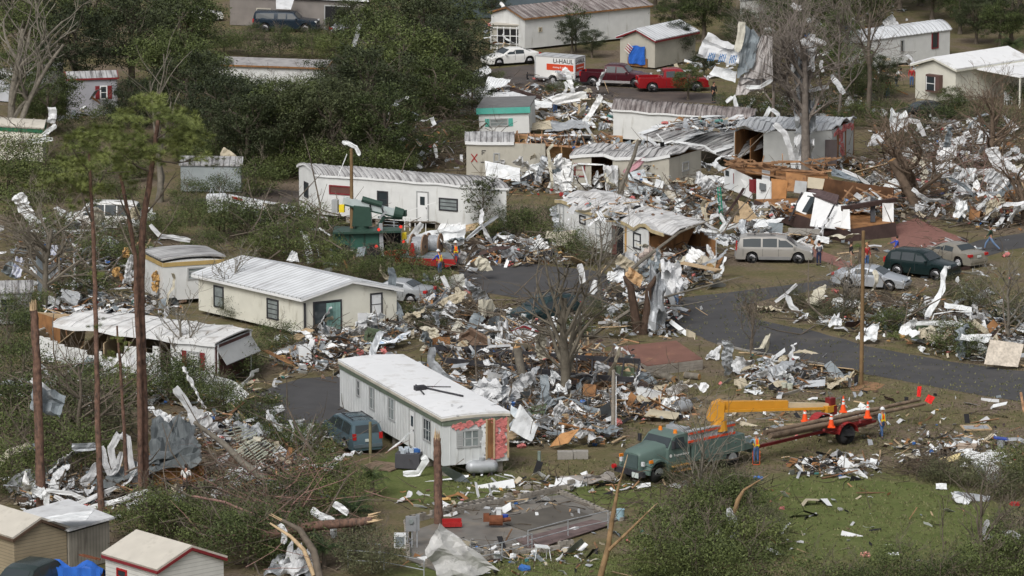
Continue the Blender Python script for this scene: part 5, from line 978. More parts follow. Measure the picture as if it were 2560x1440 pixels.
for x in (860, 935):
    b = MB(); c = wd(x, 640, Dg-.9); c.z = .5; b.tube([c-Vector((0, .2, 0)), c+Vector((0, .2, 0))], .5, 18); b.build('wheel', black, T)
g0 = G(1070, 676); T = thing('reel_trailer', 'bright red flatbed trailer carrying wooden cable reels', 'trailer', tuple(g0), R(-20)); Ti4 = T.matrix_basis.inverted(); wr_ = lambda x, y, D: Ti4 @ V(x, y, D); Dr = DR(676)
b = MB(); b.prism([wr_(x, y, Dr-.2) for x, y in ((985, 645), (1143, 649), (1141, 660), (1118, 668), (990, 658))], Ti4.to_3x3() @ Vector((0, 2.0, 0))); b.build('bed', redpaint, T); b = MB(); b.prism([wr_(x, y, Dr-.1) for x, y in ((1000, 640), (1136, 644), (1134, 649), (1000, 646))], Ti4.to_3x3() @ Vector((0, 1.8, 0))); b.build('load_mat', greysheet, T)
b = MB(); b.prism([wr_(x, y, Dr-.1) for x, y in ((1022, 640), (1028, 608), (1034, 608), (1040, 645))], Ti4.to_3x3() @ Vector((0, .12, 0))); b.prism([wr_(x, y, Dr-.1) for x, y in ((960, 630), (1015, 624), (1015, 634), (962, 641))], Ti4.to_3x3() @ Vector((0, .3, 0))); b.build('reel_stand', redpaint, T)
for x in (1098, 1125):
    b = MB(); c = wr_(x, 676, Dr+(0 if x < 1110 else 1.7)); c.z = .42; b.tube([c-Vector((0, .12, 0)), c+Vector((0, .12, 0))], .42, 18); b.build('wheel', black, T)
for (x, y, D, r_, lab) in ((1046, 616, Dr+.9, .82, 'large wooden cable reel on the red trailer, front one'), (1086, 608, Dr+1.9, .68, 'smaller wooden cable reel on the red trailer, back one')):
    p = V(x, y, D); RL = thing('cable_reel', lab, 'cable reel', tuple(p), R(-15)); b = MB()
    b.cyl((-.45, 0, 0), (-.37, 0, 0), r_, 28); b.build('flange', mat('reel_wood', (.26, .17, .11), .85, .25, 3), RL); b = MB(); b.cyl((.37, 0, 0), (.45, 0, 0), r_, 28); b.build('flange', MATS['reel_wood'], RL)
    b = MB(); b.tube([(-.37+.74*i/12, 0, 0) for i in range(13)], [r_*(.80 if i % 2 else .77) for i in range(13)], 26); b.build('wound_cable', galv, RL, 30); b = MB(); b.cyl((-.5, 0, 0), (.5, 0, 0), .1, 10); b.build('hub', blacksteel, RL)
# ------------------------------------------------ white bucket truck
g0 = G(660, 560); T = thing('bucket_truck', 'white bucket truck with its boom laid back, half buried in brush', 'bucket truck', tuple(g0)); Ti5 = T.matrix_basis.inverted(); wb_ = lambda x, y, D: Ti5 @ V(x, y, D); Db = DR(560)
b = MB(); b.bar(wb_(570, 498, Db), wb_(765, 534, Db+.5), .6, .65); b.build('boom', whclean, T); b = MB(); b.bar(wb_(640, 517, Db-.4), wb_(820, 548, Db-.2), .25, .22); b.build('lower_boom', whclean, T)
b = MB(); b.prism([wb_(x, y, Db) for x, y in ((515, 492), (560, 490), (572, 500), (570, 530), (520, 532))], (0, 1.2, 0)); b.build('bucket', whclean, T)
b = MB(); b.prism([wb_(x, y, Db) for x, y in ((600, 530), (760, 545), (760, 575), (600, 570))], (0, 2.1, 0)); b.build('service_body', white, T)
b = MB(); b.bar(wb_(580, 493, Db-.35), wb_(606, 499, Db-.35), .06, .14); b.build('red_marker', redpaint, T)
for x in (625, 735):
    b = MB(); c = wb_(x, 575, Db-.1); c.z = .48; b.tube([c-Vector((0, .15, 0)), c+Vector((0, .15, 0))], .48, 18); b.build('wheel', black, T)
b = MB()
for i in range(8): a_, c_ = wb_(520+i*6, 505+3*(i % 3), Db-.3), wb_(528+i*6, 470+(i % 4)*8, Db-.3); b.bar(a_, c_, .05)
b.build('control_levers', galv, T)
# ---------------------------------------------------------------- people: each body one skinned surface, clothes as children
def skel(name, chains, m, par, lvl=1):
    """chains: list of [(point, radius), ...]; the first point of a later chain joins the nearest existing point"""
    me = bpy.data.meshes.new(name); vs = []; es = []; rs = []
    for ch in chains:
        prev = None
        for k, (p, r) in enumerate(ch):
            p = Vector(p); hit = None
            if k == 0:
                for i, q in enumerate(vs):
                    if (q-p).length < .004: hit = i
            if hit is None: vs.append(p); rs.append(r); hit = len(vs)-1
            if prev is not None: es.append((prev, hit))
            prev = hit
    me.from_pydata([tuple(v) for v in vs], es, []); me.materials.append(m); o = link(name, me, par)
    md = o.modifiers.new('skin', 'SKIN'); md.use_smooth_shade = True
    if not me.skin_vertices: bpy.context.view_layer.update()
    sv = me.skin_vertices[0].data
    for i, r in enumerate(rs): sv[i].radius = r if isinstance(r, tuple) else (r, r); sv[i].use_root = (i == 0)
    s = o.modifiers.new('sub', 'SUBSURF'); s.levels = lvl; s.render_levels = lvl; return o
def person(px, py, label, face=-90, shirt=clothwhite, pants=jeans, ht=1.76, walk=0., arms=(.0, .0), bend=0., hat=None, vest=None, shorts=False, hair=hairm, z=0., group=None, hold=None, number=None, elbow=(.35, .35)):
    p0 = G(px, py); T = thing('person', label, 'person', (p0.x, p0.y, z), R(face), group); k = ht/1.76
    def v(x, y, z_): return Vector((x*k, y*k, z_*k))
    bx = lambda h_: (bend*.62*(h_-.95), -bend*.30*(h_-.95)) if h_ > .95 else (0, 0)      # lean forward
    def B(x, y, z_): a, c = bx(z_); return v(x+a, y, z_+c)
    pel = B(0, 0, .95); chest = B(.02, 0, 1.28); neck = B(.01, 0, 1.48); hd = B(.04+bend*.05, 0, 1.63)
    legs = []
    for s, sw in ((-1, walk), (1, -walk)):
        hip = B(0, s*.09, .92); kn = v(sw*.55+.03, s*.10, .50); an = v(sw*1.05-(abs(sw)*.25), s*.10, .10); toe = v(sw*1.05-(abs(sw)*.25)+.15, s*.11, .045); legs.append((hip, kn, an, toe))
    armp = []
    for s, ra, el in ((-1, arms[0], elbow[0]), (1, arms[1], elbow[1])):
        sh = B(.0, s*.19, 1.42); e_ = sh+v(sin(ra)*.29, s*.06, -cos(ra)*.29); w_ = e_+v(sin(ra+el+.1)*.25, -s*.02, -cos(ra+el+.1)*.25); h_ = w_+(w_-e_).normalized()*.08*k; armp.append((sh, e_, w_, h_, s))
    ch = [[(pel, (.13, .10)), (B(0, 0, 1.1), (.115, .09)), (chest, (.15, .105)), (neck-v(0, 0, .03), .06), (neck+v(.01, 0, .03), .05), (hd-v(-.0, 0, .05), (.068, .075)), (hd+v(0, 0, .03), (.082, .092)), (hd+v(-.01, 0, .09), (.06, .065))], [(hd+v(0, 0, .03), .08), (hd+v(.10, 0, .0), .012)]]
    for hip, kn, an, toe in legs: ch.append([(pel, .13), (hip, .085), (kn, .055), (an, .036), (toe, .03)])
    for sh, e_, w_, h_, s in armp:
        ch.append([(chest, .15), (sh, .05), (e_, .038), (w_, .026), (h_, (.034, .018))]); dr = (h_-w_).normalized(); sd = Vector((1, 0, 0)) if abs(dr.x) < .8 else Vector((0, 0, 1)); sd = (sd-dr*sd.dot(dr)).normalized(); cu = dr.cross(sd)*s
        for f, ln in ((-.027, .055), (-.009, .068), (.009, .072), (.027, .062)): ch.append([(h_, .03), (h_+sd*f+dr*.035, .009), (h_+sd*f+dr*(.035+ln*.5)+cu*.006, .008), (h_+sd*f*1.1+dr*(.03+ln)+cu*.02, .007)])
        ch.append([(w_, .026), (w_+sd*.035+dr*.04, .010), (w_+sd*.045+dr*.075+cu*.01, .008)])
    ch[0][0] = (pel, (.13, .10)); skel('body', ch, skin, T)
    top = [[(B(0, 0, .93), (.155, .125)), (B(0, 0, 1.1), (.14, .11)), (B(.02, 0, 1.28), (.175, .125)), (B(.01, 0, 1.43), (.10, .085))]]
    for sh, e_, w_, h_, s in armp: top.append([(B(.02, 0, 1.28), .17), (sh, .066), (e_, .052)]+([(w_, .038)] if shirt not in (clothwhite,) else []))
    skel('shirt', top, shirt, T)
    lo = [[(B(0, 0, .98), (.145, .115))]]
    lo = [[(B(0, 0, 1.0), (.145, .112)), (B(0, 0, .9), (.15, .12))]]
    for hip, kn, an, toe in legs: lo.append([(B(0, 0, .9), .14), (hip-v(0, 0, .05), .1), (kn, .072)]+([] if shorts else [(an+v(0, 0, .03), .055)]))
    skel('trousers', lo, pants, T)
    for hip, kn, an, toe in legs:
        b = MB(); d = toe-an; d.z = 0; d.normalize(); b.tube([an-d*.05+v(0, 0, -.03), an+d*.03-v(0, 0, .03), toe+d*.06-v(0, 0, .005)], [.055, .058, .04], 8); b.build('shoe', blacksteel, T)
    if hat:
        b = MB(); rg = [(-.005, .155), (.0, .15), (.01, .118), (.06, .108), (.10, .075), (.125, .03)]; b.tube([hd+v(0, 0, .055+a) for a, r in rg], [r*k for a, r in rg], 14); b.build('hard_hat', hat, T, 50)
    else:
        b = MB(); rg = [(-.06, .075), (.0, .105), (.06, .107), (.11, .08), (.135, .03)]; b.tube([hd+v(-.03, 0, a+.01) for a, r in rg], [r*k for a, r in rg], 10); b.build('hair', hair, T, 60)
    if vest:
        vb = [[(B(0, 0, .98), (.165, .135)), (B(0, 0, 1.1), (.15, .125)), (B(.02, 0, 1.28), (.187, .14)), (B(.01, 0, 1.43), (.115, .10))]]; vo = skel('safety_vest', vb, orangep, T)
        b = MB()
        for s in (-1, 1):
            for xx in (-.14, .165): b.bar(B(xx, s*.09, .98), B(xx*.85, s*.085, 1.43), .055, .02)
        b.bar(B(.16, -.15, 1.07), B(.16, .15, 1.07), .02, .06); b.bar(B(-.14, -.15, 1.07), B(-.14, .15, 1.07), .02, .06); b.build('yellow_stripes', yellowp, T)
    if number:
        b = MB()
        for z_ in (1.02, 1.12, 1.22, 1.32): 
            b.box(B(0, 0, z_), (.29*k, .37*k, .035*k))
        b.build('stripes', clothnavy, T)
        text(T, number, .2, tuple(B(-.175, 0, 1.2)), (pi/2, 0, -pi/2), clothnavy)
    return T
person(1100, 689, 'person in a white hard hat and orange yellow vest reaching over the red trailer', face=140, shirt=clothroyal, hat=whclean, vest=1, arms=(.9, .6), bend=.25)
person(1139, 668, 'person in a white hard hat and navy shirt facing us behind the red trailer', face=-80, shirt=clothnavy, hat=whclean, vest=1, arms=(.3, .3))
person(1890, 1160, 'person in orange vest standing at the tail of the crane truck', face=110, shirt=clothblue, hat=whclean, vest=1, arms=(1.1, .7))
person(2204, 1096, 'person in white hard hat and blue shirt walking beside the loaded pole trailer', face=-60, shirt=clothblue, hat=whclean, vest=1, walk=.26, arms=(.2, -.2))
person(2047, 664, 'person in a navy and white striped shirt seen from behind beside the silver minivan', face=95, shirt=clothwhite, pants=clothnavy, number='1', ht=1.7)
person(2127, 668, 'person in a black top and khaki shorts standing left of the lone pole', face=10, shirt=clothblack, pants=khaki, shorts=True)
person(2166, 672, 'person in a red top and jeans close behind the lone pole', face=-60, shirt=clothred, hair=mat('fair_hair', (.35, .2, .1), .8, .1, 5))
person(2242, 650, 'person in a royal blue top standing beyond the dark SUV', face=185, shirt=clothroyal, arms=(.9, .3), pants=clothnavy, ht=1.65)
person(2476, 626, 'person in a dark green jacket and light jeans striding along the far right driveway', face=170, shirt=clothgreen, walk=.5, pants=mat('light_denim', (.14, .22, .36), .9, .1, 5), arms=(-.3, .4))
person(1476, 286, 'person in a black top and jeans striding over wreckage below the red pickup', face=200, shirt=clothblack, walk=.45, arms=(.4, -.4))
person(1388, 288, 'person in a grey top facing away at the edge of the wreckage', face=100, shirt=clothgrey, arms=(.4, .2))
person(1690, 772, 'person in light jeans half hidden behind hanging metal on the road', face=60, shirt=clothgrey, pants=mat('light_denim', (.14, .22, .36), .9, .1, 5))
person(465, 1252, 'person in a white T-shirt seen from behind inside the crushed grey roof', face=80, shirt=clothwhite, pants=clothblack, z=.25, bend=.3)
person(2240, 216, 'person in a white top bending down left of the bay window house', face=-30, shirt=clothwhite, bend=.9, pants=clothgrey, arms=(.6, .6))
person(2279, 218, 'person in a red top at the corner of the cream bay window house', face=-100, shirt=clothred)
person(2219, 245, 'person in a red top holding a red bag beside dark shrubs', face=-80, shirt=clothred, ht=1.65)
person(1784, 258, 'person in dark clothes below the metal wrapped tree', face=-60, shirt=clothblack, pants=clothblack)
# ---------------------------------------------------------------- trees
def crown_mesh(name, seed, rad, hgt, clumps, leaves, size, m, flat=.8, spread=.55, hollow=.35):
    r = random.Random(seed); b = MB()
    for c in range(clumps):
        while True:
            q = Vector((r.uniform(-1, 1), r.uniform(-1, 1), r.uniform(-1, 1)))
            if hollow < q.length < 1: break
        wob = 1+.35*noise.noise(q*1.7+Vector((seed*3.1, 0, 0))); cc = Vector((q.x*rad*wob, q.y*rad*wob, q.z*hgt/2*wob)); cr = spread*r.uniform(.6, 1.3)
        for i in range(leaves):
            o = Vector((r.gauss(0, 1), r.gauss(0, 1), r.gauss(0, .6)))*cr*.55; p = cc+o; s = size*r.uniform(.55, 1.35)
            u = Vector((r.gauss(0, 1), r.gauss(0, 1), r.gauss(0, .7))).normalized(); w = u.cross(Vector((r.gauss(0, .5), r.gauss(0, .5), 1))).normalized()
            b.face([p-u*s, p-w*s*.45, p+u*s, p+w*s*.45])
    return b.data(name, m)
def limb(b, p, d, L, r0, depth, rr, n=5, up=.12, split=(2, 3), curve=.28, minr=.012):
    pts = [p]; rad = [r0]; k = 5
    for i in range(k):
        d = (d+Vector((rr.gauss(0, curve), rr.gauss(0, curve), rr.gauss(0, curve*.7)+up))*.5).normalized(); p = p+d*L/k; pts.append(p); rad.append(max(minr, r0*(1-.55*(i+1)/k)))
    b.tube(pts, rad, n, cap=False)
    if depth > 0:
        for j in range(rr.randint(*split)+1):
            q = rr.randint(2, k); ax = Vector((rr.gauss(0, 1), rr.gauss(0, 1), rr.gauss(0, .5))).normalized(); nd = (d*.75+ax*.75).normalized()
            limb(b, pts[q], nd, L*rr.uniform(.5, .75), rad[q]*.7, depth-1, rr, max(3, n-1), up, split, curve, minr)
def trunk_mesh(name, seed, h, r, m, lean=.0, depth=2, spread=.6, limbs=4, base=.45, n=8, up=.12, L=.45, minr=.012, split=(2, 3)):
    rr = random.Random(seed); b = MB(); pts = []; k = 8
    for i in range(k+1): t = i/k; pts.append(Vector((lean*h*t*t+.05*h*noise.noise(Vector((t*2, seed, 0))), .04*h*noise.noise(Vector((t*2, seed, 9))), h*t)))
    rad = [r*(1.25 if i == 0 else 1-.6*i/k) for i in range(k+1)]; b.tube(pts, rad, n)
    for i in range(limbs):
        t = base+(1-base)*(i+.5)/limbs; j = min(k-1, int(t*k)); a = rr.uniform(0, 2*pi)
        limb(b, pts[j], Vector((cos(a)*spread, sin(a)*spread, .75)).normalized(), h*L*rr.uniform(.7, 1.1), rad[j]*.65, depth, rr, 5, up, split, minr=minr)
    return b.data(name, m, 60)
OAK = [(trunk_mesh('trunk', 40+i, 5.2, .28, bark, limbs=5, depth=1, spread=.9), crown_mesh('crown', 50+i, 3.4, 5.6, 115, 125, .095, [oakleaf, darkleaf, darkleaf, oakleaf][i], spread=.62)) for i in range(4)]
BUSH = [crown_mesh('foliage', 70+i, 1.3, 1.7, 46, 110, .048, [bushleaf, oakleaf, olive][i], spread=.5, hollow=.1) for i in range(3)]
STEM = [trunk_mesh('stems', 80+i, 1.6, .04, bark, limbs=6, depth=2, spread=1.0, base=.1, L=.6, minr=.006) for i in range(2)]
def tree(px, py, base, sc=1.0, v=0, name='oak_tree', cat='tree', group='dark evergreen oaks', sz=None, crown_z=4.6, rz=None):
    p = G(px, py); T = thing(name, None, cat, tuple(p), U(0, 6.28) if rz is None else rz, group); T.scale = (sc, sc, sz or sc)
    link('trunk', OAK[v][0], T); c = link('crown', OAK[v][1], T, (0, 0, crown_z)); later(T, base, px, py, cat, group); return T
def bush(px, py, base, sc=1.0, v=0, name='bush', cat='bush', group='leafy bushes', sz=None, stems=True):
    p = G(px, py); T = thing(name, None, cat, tuple(p), U(0, 6.28), group); T.scale = (sc, sc, sz or sc)
    if stems: link('stems', STEM[v % 2], T)
    link('foliage', BUSH[v], T, (0, 0, .95)); later(T, base, px, py, cat, group); return T
random.seed(77)
# dark oak mass: foot points (px,row), scale; crown spans about 7 m x 8 m high at scale 1
oaks = [(60, 215, 1.0), (190, 240, 1.05), (330, 215, 1.1), (450, 190, 1.0), (250, 130, 1.0), (90, 120, 1.0), (390, 110, 1.05), (480, 300, 1.0), (600, 345, .65), (665, 335, .6), (560, 405, .95), (700, 415, .92), (770, 340, .6), (830, 425, .95), (920, 360, 1.1), (1000, 300, 1.1), (940, 250, 1.05), (1060, 200, 1.1), (1120, 250, 1.0),
        (1010, 130, 1.0), (1130, 150, .9), (740, 420, .9), (620, 430, .85), (1090, 330, .85), (960, 430, .9), (470, 350, .95), (880, 130, .7), (420, 290, 1.0), (470, 110, .7), (20, 60, 1.2), (160, 50, 1.2), (300, 40, 1.1), (420, 25, .8), (1050, 60, .9), (850, 290, .72), (120, 330, .7), (60, 270, .7), (1180, 290, .5), (340, 350, .7)]
lab = ['dense dark green oak', 'shaggy ragged oak', 'near black broad oak', 'deep olive green oak']
for i, (x, y, s) in enumerate(oaks): tree(x, y+12, lab[i % 4], s*1.05, i % 4, crown_z=4.4)
for i, (x, y, s) in enumerate([(1430, 130, .45), (1690, 150, .5), (2080, 110, .9), (2420, 60, .9), (1700, 20, .8), (1800, 35, .8), (1950, 60, .8), (2250, 25, .9), (2530, 110, .8), (2480, 55, .9), (2050, 230, .55), (2140, 225, .55), (1640, 20, .7), (1760, 190, .35), (2380, 290, .35), (2130, 275, .5), (2400, 0, .9), (2050, 30, .9), (1370, 25, .5), (2550, 30, 1.0), (1850, 110, .45), (1480, 140, .35), (1720, 245, .4), (1760, 100, .8), (1860, 150, .6), (2000, 90, 1), (2120, 60, .9), (2180, 80, .7), (2330, 45, .8), (2440, 105, .6), (2500, 120, .6), (2400, 80, .7), (2220, 150, .3), (2200, 240, .5), (2090, 170, .7), (1960, 140, .7), (1900, 230, .55), (1230, 60, .5), (1160, 20, .8), (2300, 10, 1), (2180, 5, 1), (1550, 10, .6), (1680, 90, .5)]):
    tree(x, y+5, ['dark leafy tree', 'dusky green gappy tree', 'olive green rounded tree', 'dark bushy tree'][i % 4], s, (i+1) % 4, name='broadleaf_tree', group='dark leafy trees behind the homes')
# bushes and fallen leafy brush
bl = [(470, 400, 1.5, 1), (540, 440, 1.5, 1), (610, 420, 1.6, 1), (680, 440, 1.6, 1), (750, 440, 1.6, 1), (820, 450, 1.6, 1), (880, 450, 1.5, 1), (940, 455, 1.5, 1), (1000, 430, 1.5, 1), (900, 400, 1.5, 1), (960, 380, 1.5, 1), (1030, 380, 1.5, 1), (780, 390, 1.5, 1), (520, 380, 1.4, 1), (140, 330, 1.4, 1), (260, 340, 1.3, 1), (110, 290, 1.4, 1), (330, 320, 1.4, 1), (200, 400, 1.3, 1), (640, 100, .8, 1), (700, 105, .8, 1), (770, 120, 1, 1), (830, 130, 1.1, 0), (1000, 230, 1.4, 1), (1080, 300, 1.4, 1), (560, 500, 1.0, 1), (470, 510, 1.0, 1), (300, 520, 1.2, 1), (420, 600, 1.2, 1), (350, 600, 1.1, 2), (480, 560, 1.1, 1), (510, 640, 1.0, 1), (640, 490, 1.5, 0), (690, 450, 1.2, 0), (560, 590, 1.4, 1), (620, 600, 1.6, 1), (690, 610, 1.5, 1), (760, 600, 1.5, 0), (800, 620, 1.2, 1), (720, 650, 1.5, 1), (800, 670, 1.3, 0), (870, 695, 1.0, 1), (930, 705, 1.0, 1), (650, 650, 1.1, 0), (980, 690, 1.2, 1), (1030, 715, 1.0, 0), (1090, 735, .9, 1),
      (1290, 590, 1.2, 1), (1350, 600, 1.3, 1), (1240, 600, .9, 0), (1420, 640, 1.1, 1), (1480, 660, .9, 2), (590, 945, 1.25, 1), (625, 925, .9, 1), (60, 440, 1.9, 0), (20, 500, 2.0, 0), (110, 500, 1.8, 0), (180, 470, 1.2, 1), (60, 560, 1.5, 0), (150, 640, 1.6, 1), (230, 690, 1.6, 1), (280, 640, 1.4, 2), (330, 690, 1.2, 1), (200, 760, 1.3, 1),
      (30, 960, 1.5, 1), (40, 1060, 1.7, 1), (150, 1080, 1.8, 1), (220, 1110, 1.8, 2), (60, 1160, 1.7, 1), (180, 1190, 1.6, 1), (30, 1230, 1.5, 0), (210, 1000, 1.4, 1), (310, 1020, 1.3, 0), (420, 1000, 1.5, 1), (500, 1010, 1.4, 1), (560, 1040, 1.2, 0), (640, 1080, 1.2, 1), (700, 1130, 1.1, 0), (780, 1160, 1.2, 1),
      (370, 1345, 1.45, 1), (450, 1350, 1.3, 1), (530, 1380, 1.3, 1), (620, 1420, 1.5, 1), (400, 1310, .9, 1), (720, 1290, 1.2, 1), (790, 1240, 1.3, 1), (610, 1350, 1.2, 1), (850, 1290, 1.3, 0), (700, 1400, 1.6, 1), (880, 1400, 1.0, 2), (930, 1435, 1.2, 2), (560, 1300, 1.3, 2),
      (1720, 1330, 1.3, 1), (1780, 1310, 1.3, 1), (1850, 1300, 1.3, 1), (1680, 1400, 1.5, 1), (1770, 1400, 1.4, 0), (1860, 1400, 1.4, 0), (1900, 1370, 1.0, 2), (1920, 1340, .8, 2), (1640, 1450, 1.4, 0), (1740, 1470, 1.6, 0), (1870, 1490, 1.6, 0), (2060, 1510, 1.3, 1), (2150, 1515, 1.2, 1), (2250, 1490, 1.4, 1), (2350, 1520, 1.4, 1), (2500, 1430, 1.3, 1), (2560, 1380, 1.3, 2), (2450, 1490, 1.4, 1), (2560, 1470, 1.6, 1), (2500, 1240, 1.2, 2), (2420, 1215, .9, 2), (2350, 1205, .7, 2), (2540, 1200, 1.2, 0),
      (1780, 1220, .8, 2), (1700, 1215, .7, 2), (1840, 1240, .8, 2), (2230, 830, .9, 0), (2380, 880, 1.1, 1), (2440, 900, .9, 1), (2130, 800, .8, 2), (2060, 800, .7, 2), (2290, 805, .7, 2), (2450, 780, 1.2, 2), (2540, 820, 1.2, 2), (2380, 740, .7, 2), (1180, 250, 1.3, 1), (1240, 210, .6, 1), (1060, 405, 1.3, 1), (1120, 380, 1.3, 1), (1180, 330, .9, 1), (980, 450, 1.2, 1), (1420, 230, .6, 0), (1380, 240, .6, 1),
      (2330, 330, 1.2, 1), (2390, 300, 1.1, 1), (2440, 320, 1.2, 2), (2220, 320, 1.2, 1), (2270, 380, 1.2, 2), (2200, 260, 1.0, 1), (2520, 330, 1.3, 2), (2540, 260, 1.0, 1), (1950, 300, 1.2, 1), (1880, 290, 1.1, 1), (2060, 290, 1.1, 1), (1820, 275, .8, 1), (2130, 320, 1.2, 1), (1990, 770, .7, 2), (1900, 580, .5, 0), (1480, 800, .8, 2), (1560, 820, .8, 2), (1440, 850, .8, 1), (740, 800, .7, 1), (690, 880, 1.0, 1), (1010, 810, .8, 0), (1080, 830, .8, 2), (280, 990, .9, 1), (560, 135, 1.3, 1), (620, 142, 1.2, 1), (700, 145, 1.3, 1), (780, 148, 1.2, 1), (840, 155, 1.3, 0), (550, 250, 1.2, 1), (620, 255, 1.2, 1), (690, 252, 1.2, 0), (760, 255, 1.3, 1), (820, 250, 1.3, 1), (590, 800, .8, 2), (240, 480, 1.3, 1), (330, 450, 1.3, 1), (500, 430, 1.2, 1), (20, 880, 1.5, 1), (60, 820, 1.3, 1), (430, 985, .8, 2)]
names = ['light leafy brush', 'dark fallen brush', 'olive twiggy brush']
for i, (x, y, s, v) in enumerate(bl): bush(x, y, names[v]+(', low' if s < 1 else ', tall' if s > 1.3 else ''), s, v, name='leafy_brush', cat='brush', group='leafy brush')
# pines: tall bare trunks, tufted crowns
def tuft_mesh(name, seed, m, n=5, r=1.0, needles=480):
    rr = random.Random(seed); b = MB()
    for c in range(n):
        q = Vector((rr.gauss(0, .5), rr.gauss(0, .5), rr.gauss(0, .42)))*r; cr = rr.uniform(.36, .56)*r*.85
        for i in range(needles//4):
            u = Vector((rr.gauss(0, 1), rr.gauss(0, 1), rr.gauss(.35, .9))).normalized(); w = u.orthogonal().normalized()*.013; p = q+u*cr*rr.uniform(.0, .4); e = q+u*cr*rr.uniform(.9, 1.4); b.face([p-w, p+w, e])
    return b.data(name, m)
TUFT = [tuft_mesh('needles', 5+i, pineleaf, r=1.1) for i in range(2)]
def pine(label, path, r0, r1, row, tufts_, limbs=(), snapped=False, name='pine_tree'):
    D = DR(row); P = [V(x, y, D) for x, y in path]; P[0].z = 0; T = thing(name, label, 'tree', (P[0].x, P[0].y, 0)); o = P[0].copy(); N = []
    for i in range(len(P)-1):
        for j in range(6): N.append(P[i].lerp(P[i+1], j/6)-o)
    N.append(P[-1]-o); k = len(N); rr = random.Random(len(path)*row)
    b = MB(); b.tube([p+Vector((rr.gauss(0, .012), rr.gauss(0, .02), 0)) for p in N], [(r0+(r1-r0)*i/(k-1))*(1+.04*rr.gauss(0, 1)) for i in range(k)], 12); b.build('trunk', barkred, T, 60)
    if snapped:
        b = MB()
        for i in range(9): a = i*.7; q = N[-1]+Vector((cos(a)*r1*.7, sin(a)*r1*.7, 0)); b.tube([q-Vector((0, 0, .1)), q+Vector((rr.gauss(0, .05), 0, rr.uniform(.15, .6)))], [r1*.35, .01], 5)
        b.build('splintered_top', woodpale, T)
    if limbs:
        b = MB()
        for (xa, ya, xb, yb) in limbs:
            A_, B_ = V(xa, ya, D)-o, V(xb, yb, D+rr.uniform(-1.5, 1.5))-o; M_ = A_.lerp(B_, .5)+Vector((0, 0, -.15)); b.tube([A_, M_, B_], [.06, .045, .02], 5)
            for q in range(3): e = M_.lerp(B_, q/3); b.tube([e, e+Vector((rr.gauss(0, .6), rr.gauss(0, .6), rr.gauss(.2, .3)))], [.025, .01], 4)
        b.build('limb', bark, T)
    if tufts_:
        for (x, y, s) in tufts_:
            p = V(x, y, D+rr.uniform(-2.2, 2.2))-o; c = link('needle_clump', TUFT[rr.randint(0, 1)], T, p); c.scale = (s, s, s*.8); c.rotation_euler = (0, 0, rr.uniform(0, 6))
rr = random.Random(5)
tf = []
while len(tf) < 40:
    a_, d_ = rr.uniform(0, 2*pi), rr.uniform(.35, 1)**.6; x, y = 385+100*d_*cos(a_), 325+75*d_*sin(a_); tf.append((x, y, rr.uniform(.62, .95)))
tf += [(500, 385, .7), (520, 400, .6), (478, 392, .7), (330, 430, .7), (300, 440, .7), (360, 410, .7), (345, 450, .6), (290, 300, .7), (275, 330, .7), (305, 360, .7), (310, 400, .7), (540, 408, .5), (280, 380, .6), (330, 470, .5)]
pine('tallest pine with a broad bright green crown and a bare reddish trunk', [(362, 1262), (358, 1000), (352, 700), (358, 560), (385, 380), (395, 300)], .26, .1, 1262, tf, [(355, 560, 320, 460), (360, 540, 440, 430), (380, 400, 500, 400), (375, 430, 300, 380), (388, 350, 440, 300)])
tf2 = [(rr.gauss(222, 32), 400+rr.gauss(0, 50), rr.uniform(.5, .85)) for i in range(34)]
pine('slim pine with a thin trunk and a lower crown left of the tallest pine', [(256, 1302), (245, 1100), (240, 800), (232, 560), (222, 380)], .18, .07, 1302, tf2+[(245, 810, .5), (238, 690, .45)], [(232, 560, 200, 470), (228, 480, 270, 420), (225, 430, 180, 370)])
pine('slimmer pine trunk leaning away from the tallest pine', [(352, 1255), (347, 900), (338, 640), (312, 490), (300, 430)], .15, .08, 1268, [(300, 430, .6), (290, 410, .6), (312, 405, .5)], [(330, 560, 290, 470)])
pine('broken reddish pine trunk with a grey sheet wrapped round it', [(104, 1290), (98, 1100), (92, 900), (84, 775)], .26, .2, 1290, None, snapped=True, name='snapped_pine')
pine('very thin young pine with a small tuft halfway up', [(318, 1240), (312, 1100), (300, 900), (292, 815)], .12, .05, 1240, [(285, 880, .5), (300, 915, .45), (270, 900, .4), (290, 850, .35), (310, 860, .3)])
pine('thick pine trunk snapped off in the lawn before the trailer home', [(1096, 1312), (1095, 1230), (1094, 1150), (1093, 1096)], .23, .19, 1312, None, snapped=True, name='snapped_pine')
# bare trees
def bare(label, px, py, h, r, seed, m=bark, lean=0., limbs=6, depth=3, spread=.8, base=.3, L=.4, name='bare_tree', sc=(1, 1, 1), up=.12, rz=0., minr=.012, split=(2, 3)):
    p = G(px, py); T = thing(name, label, 'tree', tuple(p), rz); T.scale = sc; link('trunk', trunk_mesh('trunk', seed, h, r, m, lean, depth, spread, limbs, base, up=up, L=L, minr=minr, split=split), T); return T
bare('bare forked tree with many upright limbs in the middle of the wreckage', 1412, 1015, 6.3, .34, 3, mat('centre_bark', (.125, .11, .085), .9, .35, 3, bump=.6), limbs=10, depth=2, spread=.34, base=.12, L=.62, minr=.014)
bare('tall bare grey tree draped with torn metal sheets', 2012, 445, 9.8, .38, 7, mat('ash_bark', (.18, .155, .135), .9, .3, 3, bump=.5), lean=-.02, limbs=17, depth=3, spread=.55, base=.38, L=.34, minr=.012, split=(3, 4))
bare('leaning bare grey tree with a forked trunk at upper left', 25, 385, 9.5, .36, 15, barkpale, lean=.12, limbs=6, depth=2, spread=.5, base=.3, L=.55, minr=.03)
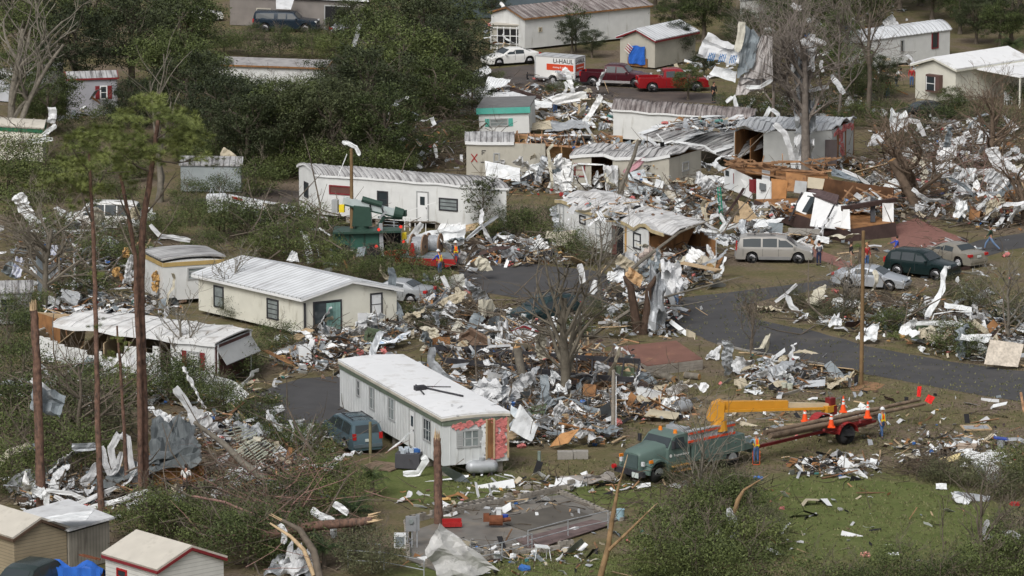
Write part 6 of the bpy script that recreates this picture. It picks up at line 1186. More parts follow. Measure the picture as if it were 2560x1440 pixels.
bare('second leaning bare trunk crossing in front of the green band home', 45, 392, 8.5, .28, 19, barkpale, lean=.42, limbs=5, depth=2, spread=.4, base=.45, L=.4, minr=.03)
bare('tangled twiggy grey tree filling the left edge', 110, 800, 5.8, .26, 23, mat('twig_grey', (.17, .15, .12), .9, .3, 3), lean=.1, limbs=14, depth=3, spread=1.1, base=.4, L=.5, minr=.01)
bare('twiggy grey tree in front of the broken wall of the long home', 455, 960, 4.2, .12, 29, barkpale, limbs=9, depth=2, spread=.8, base=.25, L=.5)
bare('snapped twiggy tree in the lower left thicket', 200, 1130, 4.8, .16, 61, bark, limbs=11, depth=2, spread=1.2, base=.15, L=.6)
bare('pale multi stemmed sapling before the crane truck', 1752, 1285, 4.2, .10, 31, barkpale, limbs=9, depth=2, spread=.45, base=.08, L=.8)
bare('fallen grey tree with curving dead limbs in the right hand heap', 2290, 520, 4.2, .42, 37, mat('brown_dead_bark', (.15, .11, .08), .9, .3, 3), lean=-.35, limbs=10, depth=3, spread=1.1, base=.15, L=.75)
bare('thorny brown dead crown at the right edge', 2480, 420, 4.5, .26, 41, MATS['brown_dead_bark'], limbs=14, depth=3, spread=1.1, base=.15, L=.6)
bare('low dead branches heaped at the right edge', 2560, 560, 3.6, .24, 43, MATS['brown_dead_bark'], lean=-.2, limbs=12, depth=2, spread=1.2, base=.1, L=.8)
bare('thin bare tree behind the slid metal roof', 1930, 330, 8.5, .14, 47, MATS['ash_bark'], limbs=12, depth=3, spread=.7, base=.3, L=.5)
bare('thin bare tree right of the metal wrapped tree', 2095, 300, 8, .14, 49, MATS['ash_bark'], limbs=12, depth=3, spread=.7, base=.3, L=.5)
bare('tall dark trunk right of the metal wrapped tree', 2172, 300, 8.5, .24, 51, bark, limbs=8, depth=2, spread=.7, base=.5, L=.35)
bare('young leafless tree at the verge beside the road', 1880, 905, 3.6, .06, 53, bark, limbs=10, depth=2, spread=.6, base=.4, L=.4)
bare('bare twigs behind the lone wooden pole', 2110, 800, 2.6, .10, 55, barkpale, limbs=10, depth=2, spread=1.1, base=.1, L=.8)
bare('bare spindly tree at the right edge above the lawn', 2520, 860, 4, .12, 57, barkpale, limbs=10, depth=2, spread=.8, base=.2, L=.6)
bare('broken forked sapling at the lower right corner', 2190*1+260, 1450, 4.2, .12, 59, bark, limbs=9, depth=2, spread=.7, base=.2, L=.6)
bare('thin bare stem rising from the lawn brush at lower right', 2355, 1420, 3.4, .04, 63, bark, limbs=4, depth=1, spread=.5, base=.4, L=.4)
bare('thin fallen tree over the roof of the gabled house', 560, 795, 3.6, .09, 67, barkpale, lean=.3, limbs=9, depth=2, spread=.8, base=.3, L=.5)
bare('twiggy dead tree in front of the crumpled roof home', 1500, 735, 4.2, .12, 69, barkpale, limbs=9, depth=2, spread=.8, base=.2, L=.6)
T = bare('cluster of pale straight trunks behind the tallest pine', 398, 505, 6.2, .26, 71, barkpale, limbs=4, depth=1, spread=.3, base=.1, L=.9); 
for i, (x, y, h, s, v, lb_) in enumerate([(1205, 590, 4.0, .42, 0, 'small dark leafy tree in front of the long white home'), (1880, 880, 0, .33, 0, 'young tree with sparse olive leaves beside the road'), (1440, 128, 0, .42, 1, 'rounded tree before the brown roofed home')]):
    p = G(x, y); T = thing('young_tree', lb_, 'tree', tuple(p)); sc_ = (1, 1, 1); link('trunk', trunk_mesh('trunk', 90+i, 3.4, .07, bark, limbs=8, depth=1, spread=.5, base=.3), T); c = crown_mesh('crown', 95+i, 1.25, 3.0, 60 if i != 1 else 34, 26 if i != 1 else 14, .09, [darkleaf, olive, oakleaf][i], spread=.35, hollow=.1); link('crown', c, T, (0, 0, 2.7))
# palms
def fronds(nm, seed, n, L, m):
    rr = random.Random(seed); b = MB()
    for i in range(n):
        a = rr.uniform(0, 2*pi); el = rr.uniform(.1, 1.2); d = Vector((cos(a)*cos(el), sin(a)*cos(el), sin(el))); pts = []; p = Vector((0, 0, 0)); k = 7
        for j in range(k): pts.append(p.copy()); p += d*L/k; d = (d+Vector((0, 0, -.22))).normalized()
        for j in range(1, k):
            side = (pts[j]-pts[j-1]).cross(Vector((0, 0, 1))).normalized(); f = (pts[j]-pts[j-1])
            for s in (-1, 1):
                for q in range(2): o = pts[j-1]+f*q/2; e = o+side*s*L*.28*(1-.5*j/k)+f*1.1+Vector((0, 0, -.1)); b.face([o, o+f*.3, e])
        b.tube(pts, .012, 3)
    return b.data(nm, m)
for i, (x, y, n_, L_, z_, lb_) in enumerate([(880, 1330, 34, 1.5, 1.0, 'dark green fan palm beside the pipe railing'), (930, 1240, 26, 1.2, 1.0, 'dark palm fronds left of the snapped trunk'), (810, 1420, 24, 1.3, .9, 'palm fronds sprouting below the split tree'), (2150, 660, 12, .9, 1.2, 'small pale palm behind the lone wooden pole'), (2232, 850, 16, .6, .2, 'low yellow green palm in the roadside wreckage'), (2530, 190, 22, 1.9, 2.6, 'palm in front of the far right cream house'), (2030, 60, 22, 1.8, 3, 'dark palm in the far trees at the top')]):
    p = G(x, y); T = thing('palm_tree', lb_, 'palm', tuple(p)); b = MB(); b.tube([(0, 0, 0), (.03, 0, z_)], [.14, .1], 8); b.build('trunk', bark, T); link('fronds', fronds('fronds', 120+i, n_, L_, palmleaf if i not in (3, 4) else bushleaf), T, (.03, 0, z_))
# ---------------------------------------------------------------- wreckage
random.seed(5)
def ribbon(pts, w, th=.02, twist=0., corr_=0., side=None):
    """bent strip following pts; width vector turns by twist along it; corr_ = corrugation depth"""
    b = MB(); P = [Vector(p) for p in pts]; Q = []
    for i in range(len(P)-1):
        for j in range(4): Q.append(P[i].lerp(P[i+1], j/4))
    Q.append(P[-1]); n = len(Q); nv = 7 if corr_ else 5; out = []; sd = random.random()*99; ts = random.choice((.12, .2, .3))
    for i in range(n):
        t = (Q[min(i+1, n-1)]-Q[max(i-1, 0)]).normalized(); s0 = Vector(side) if side else Vector((1, 0, 0)); s0 = (s0-t*s0.dot(t)); s0 = s0.normalized() if s0.length > .05 else t.orthogonal().normalized()
        s = Matrix.Rotation(twist*(i/(n-1)-.5), 3, t) @ s0; nn = t.cross(s); ww = w if not isinstance(w, (tuple, list)) else w[0]+(w[1]-w[0])*i/(n-1)
        wl = ww*(1+ts*1.6*noise.noise(Vector((i*.45, sd, 0)))); wr2 = ww*(1+ts*1.6*noise.noise(Vector((i*.45, sd, 7))))
        if i in (0, n-1): wl *= random.uniform(.4, 1); wr2 *= random.uniform(.4, 1)
        for j in range(nv):
            f = j/(nv-1)-.5; out.append(Q[i]+s*(wl if f < 0 else wr2)*f+nn*(corr_*(1 if j % 2 else -1)+min(ww, .8)*.28*noise.noise(Vector((i*.5, f*2.2, sd))))+t*ww*.12*noise.noise(Vector((i*.3, f*3, sd+3))))
    b.grid(out, n, nv, th); return b
def strip(name, label, path, row, w, m, cat='metal strip', twist=.6, corr_=0., side=(1, 0, 0), dD=0., th=.02, group=None):
    D = DR(row); n = len(path); b = ribbon([V(x, y, D+dD*i/max(1, n-1)) for i, (x, y) in enumerate(path)], w, th, twist, corr_, side); return tag(b.build(name, m, None), label, cat, group)
def crump(name, label, pts, row, m, cat='metal sheet', amp=.12, dD=.6, th=.02, nu=10, nv=8, seed=1, cor=0.):
    """crumpled sheet spanning the four photo corners (a,b,c,d), its far edge dD behind"""
    D = DR(row); a, b_, c, d = [V(x, y, D+(dD*(i in (2, 3)))) for i, (x, y) in enumerate(pts)]; out = []
    for i in range(nu):
        for j in range(nv):
            s, t = i/(nu-1), j/(nv-1); p = a.lerp(b_, s).lerp(d.lerp(c, s), t); e = 1+.5*noise.noise(Vector((s*3, t*3, seed)))
            p += Vector((.4*amp*noise.noise(Vector((s*4, t*4, seed*2+5))), amp*2*noise.noise(Vector((s*3, t*3, seed*3))), amp*e*noise.noise(Vector((s*4, t*5, seed*7)))))
            if cor: p += Vector((0, -cor*(i % 2), cor*.5*(i % 2)))
            out.append(p)
    q = MB(); q.grid(out, nu, nv, th); return tag(q.build(name, m, None), label, cat)
SHEET_M = [whsheet, whclean, whsheet, galv, whiteb_ := whitebright, greysheet, beigesheet, mat('yellowed_sheet', (.50, .47, .38), .6, .12, 2)]
MNAME = {whsheet.name: 'dull white', whclean.name: 'clean white', galv.name: 'silver grey', whitebright.name: 'bright white', greysheet.name: 'slate grey', beigesheet.name: 'beige', 'yellowed_sheet': 'yellowed', woodpale.name: 'pale wooden', woodbrown.name: 'brown wooden', pinkins.name: 'pink', orangeins.name: 'orange yellow'}
def auto_piece(px, py, r, big=1.0, zmax=1.2, cool=1.0, grp='metal sheets strewn through the wreckage'):
    p = G(px, py); kind = r.choices(['curled strip', 'flat panel', 'buckled sheet', 'folded sheet', 'plank', 'board'], [4, 3, 4, 2.5, 2, 1.5])[0]; z = r.uniform(.05, zmax)
    if kind in ('plank', 'board'):
        m = r.choice([woodpale, woodbrown, woodpale]); L_ = r.uniform(1.2, 3.0)*big; b = MB(); b.box((0, 0, 0), (L_, r.uniform(.1, .2) if kind == 'plank' else r.uniform(.6, 1.0), .05)); rot = (r.uniform(-.4, .4), r.uniform(-.5, .5), r.uniform(0, pi)); nm = 'wooden_'+kind; o = b.build(nm, m, None, loc=(p.x, p.y, z+.2)); o.rotation_euler = rot; desc = MNAME[m.name]+' '+kind
    else:
        m = r.choice(SHEET_M); w = r.uniform(.2, .5)*big if 'strip' in kind else r.uniform(.5, 1.15)*big; L_ = r.uniform(1.6, 4.2)*big if 'strip' in kind else r.uniform(.9, 2.6)*big; d = Vector((r.gauss(0, 1), r.gauss(0, .6), r.gauss(0, .45)*cool)).normalized(); pts = [Vector((0, 0, 0))]; cv = .15 if 'flat' in kind else .8 if 'strip' in kind else .45; k = 6
        for i in range(k):
            d = (d+Vector((r.gauss(0, cv), r.gauss(0, cv), r.gauss(0, cv)))*.5).normalized()
            if 'folded' in kind and i == 3: d = Vector((-d.x, d.y, abs(d.z)+.4)).normalized()
            pts.append(pts[-1]+d*L_/k)
        zm = min(q.z for q in pts); pts = [q-Vector((0, 0, zm-z)) for q in pts]
        b = ribbon(pts, w, .015, r.uniform(-1.4, 1.4), .03 if r.random() < .45 and 'strip' not in kind else 0, (r.gauss(0, 1), r.gauss(0, 1), r.gauss(0, .5))); nm = {'curled strip': 'metal_strip', 'flat panel': 'flat_siding', 'buckled sheet': 'metal_sheet', 'folded sheet': 'folded_sheet'}[kind]; o = b.build(nm, m, None, loc=(p.x, p.y, 0)); desc = MNAME[m.name]+' '+kind
    later(o, desc, px, py, 'debris piece', grp); return o
def litter(name, label, zones, mats, seed, size=(.08, .5), hz=.5, flat=False):
    """uncountable small rubble: bent flakes, sticks, lumps"""
    r = random.Random(seed); b = MB()
    for (x0, x1, y0, y1), n, h_, *zb in zones:
        zb = zb[0] if zb else 0
        for i in range(n):
            u, v_ = r.gauss(.5, .24), r.gauss(.5, .24)
            if not (0 <= u <= 1 and 0 <= v_ <= 1): u, v_ = r.random(), r.random()
            if not zb and onroad(x0+(x1-x0)*u, y0+(y1-y0)*v_) and r.random() < .96: continue
            p = G(x0+(x1-x0)*u, y0+(y1-y0)*v_); hh = h_*r.random()**1.5*max(0, 1-2.2*max(abs(u-.5), abs(v_-.5))+.4); p.z = .03+hh+zb; q = r.random(); mi = r.choices(range(len(mats)), [m_[1] for m_ in mats])[0]; s = r.uniform(*size)*(2.0 if r.random() < .12 else 1)
            a = r.uniform(0, 2*pi); nm = mats[mi][0].name
            tilt = Matrix.Rotation(a, 3, 'Z') @ Matrix.Rotation(r.gauss(0, .55), 3, 'X') @ Matrix.Rotation(r.gauss(0, .45), 3, 'Y')
            if 'wood' in nm or 'bark' in nm: b.box(p, (s*r.uniform(1.5, 4.5), .05+s*.12, .04), tilt, mi)
            elif 'insulation' in nm or 'cloth' in nm or 'plastic' in nm: b.box(p+Vector((0, 0, s*.1)), (s, s*.7, s*.35), tilt, mi); b.box(p+Vector((s*.3, 0, s*.12)), (s*.7, s*.6, s*.4), tilt @ Matrix.Rotation(.6, 3, 'Z'), mi)
            else:
                w = s*r.uniform(.3, .9); L_ = s*r.uniform(.9, 3.4); k = tilt @ Vector((L_/2, 0, 0)); e = tilt @ Vector((0, w/2, 0)); bd = tilt @ Vector((0, 0, s*r.uniform(-.5, .5)))
                A_, B_, C_, D_, E_, F_ = p-k-e, p-k+e, p+bd-e, p+bd+e, p+k-e*r.uniform(.3, 1.2)+bd*.2, p+k+e; t_ = Vector((0, 0, .012)); b.add([A_, B_, D_, C_, E_, F_]+[x-t_ for x in (A_, B_, D_, C_, E_, F_)], [(0, 3, 2, 1), (3, 4, 5, 2), (7, 8, 9, 6), (8, 11, 10, 9), (0, 1, 7, 6), (4, 10, 11, 5), (1, 2, 8, 7), (2, 5, 11, 8), (0, 6, 9, 3), (3, 9, 10, 4)], mi)
    o = b.build(name, [m_[0] for m_ in mats], None); tag(o, label, None, None, 'stuff'); return o
def twigs(name, label, zones, m, seed, L_=(.6, 2.2), r_=1):
    r = random.Random(seed); b = MB()
    for (x0, x1, y0, y1), n, h_ in zones:
        for i in range(n):
            u, v_ = r.gauss(.5, .25), r.gauss(.5, .25)
            if onroad(x0+(x1-x0)*u, y0+(y1-y0)*v_): continue
            p = G(x0+(x1-x0)*u, y0+(y1-y0)*v_); p.z = h_*r.random()**1.3; d = Vector((r.gauss(0, 1), r.gauss(0, .8), r.gauss(0, .35))).normalized(); l_ = r.uniform(*L_); pts = [p]; 
            for j in range(3): d = (d+Vector((r.gauss(0, .25), r.gauss(0, .25), r.gauss(0, .2)))).normalized(); q = pts[-1]+d*l_/3; q.z = max(.02, q.z); pts.append(q)
            r0 = r.uniform(.012, .035)*r_; b.tube(pts, [r0, r0*.8, r0*.6, r0*.3], 3 if r_ == 1 else 5, cap=False)
    o = b.build(name, m, None); tag(o, label, None, None, 'stuff'); return o
# density zones: (box px), pieces, heap height
ZD = [((1370, 1760, 430, 500), 700, 1.1), ((1230, 1480, 400, 490), 620, 1.0), ((1640, 1830, 440, 590), 620, 1.0), ((1830, 1900, 560, 600), 90, .5), ((1800, 2080, 585, 625), 240, .35), ((1140, 1480, 590, 690), 480, .8), ((1560, 1800, 620, 740), 900, 1.2), ((1500, 1760, 690, 850), 800, 1.0), ((1060, 1480, 800, 900), 760, .8), ((1040, 1560, 900, 1060), 950, .9), ((1260, 1560, 1000, 1120), 820, .9), ((1400, 1720, 940, 1060), 620, .5),
      ((680, 1000, 830, 950), 720, .8), ((860, 1060, 800, 860), 260, .6), ((1000, 1200, 700, 850), 420, .7), ((2180, 2560, 300, 420), 620, .8), ((2140, 2560, 420, 560), 1100, 1.0), ((2400, 2560, 480, 580), 420, 1.2), ((1950, 2560, 730, 860), 560, .5), ((2280, 2600, 780, 920), 520, .9), ((1800, 2100, 870, 990), 260, .35), ((1860, 2140, 930, 975), 240, .3), ((1100, 1500, 200, 330), 560, .8), ((1340, 1560, 230, 340), 320, .5), ((1500, 1560, 270, 330), 60, .5),
      ((0, 400, 560, 800), 700, 1.6), ((0, 700, 945, 1015), 560, .4), ((380, 760, 1040, 1150), 420, 1.0), ((560, 840, 1100, 1260), 520, .8), ((180, 560, 1180, 1290), 380, .7), ((0, 300, 1180, 1300), 320, .6), ((100, 460, 740, 800), 300, .6), ((1100, 1800, 1180, 1240), 120, .15), ((1960, 2200, 1140, 1200), 220, .2), ((2200, 2560, 1080, 1180), 220, .2), ((1650, 2560, 980, 1120), 220, .05), ((1000, 1560, 1350, 1440), 160, .15), ((1800, 2200, 240, 300), 260, .7), ((1900, 2300, 20, 200), 260, 1.0), ((860, 1180, 390, 440), 170, 4.0), ((560, 900, 380, 430), 70, 4.0), ((1000, 1450, 1225, 1300), 90, .2), ((640, 1000, 560, 690), 120, 1.2), ((150, 330, 250, 330), 60, 1.5), ((1200, 1300, 60, 150), 80, 1.5), ((2000, 2250, 100, 260), 120, 2),
      ((1850, 2260, 400, 440), 260, .6), ((2030, 2560, 600, 720), 150, .1), ((1620, 1900, 140, 200), 80, .3), ((900, 1180, 430, 480), 60, .2), ((460, 620, 380, 500), 90, .8), ((1200, 2560, 1200, 1440), 110, .04)]
ZR = [((1430, 1700, 460, 478), 110, .3, 2.85), ((1640, 1980, 395, 425), 190, .5, 2.8), ((1420, 1740, 590, 662), 170, .3, 2.85), ((1850, 2090, 535, 575), 230, .5, .7), ((2090, 2240, 560, 580), 200, .6, 1.4), ((1300, 1550, 424, 442), 260, .5, 2.4), ((1560, 1700, 478, 500), 160, 1.8, .4), ((110, 420, 870, 900), 120, .3, 2.6), ((1080, 1590, 900, 945), 160, .2, .9)]
def scale_z(z, f): return [(a, max(1, int(n*f)), h) for a, n, h in z]+[(a, int(n*f), h, z_) for a, n, h, z_ in ZR]
litter('white_debris', 'countless small flakes of torn white and silver siding', scale_z(ZD, .72), [(whsheet, 4), (whclean, 4.5), (galv, 2.6), (greysheet, 1.8), (beigesheet, 1.8), (dark, 3)], 3, (.07, .46))
litter('timber_debris', 'countless splintered boards and laths', scale_z(ZD, .27)+[((1080, 1580, 860, 960), 520, .9), ((560, 860, 1100, 1260), 240, .8), ((1300, 1600, 930, 1010), 260, .6), ((1560, 1740, 990, 1050), 160, .3), ((380, 520, 1170, 1240), 200, 1.0), ((80, 330, 870, 930), 160, .9)], [(wood, 4), (woodpale, 3), (woodbrown, 3), (wooddark, 1.5)], 4, (.1, .4))
litter('household_debris', 'countless scattered scraps of insulation, cloth and plastic', scale_z(ZD, .13), [(pinkins, 1.4), (orangeins, .8), (mat('grey_cloth_scrap', (.3, .3, .3), .9, .2, 4), 3), (blueplastic, .5), (clothred, .25), (mat('brown_cloth_scrap', (.15, .1, .07), .9, .3, 4), 3), (mat('teal_plastic', (.06, .2, .18), .5, .2, 4), .3)], 6, (.08, .26))
twigs('twig_debris', 'countless dead twigs and thin branches', [(a, int(n*.55), h*1.2) for a, n, h in ZD]+[((2130, 2560, 290, 560), 1800, 1.6), ((0, 300, 520, 760), 700, 2.5), ((0, 330, 960, 1230), 900, 2.0), ((1040, 1560, 880, 1080), 500, 1.2), ((1370, 1900, 440, 640), 350, 1.4), ((1150, 1560, 640, 780), 350, .9), ((1000, 1300, 760, 850), 500, .7), ((300, 900, 1150, 1440), 1100, 1.6), ((1980, 2350, 740, 810), 450, .7), ((900, 1200, 280, 430), 700, 3.0), ((430, 900, 380, 460), 400, 2.0), ((1880, 2150, 200, 300), 500, 3.0), ((2250, 2420, 1150, 1200), 350, .6), ((1600, 1900, 1180, 1440), 400, 1.6), ((980, 1220, 340, 440), 350, 1.5), ((580, 960, 560, 690), 500, 1.4), ((1450, 1900, 1230, 1300), 120, .1)], mat('dead_twig', (.095, .075, .055), .9, .35, 4, island=.4), 8)
twigs('vine_debris', 'countless pinkish brown dead vines over the lower left thicket', [((420, 900, 1150, 1440), 260, 2.2), ((2250, 2560, 330, 560), 260, 1.6)], mat('pink_twig', (.22, .13, .11), .9, .3, 4), 9, (1.5, 4))
twigs('branch_debris', 'countless long broken limbs tangled through the wreckage', [((1080, 1560, 640, 1060), 150, 1.2), ((0, 400, 540, 800), 90, 2.2), ((0, 340, 960, 1230), 120, 2.0), ((330, 860, 1130, 1430), 120, 1.8), ((2130, 2560, 290, 580), 170, 1.8), ((1960, 2560, 740, 870), 70, .9), ((1400, 1900, 440, 700), 90, 1.3), ((900, 1220, 300, 440), 80, 2), ((560, 1000, 560, 690), 70, 1.6)], bark, 12, (2.2, 5.5), r_=2.2)
# medium pieces one can count: 280 of them, each an object
r = random.Random(21); tot = sum(n*(1 if h > .25 else 0) for a, n, h in ZD); cnt = 0
for (x0, x1, y0, y1), n, h in ZD:
    if h <= .25: continue
    for i in range(round((640 if x0 > 1200 and 380 < y0 < 640 else 470)*n/tot)):
        x, y = r.uniform(x0, x1), r.uniform(y0, y1)
        if onroad(x, y): continue
        auto_piece(x, y, r, 1.05, min(h, 1.2)); cnt += 1
print('pieces', cnt)
# ------------------------------------------------ large single pieces
S = strip; C = crump
C('hanging_sheet', 'big curled grey white sheet hanging at the foot of the snapped trunk', [(1062, 1375), (1100, 1450), (1250, 1428), (1100, 1308)], 1452, mat('wrinkled_grey_sheet', (.42, .42, .41), .5, .15, 2, stain=(.25, .25, .25), stain_amt=0, stain_scale=(1.5, 1.5, 1.5), bump=.6), amp=.22, seed=3, dD=.5)
S('metal_strip', 'long white strip dangling from the middle of the lower right bush', [(1820, 1270), (1832, 1305), (1842, 1345)], 1390, .42, whsheet, side=(1, .2, 0))
S('metal_strip', 'long white metal strip curling over the fallen trunk tip', [(438, 968), (460, 1000), (478, 1030), (485, 1062)], 1230, .42, whsheet, twist=.4)
C('roof_sheet', 'crushed dark grey roof sheet bulging over the wrecked room', [(372, 1160), (500, 1150), (485, 1045), (380, 1045)], 1235, mat('dark_bent_roof', (.12, .135, .14), .6, .2, 1.2, stain=(.26, .27, .28), stain_amt=-.15, stain_scale=(1, 1, 1)), amp=.7, seed=4, dD=4.5, cor=.05, nu=16)
C('roof_sheet', 'lower fold of the crushed grey roof slanting down left', [(240, 1215), (505, 1150), (500, 1110), (330, 1150)], 1245, MATS['dark_bent_roof'], amp=.5, seed=5, dD=1.5, cor=.05, nu=18)
C('plywood_wall', 'orange brown broken room wall behind the person in the white T-shirt', [(385, 1215), (510, 1205), (510, 1155), (380, 1160)], 1240, mat('orange_room', (.32, .17, .06), .8, .3, 2), amp=.2, seed=6, dD=.4)
S('metal_strip', 'white folded strip standing like an arch between two thin pines', [(285, 1172), (278, 1120), (296, 1086), (318, 1095), (325, 1150), (340, 1215)], 1240, .38, whsheet, twist=.5)
S('metal_strip', 'white strip leaning left of the arch shaped strip', [(303, 1130), (293, 1170), (276, 1190), (262, 1155), (255, 1115)], 1240, .32, whsheet, twist=.8)
S('metal_strip', 'broad flat grey white strip slanting down to the lower left pines', [(245, 1160), (225, 1190), (204, 1214)], 1240, .45, whsheet, twist=.1)
S('metal_strip', 'pale grey gutter piece level beside the second pine', [(180, 1118), (215, 1118), (240, 1116)], 1240, .42, galv, twist=.1, side=(0, 0, 1))
S('metal_strip', 'grey weathered strip leaning at the left edge', [(18, 1225), (50, 1195), (78, 1180)], 1240, .45, galv, twist=.3, side=(0, 0, 1))
C('metal_sheet', 'wrinkled grey sheet wrapped on the broken reddish pine', [(75, 1022), (150, 1045), (165, 990), (82, 960)], 1285, greysheet, amp=.25, seed=7, dD=.3)
S('metal_strip', 'white strip stuck across the top of the wrapped grey sheet', [(78, 948), (100, 962), (128, 985)], 1280, .38, whclean, twist=.1, side=(0, 0, 1))
S('metal_strip', 'bright white strip folded over the foot of the broken pine', [(80, 1222), (105, 1240), (118, 1222), (115, 1270)], 1298, .32, whclean, twist=.5)
C('metal_sheet', 'crumpled bright white sheet at the foot of the broken pine', [(80, 1240), (108, 1248), (112, 1222), (85, 1212)], 1298, whclean, amp=.2, seed=8, dD=.4)
for i, (pa_, lb_) in enumerate([([(115, 1225), (180, 1235), (215, 1250)], 'thin white rail arching right of the broken pine'), ([(170, 1270), (240, 1240), (290, 1218)], 'long white rail crossing under the two pine trunks'), ([(200, 1275), (300, 1250), (370, 1225)], 'broad white strip running up toward the tallest pine'), ([(135, 1240), (165, 1255), (195, 1285)], 'short grey rail leaning beside the white folded strip')]): S('metal_strip', lb_, pa_, 1300, .22, whsheet if i % 2 else whclean, twist=.6, side=(0, 0, 1))
C('roof_sheet', 'flat white sheet lying on the roof corner of the tan shed', [(85, 1303), (215, 1300), (235, 1275), (140, 1288)], 1440, whclean, amp=.1, seed=9, dD=1.5)
b = MB()
for i in range(13): b.bar(V(560+i*8, 1075+i*7.5, DR(1190)), V(610+i*8, 1065+i*5, DR(1170)), .10, .03)
for i in range(10): b.bar(V(585+i*7, 1130+i*4, DR(1200)), V(635+i*5, 1098+i*5, DR(1190)), .08, .03)
tag(b.build('slatted_awning', mat('greenish_white', (.42, .44, .36), .6, .15, 2), None), 'collapsed slatted awning, pale green, beside the fallen trunk', 'awning')
for i, (pa_, w_, lb_) in enumerate([([(725, 1050), (735, 1075), (728, 1100), (750, 1110)], .12, 'white bent frame left of the blue grey minivan'), ([(740, 1065), (765, 1100), (800, 1120), (835, 1128)], .14, 'white bent frame trailing to the minivan wheel'), ([(780, 1060), (765, 1085), (758, 1120)], .3, 'pale leaning door edge left of the minivan')]): S('bent_tubing', lb_, pa_, 1150, w_, whclean, twist=.5)
S('metal_strip', 'white strip drooping over the fallen pine near the palm', [(778, 1275), (800, 1290), (830, 1300), (835, 1345)], 1400, .38, whclean, twist=.9, side=(0, 0, 1))
S('metal_strip', 'short white strip right above the drooping one', [(835, 1258), (850, 1268), (870, 1285)], 1400, .35, whclean, twist=.5, side=(0, 0, 1))
S('metal_strip', 'white cloth like strip caught on the split trunk', [(700, 1310), (712, 1330), (708, 1360)], 1430, .3, whclean, twist=.5)
C('metal_sheet', 'crumpled silver sheet heap below the split tree', [(660, 1440), (800, 1440), (790, 1385), (690, 1390)], 1440, galv, amp=.5, seed=11, dD=1.2, nu=14, nv=10)
C('metal_sheet', 'second silver sheet crumpled beside the silver heap', [(700, 1440), (790, 1430), (770, 1370), (720, 1365)], 1446, whsheet, amp=.5, seed=12, dD=1.0, nu=12, nv=10)
# upper right metal wrapped tree
C('wall_panel', 'white wall panel with blue print hung in the metal wrapped tree', [(1740, 138), (1840, 165), (1860, 125), (1770, 80)], 452, whsheet, amp=.3, seed=13, dD=.6)
for i in range(3):
    b = MB(); p = V(1772+27*i, 142+3*i, DR(452)-.5)
    for q in range(4): b.box(Vector((q*.13, 0, 0)), (.05, .03, .62), Matrix.Rotation(.25, 3, 'Y')); b.box(Vector((q*.13, 0, .1*(q % 3))), (.14, .03, .06))
    o = b.build('blue_print', printblue, None, loc=tuple(p)); tag(o, ['first', 'second', 'third'][i]+' block of blue print on the panel in the wrapped tree', 'print')
S('wall_panel', 'cream torn upright panel at the top of the hung wreckage', [(1856, 55), (1852, 90), (1842, 130)], 452, .55, mat('cream_sheet', (.60, .58, .50), .6, .1, 2), twist=.4)
C('cloth_sheet', 'dark grey blue sheet draped down in the metal wrapped tree', [(1842, 195), (1885, 165), (1900, 90), (1862, 60)], 452, greysheet, amp=.35, seed=14, dD=.5)
C('roof_sheet', 'tall ribbed silver roof sheet hanging in the wrapped tree', [(1858, 195), (1932, 200), (1930, 92), (1905, 88)], 452, mat('brown_silver_sheet', (.42, .40, .39), .5, .2, 2, stain=(.2, .17, .16), stain_amt=.1, stain_scale=(6, 1, .4)), amp=.2, seed=15, dD=.5, cor=.07, nu=16)
C('roof_sheet', 'ribbed sheet curving under the tall hanging one', [(1838, 240), (1900, 225), (1930, 200), (1850, 190)], 452, MATS['brown_silver_sheet'], amp=.3, seed=16, dD=.5, cor=.05, nu=14)
C('metal_sheet', 'flat white panel jutting left below the blue print panel', [(1773, 185), (1838, 207), (1842, 178), (1788, 165)], 452, whclean, amp=.1, seed=17, dD=.5)
S('metal_strip', 'white rim along the foot of the hanging ribbed sheet', [(1865, 218), (1900, 218), (1932, 200)], 452, .3, whclean, twist=.2, side=(0, 0, 1))
S('metal_strip', 'long bright white strip hanging on the wrapped trunk', [(2032, 85), (2020, 120), (2008, 160), (2010, 200)], 420, .62, whsheet, twist=.3, side=(1, 0, 0))
S('metal_strip', 'white strip bending right off the wrapped trunk', [(2005, 108), (2030, 98), (2055, 105), (2065, 112)], 420, .35, whclean, twist=.9, side=(0, 0, 1))
S('metal_strip', 'thin white rail sticking right from the wrapped trunk', [(2018, 228), (2045, 222), (2072, 217)], 420, .3, whsheet, twist=.1, side=(0, 0, 1))
S('metal_strip', 'white crumpled strip right of the wrapped trunk', [(2080, 192), (2095, 210), (2110, 235)], 400, .42, whclean, twist=.6)
S('metal_strip', 'thin white strip dangling right of the wrapped trunk', [(2055, 150), (2052, 165), (2058, 180)], 400, .25, whsheet)
S('metal_strip', 'silver wrap round the lower trunk of the wrapped tree', [(1990, 120), (1995, 170), (2000, 230), (2025, 300)], 442, .55, galv, twist=1.5)
C('metal_sheet', 'twisted silver sheet wrapped round the middle of the tall draped tree', [(1985, 335), (2042, 330), (2038, 245), (1992, 250)], 443, galv, amp=.6, seed=110, dD=.5, nu=12, nv=12); C('metal_sheet', 'grey torn sheet round the lower trunk of the tall draped tree', [(1975, 425), (2030, 430), (2035, 345), (1988, 340)], 443, whsheet, amp=.6, seed=111, dD=.4, nu=12, nv=12); C('metal_sheet', 'white crumpled sheet high on the tall draped tree', [(1975, 165), (2035, 180), (2040, 110), (1985, 100)], 443, whsheet, amp=.7, seed=112, dD=.5, nu=12, nv=12)
S('metal_strip', 'long silver strip falling from the trunk to the torn home', [(1935, 310), (1960, 330), (1975, 370), (1985, 420)], 448, .4, whsheet, twist=.7)
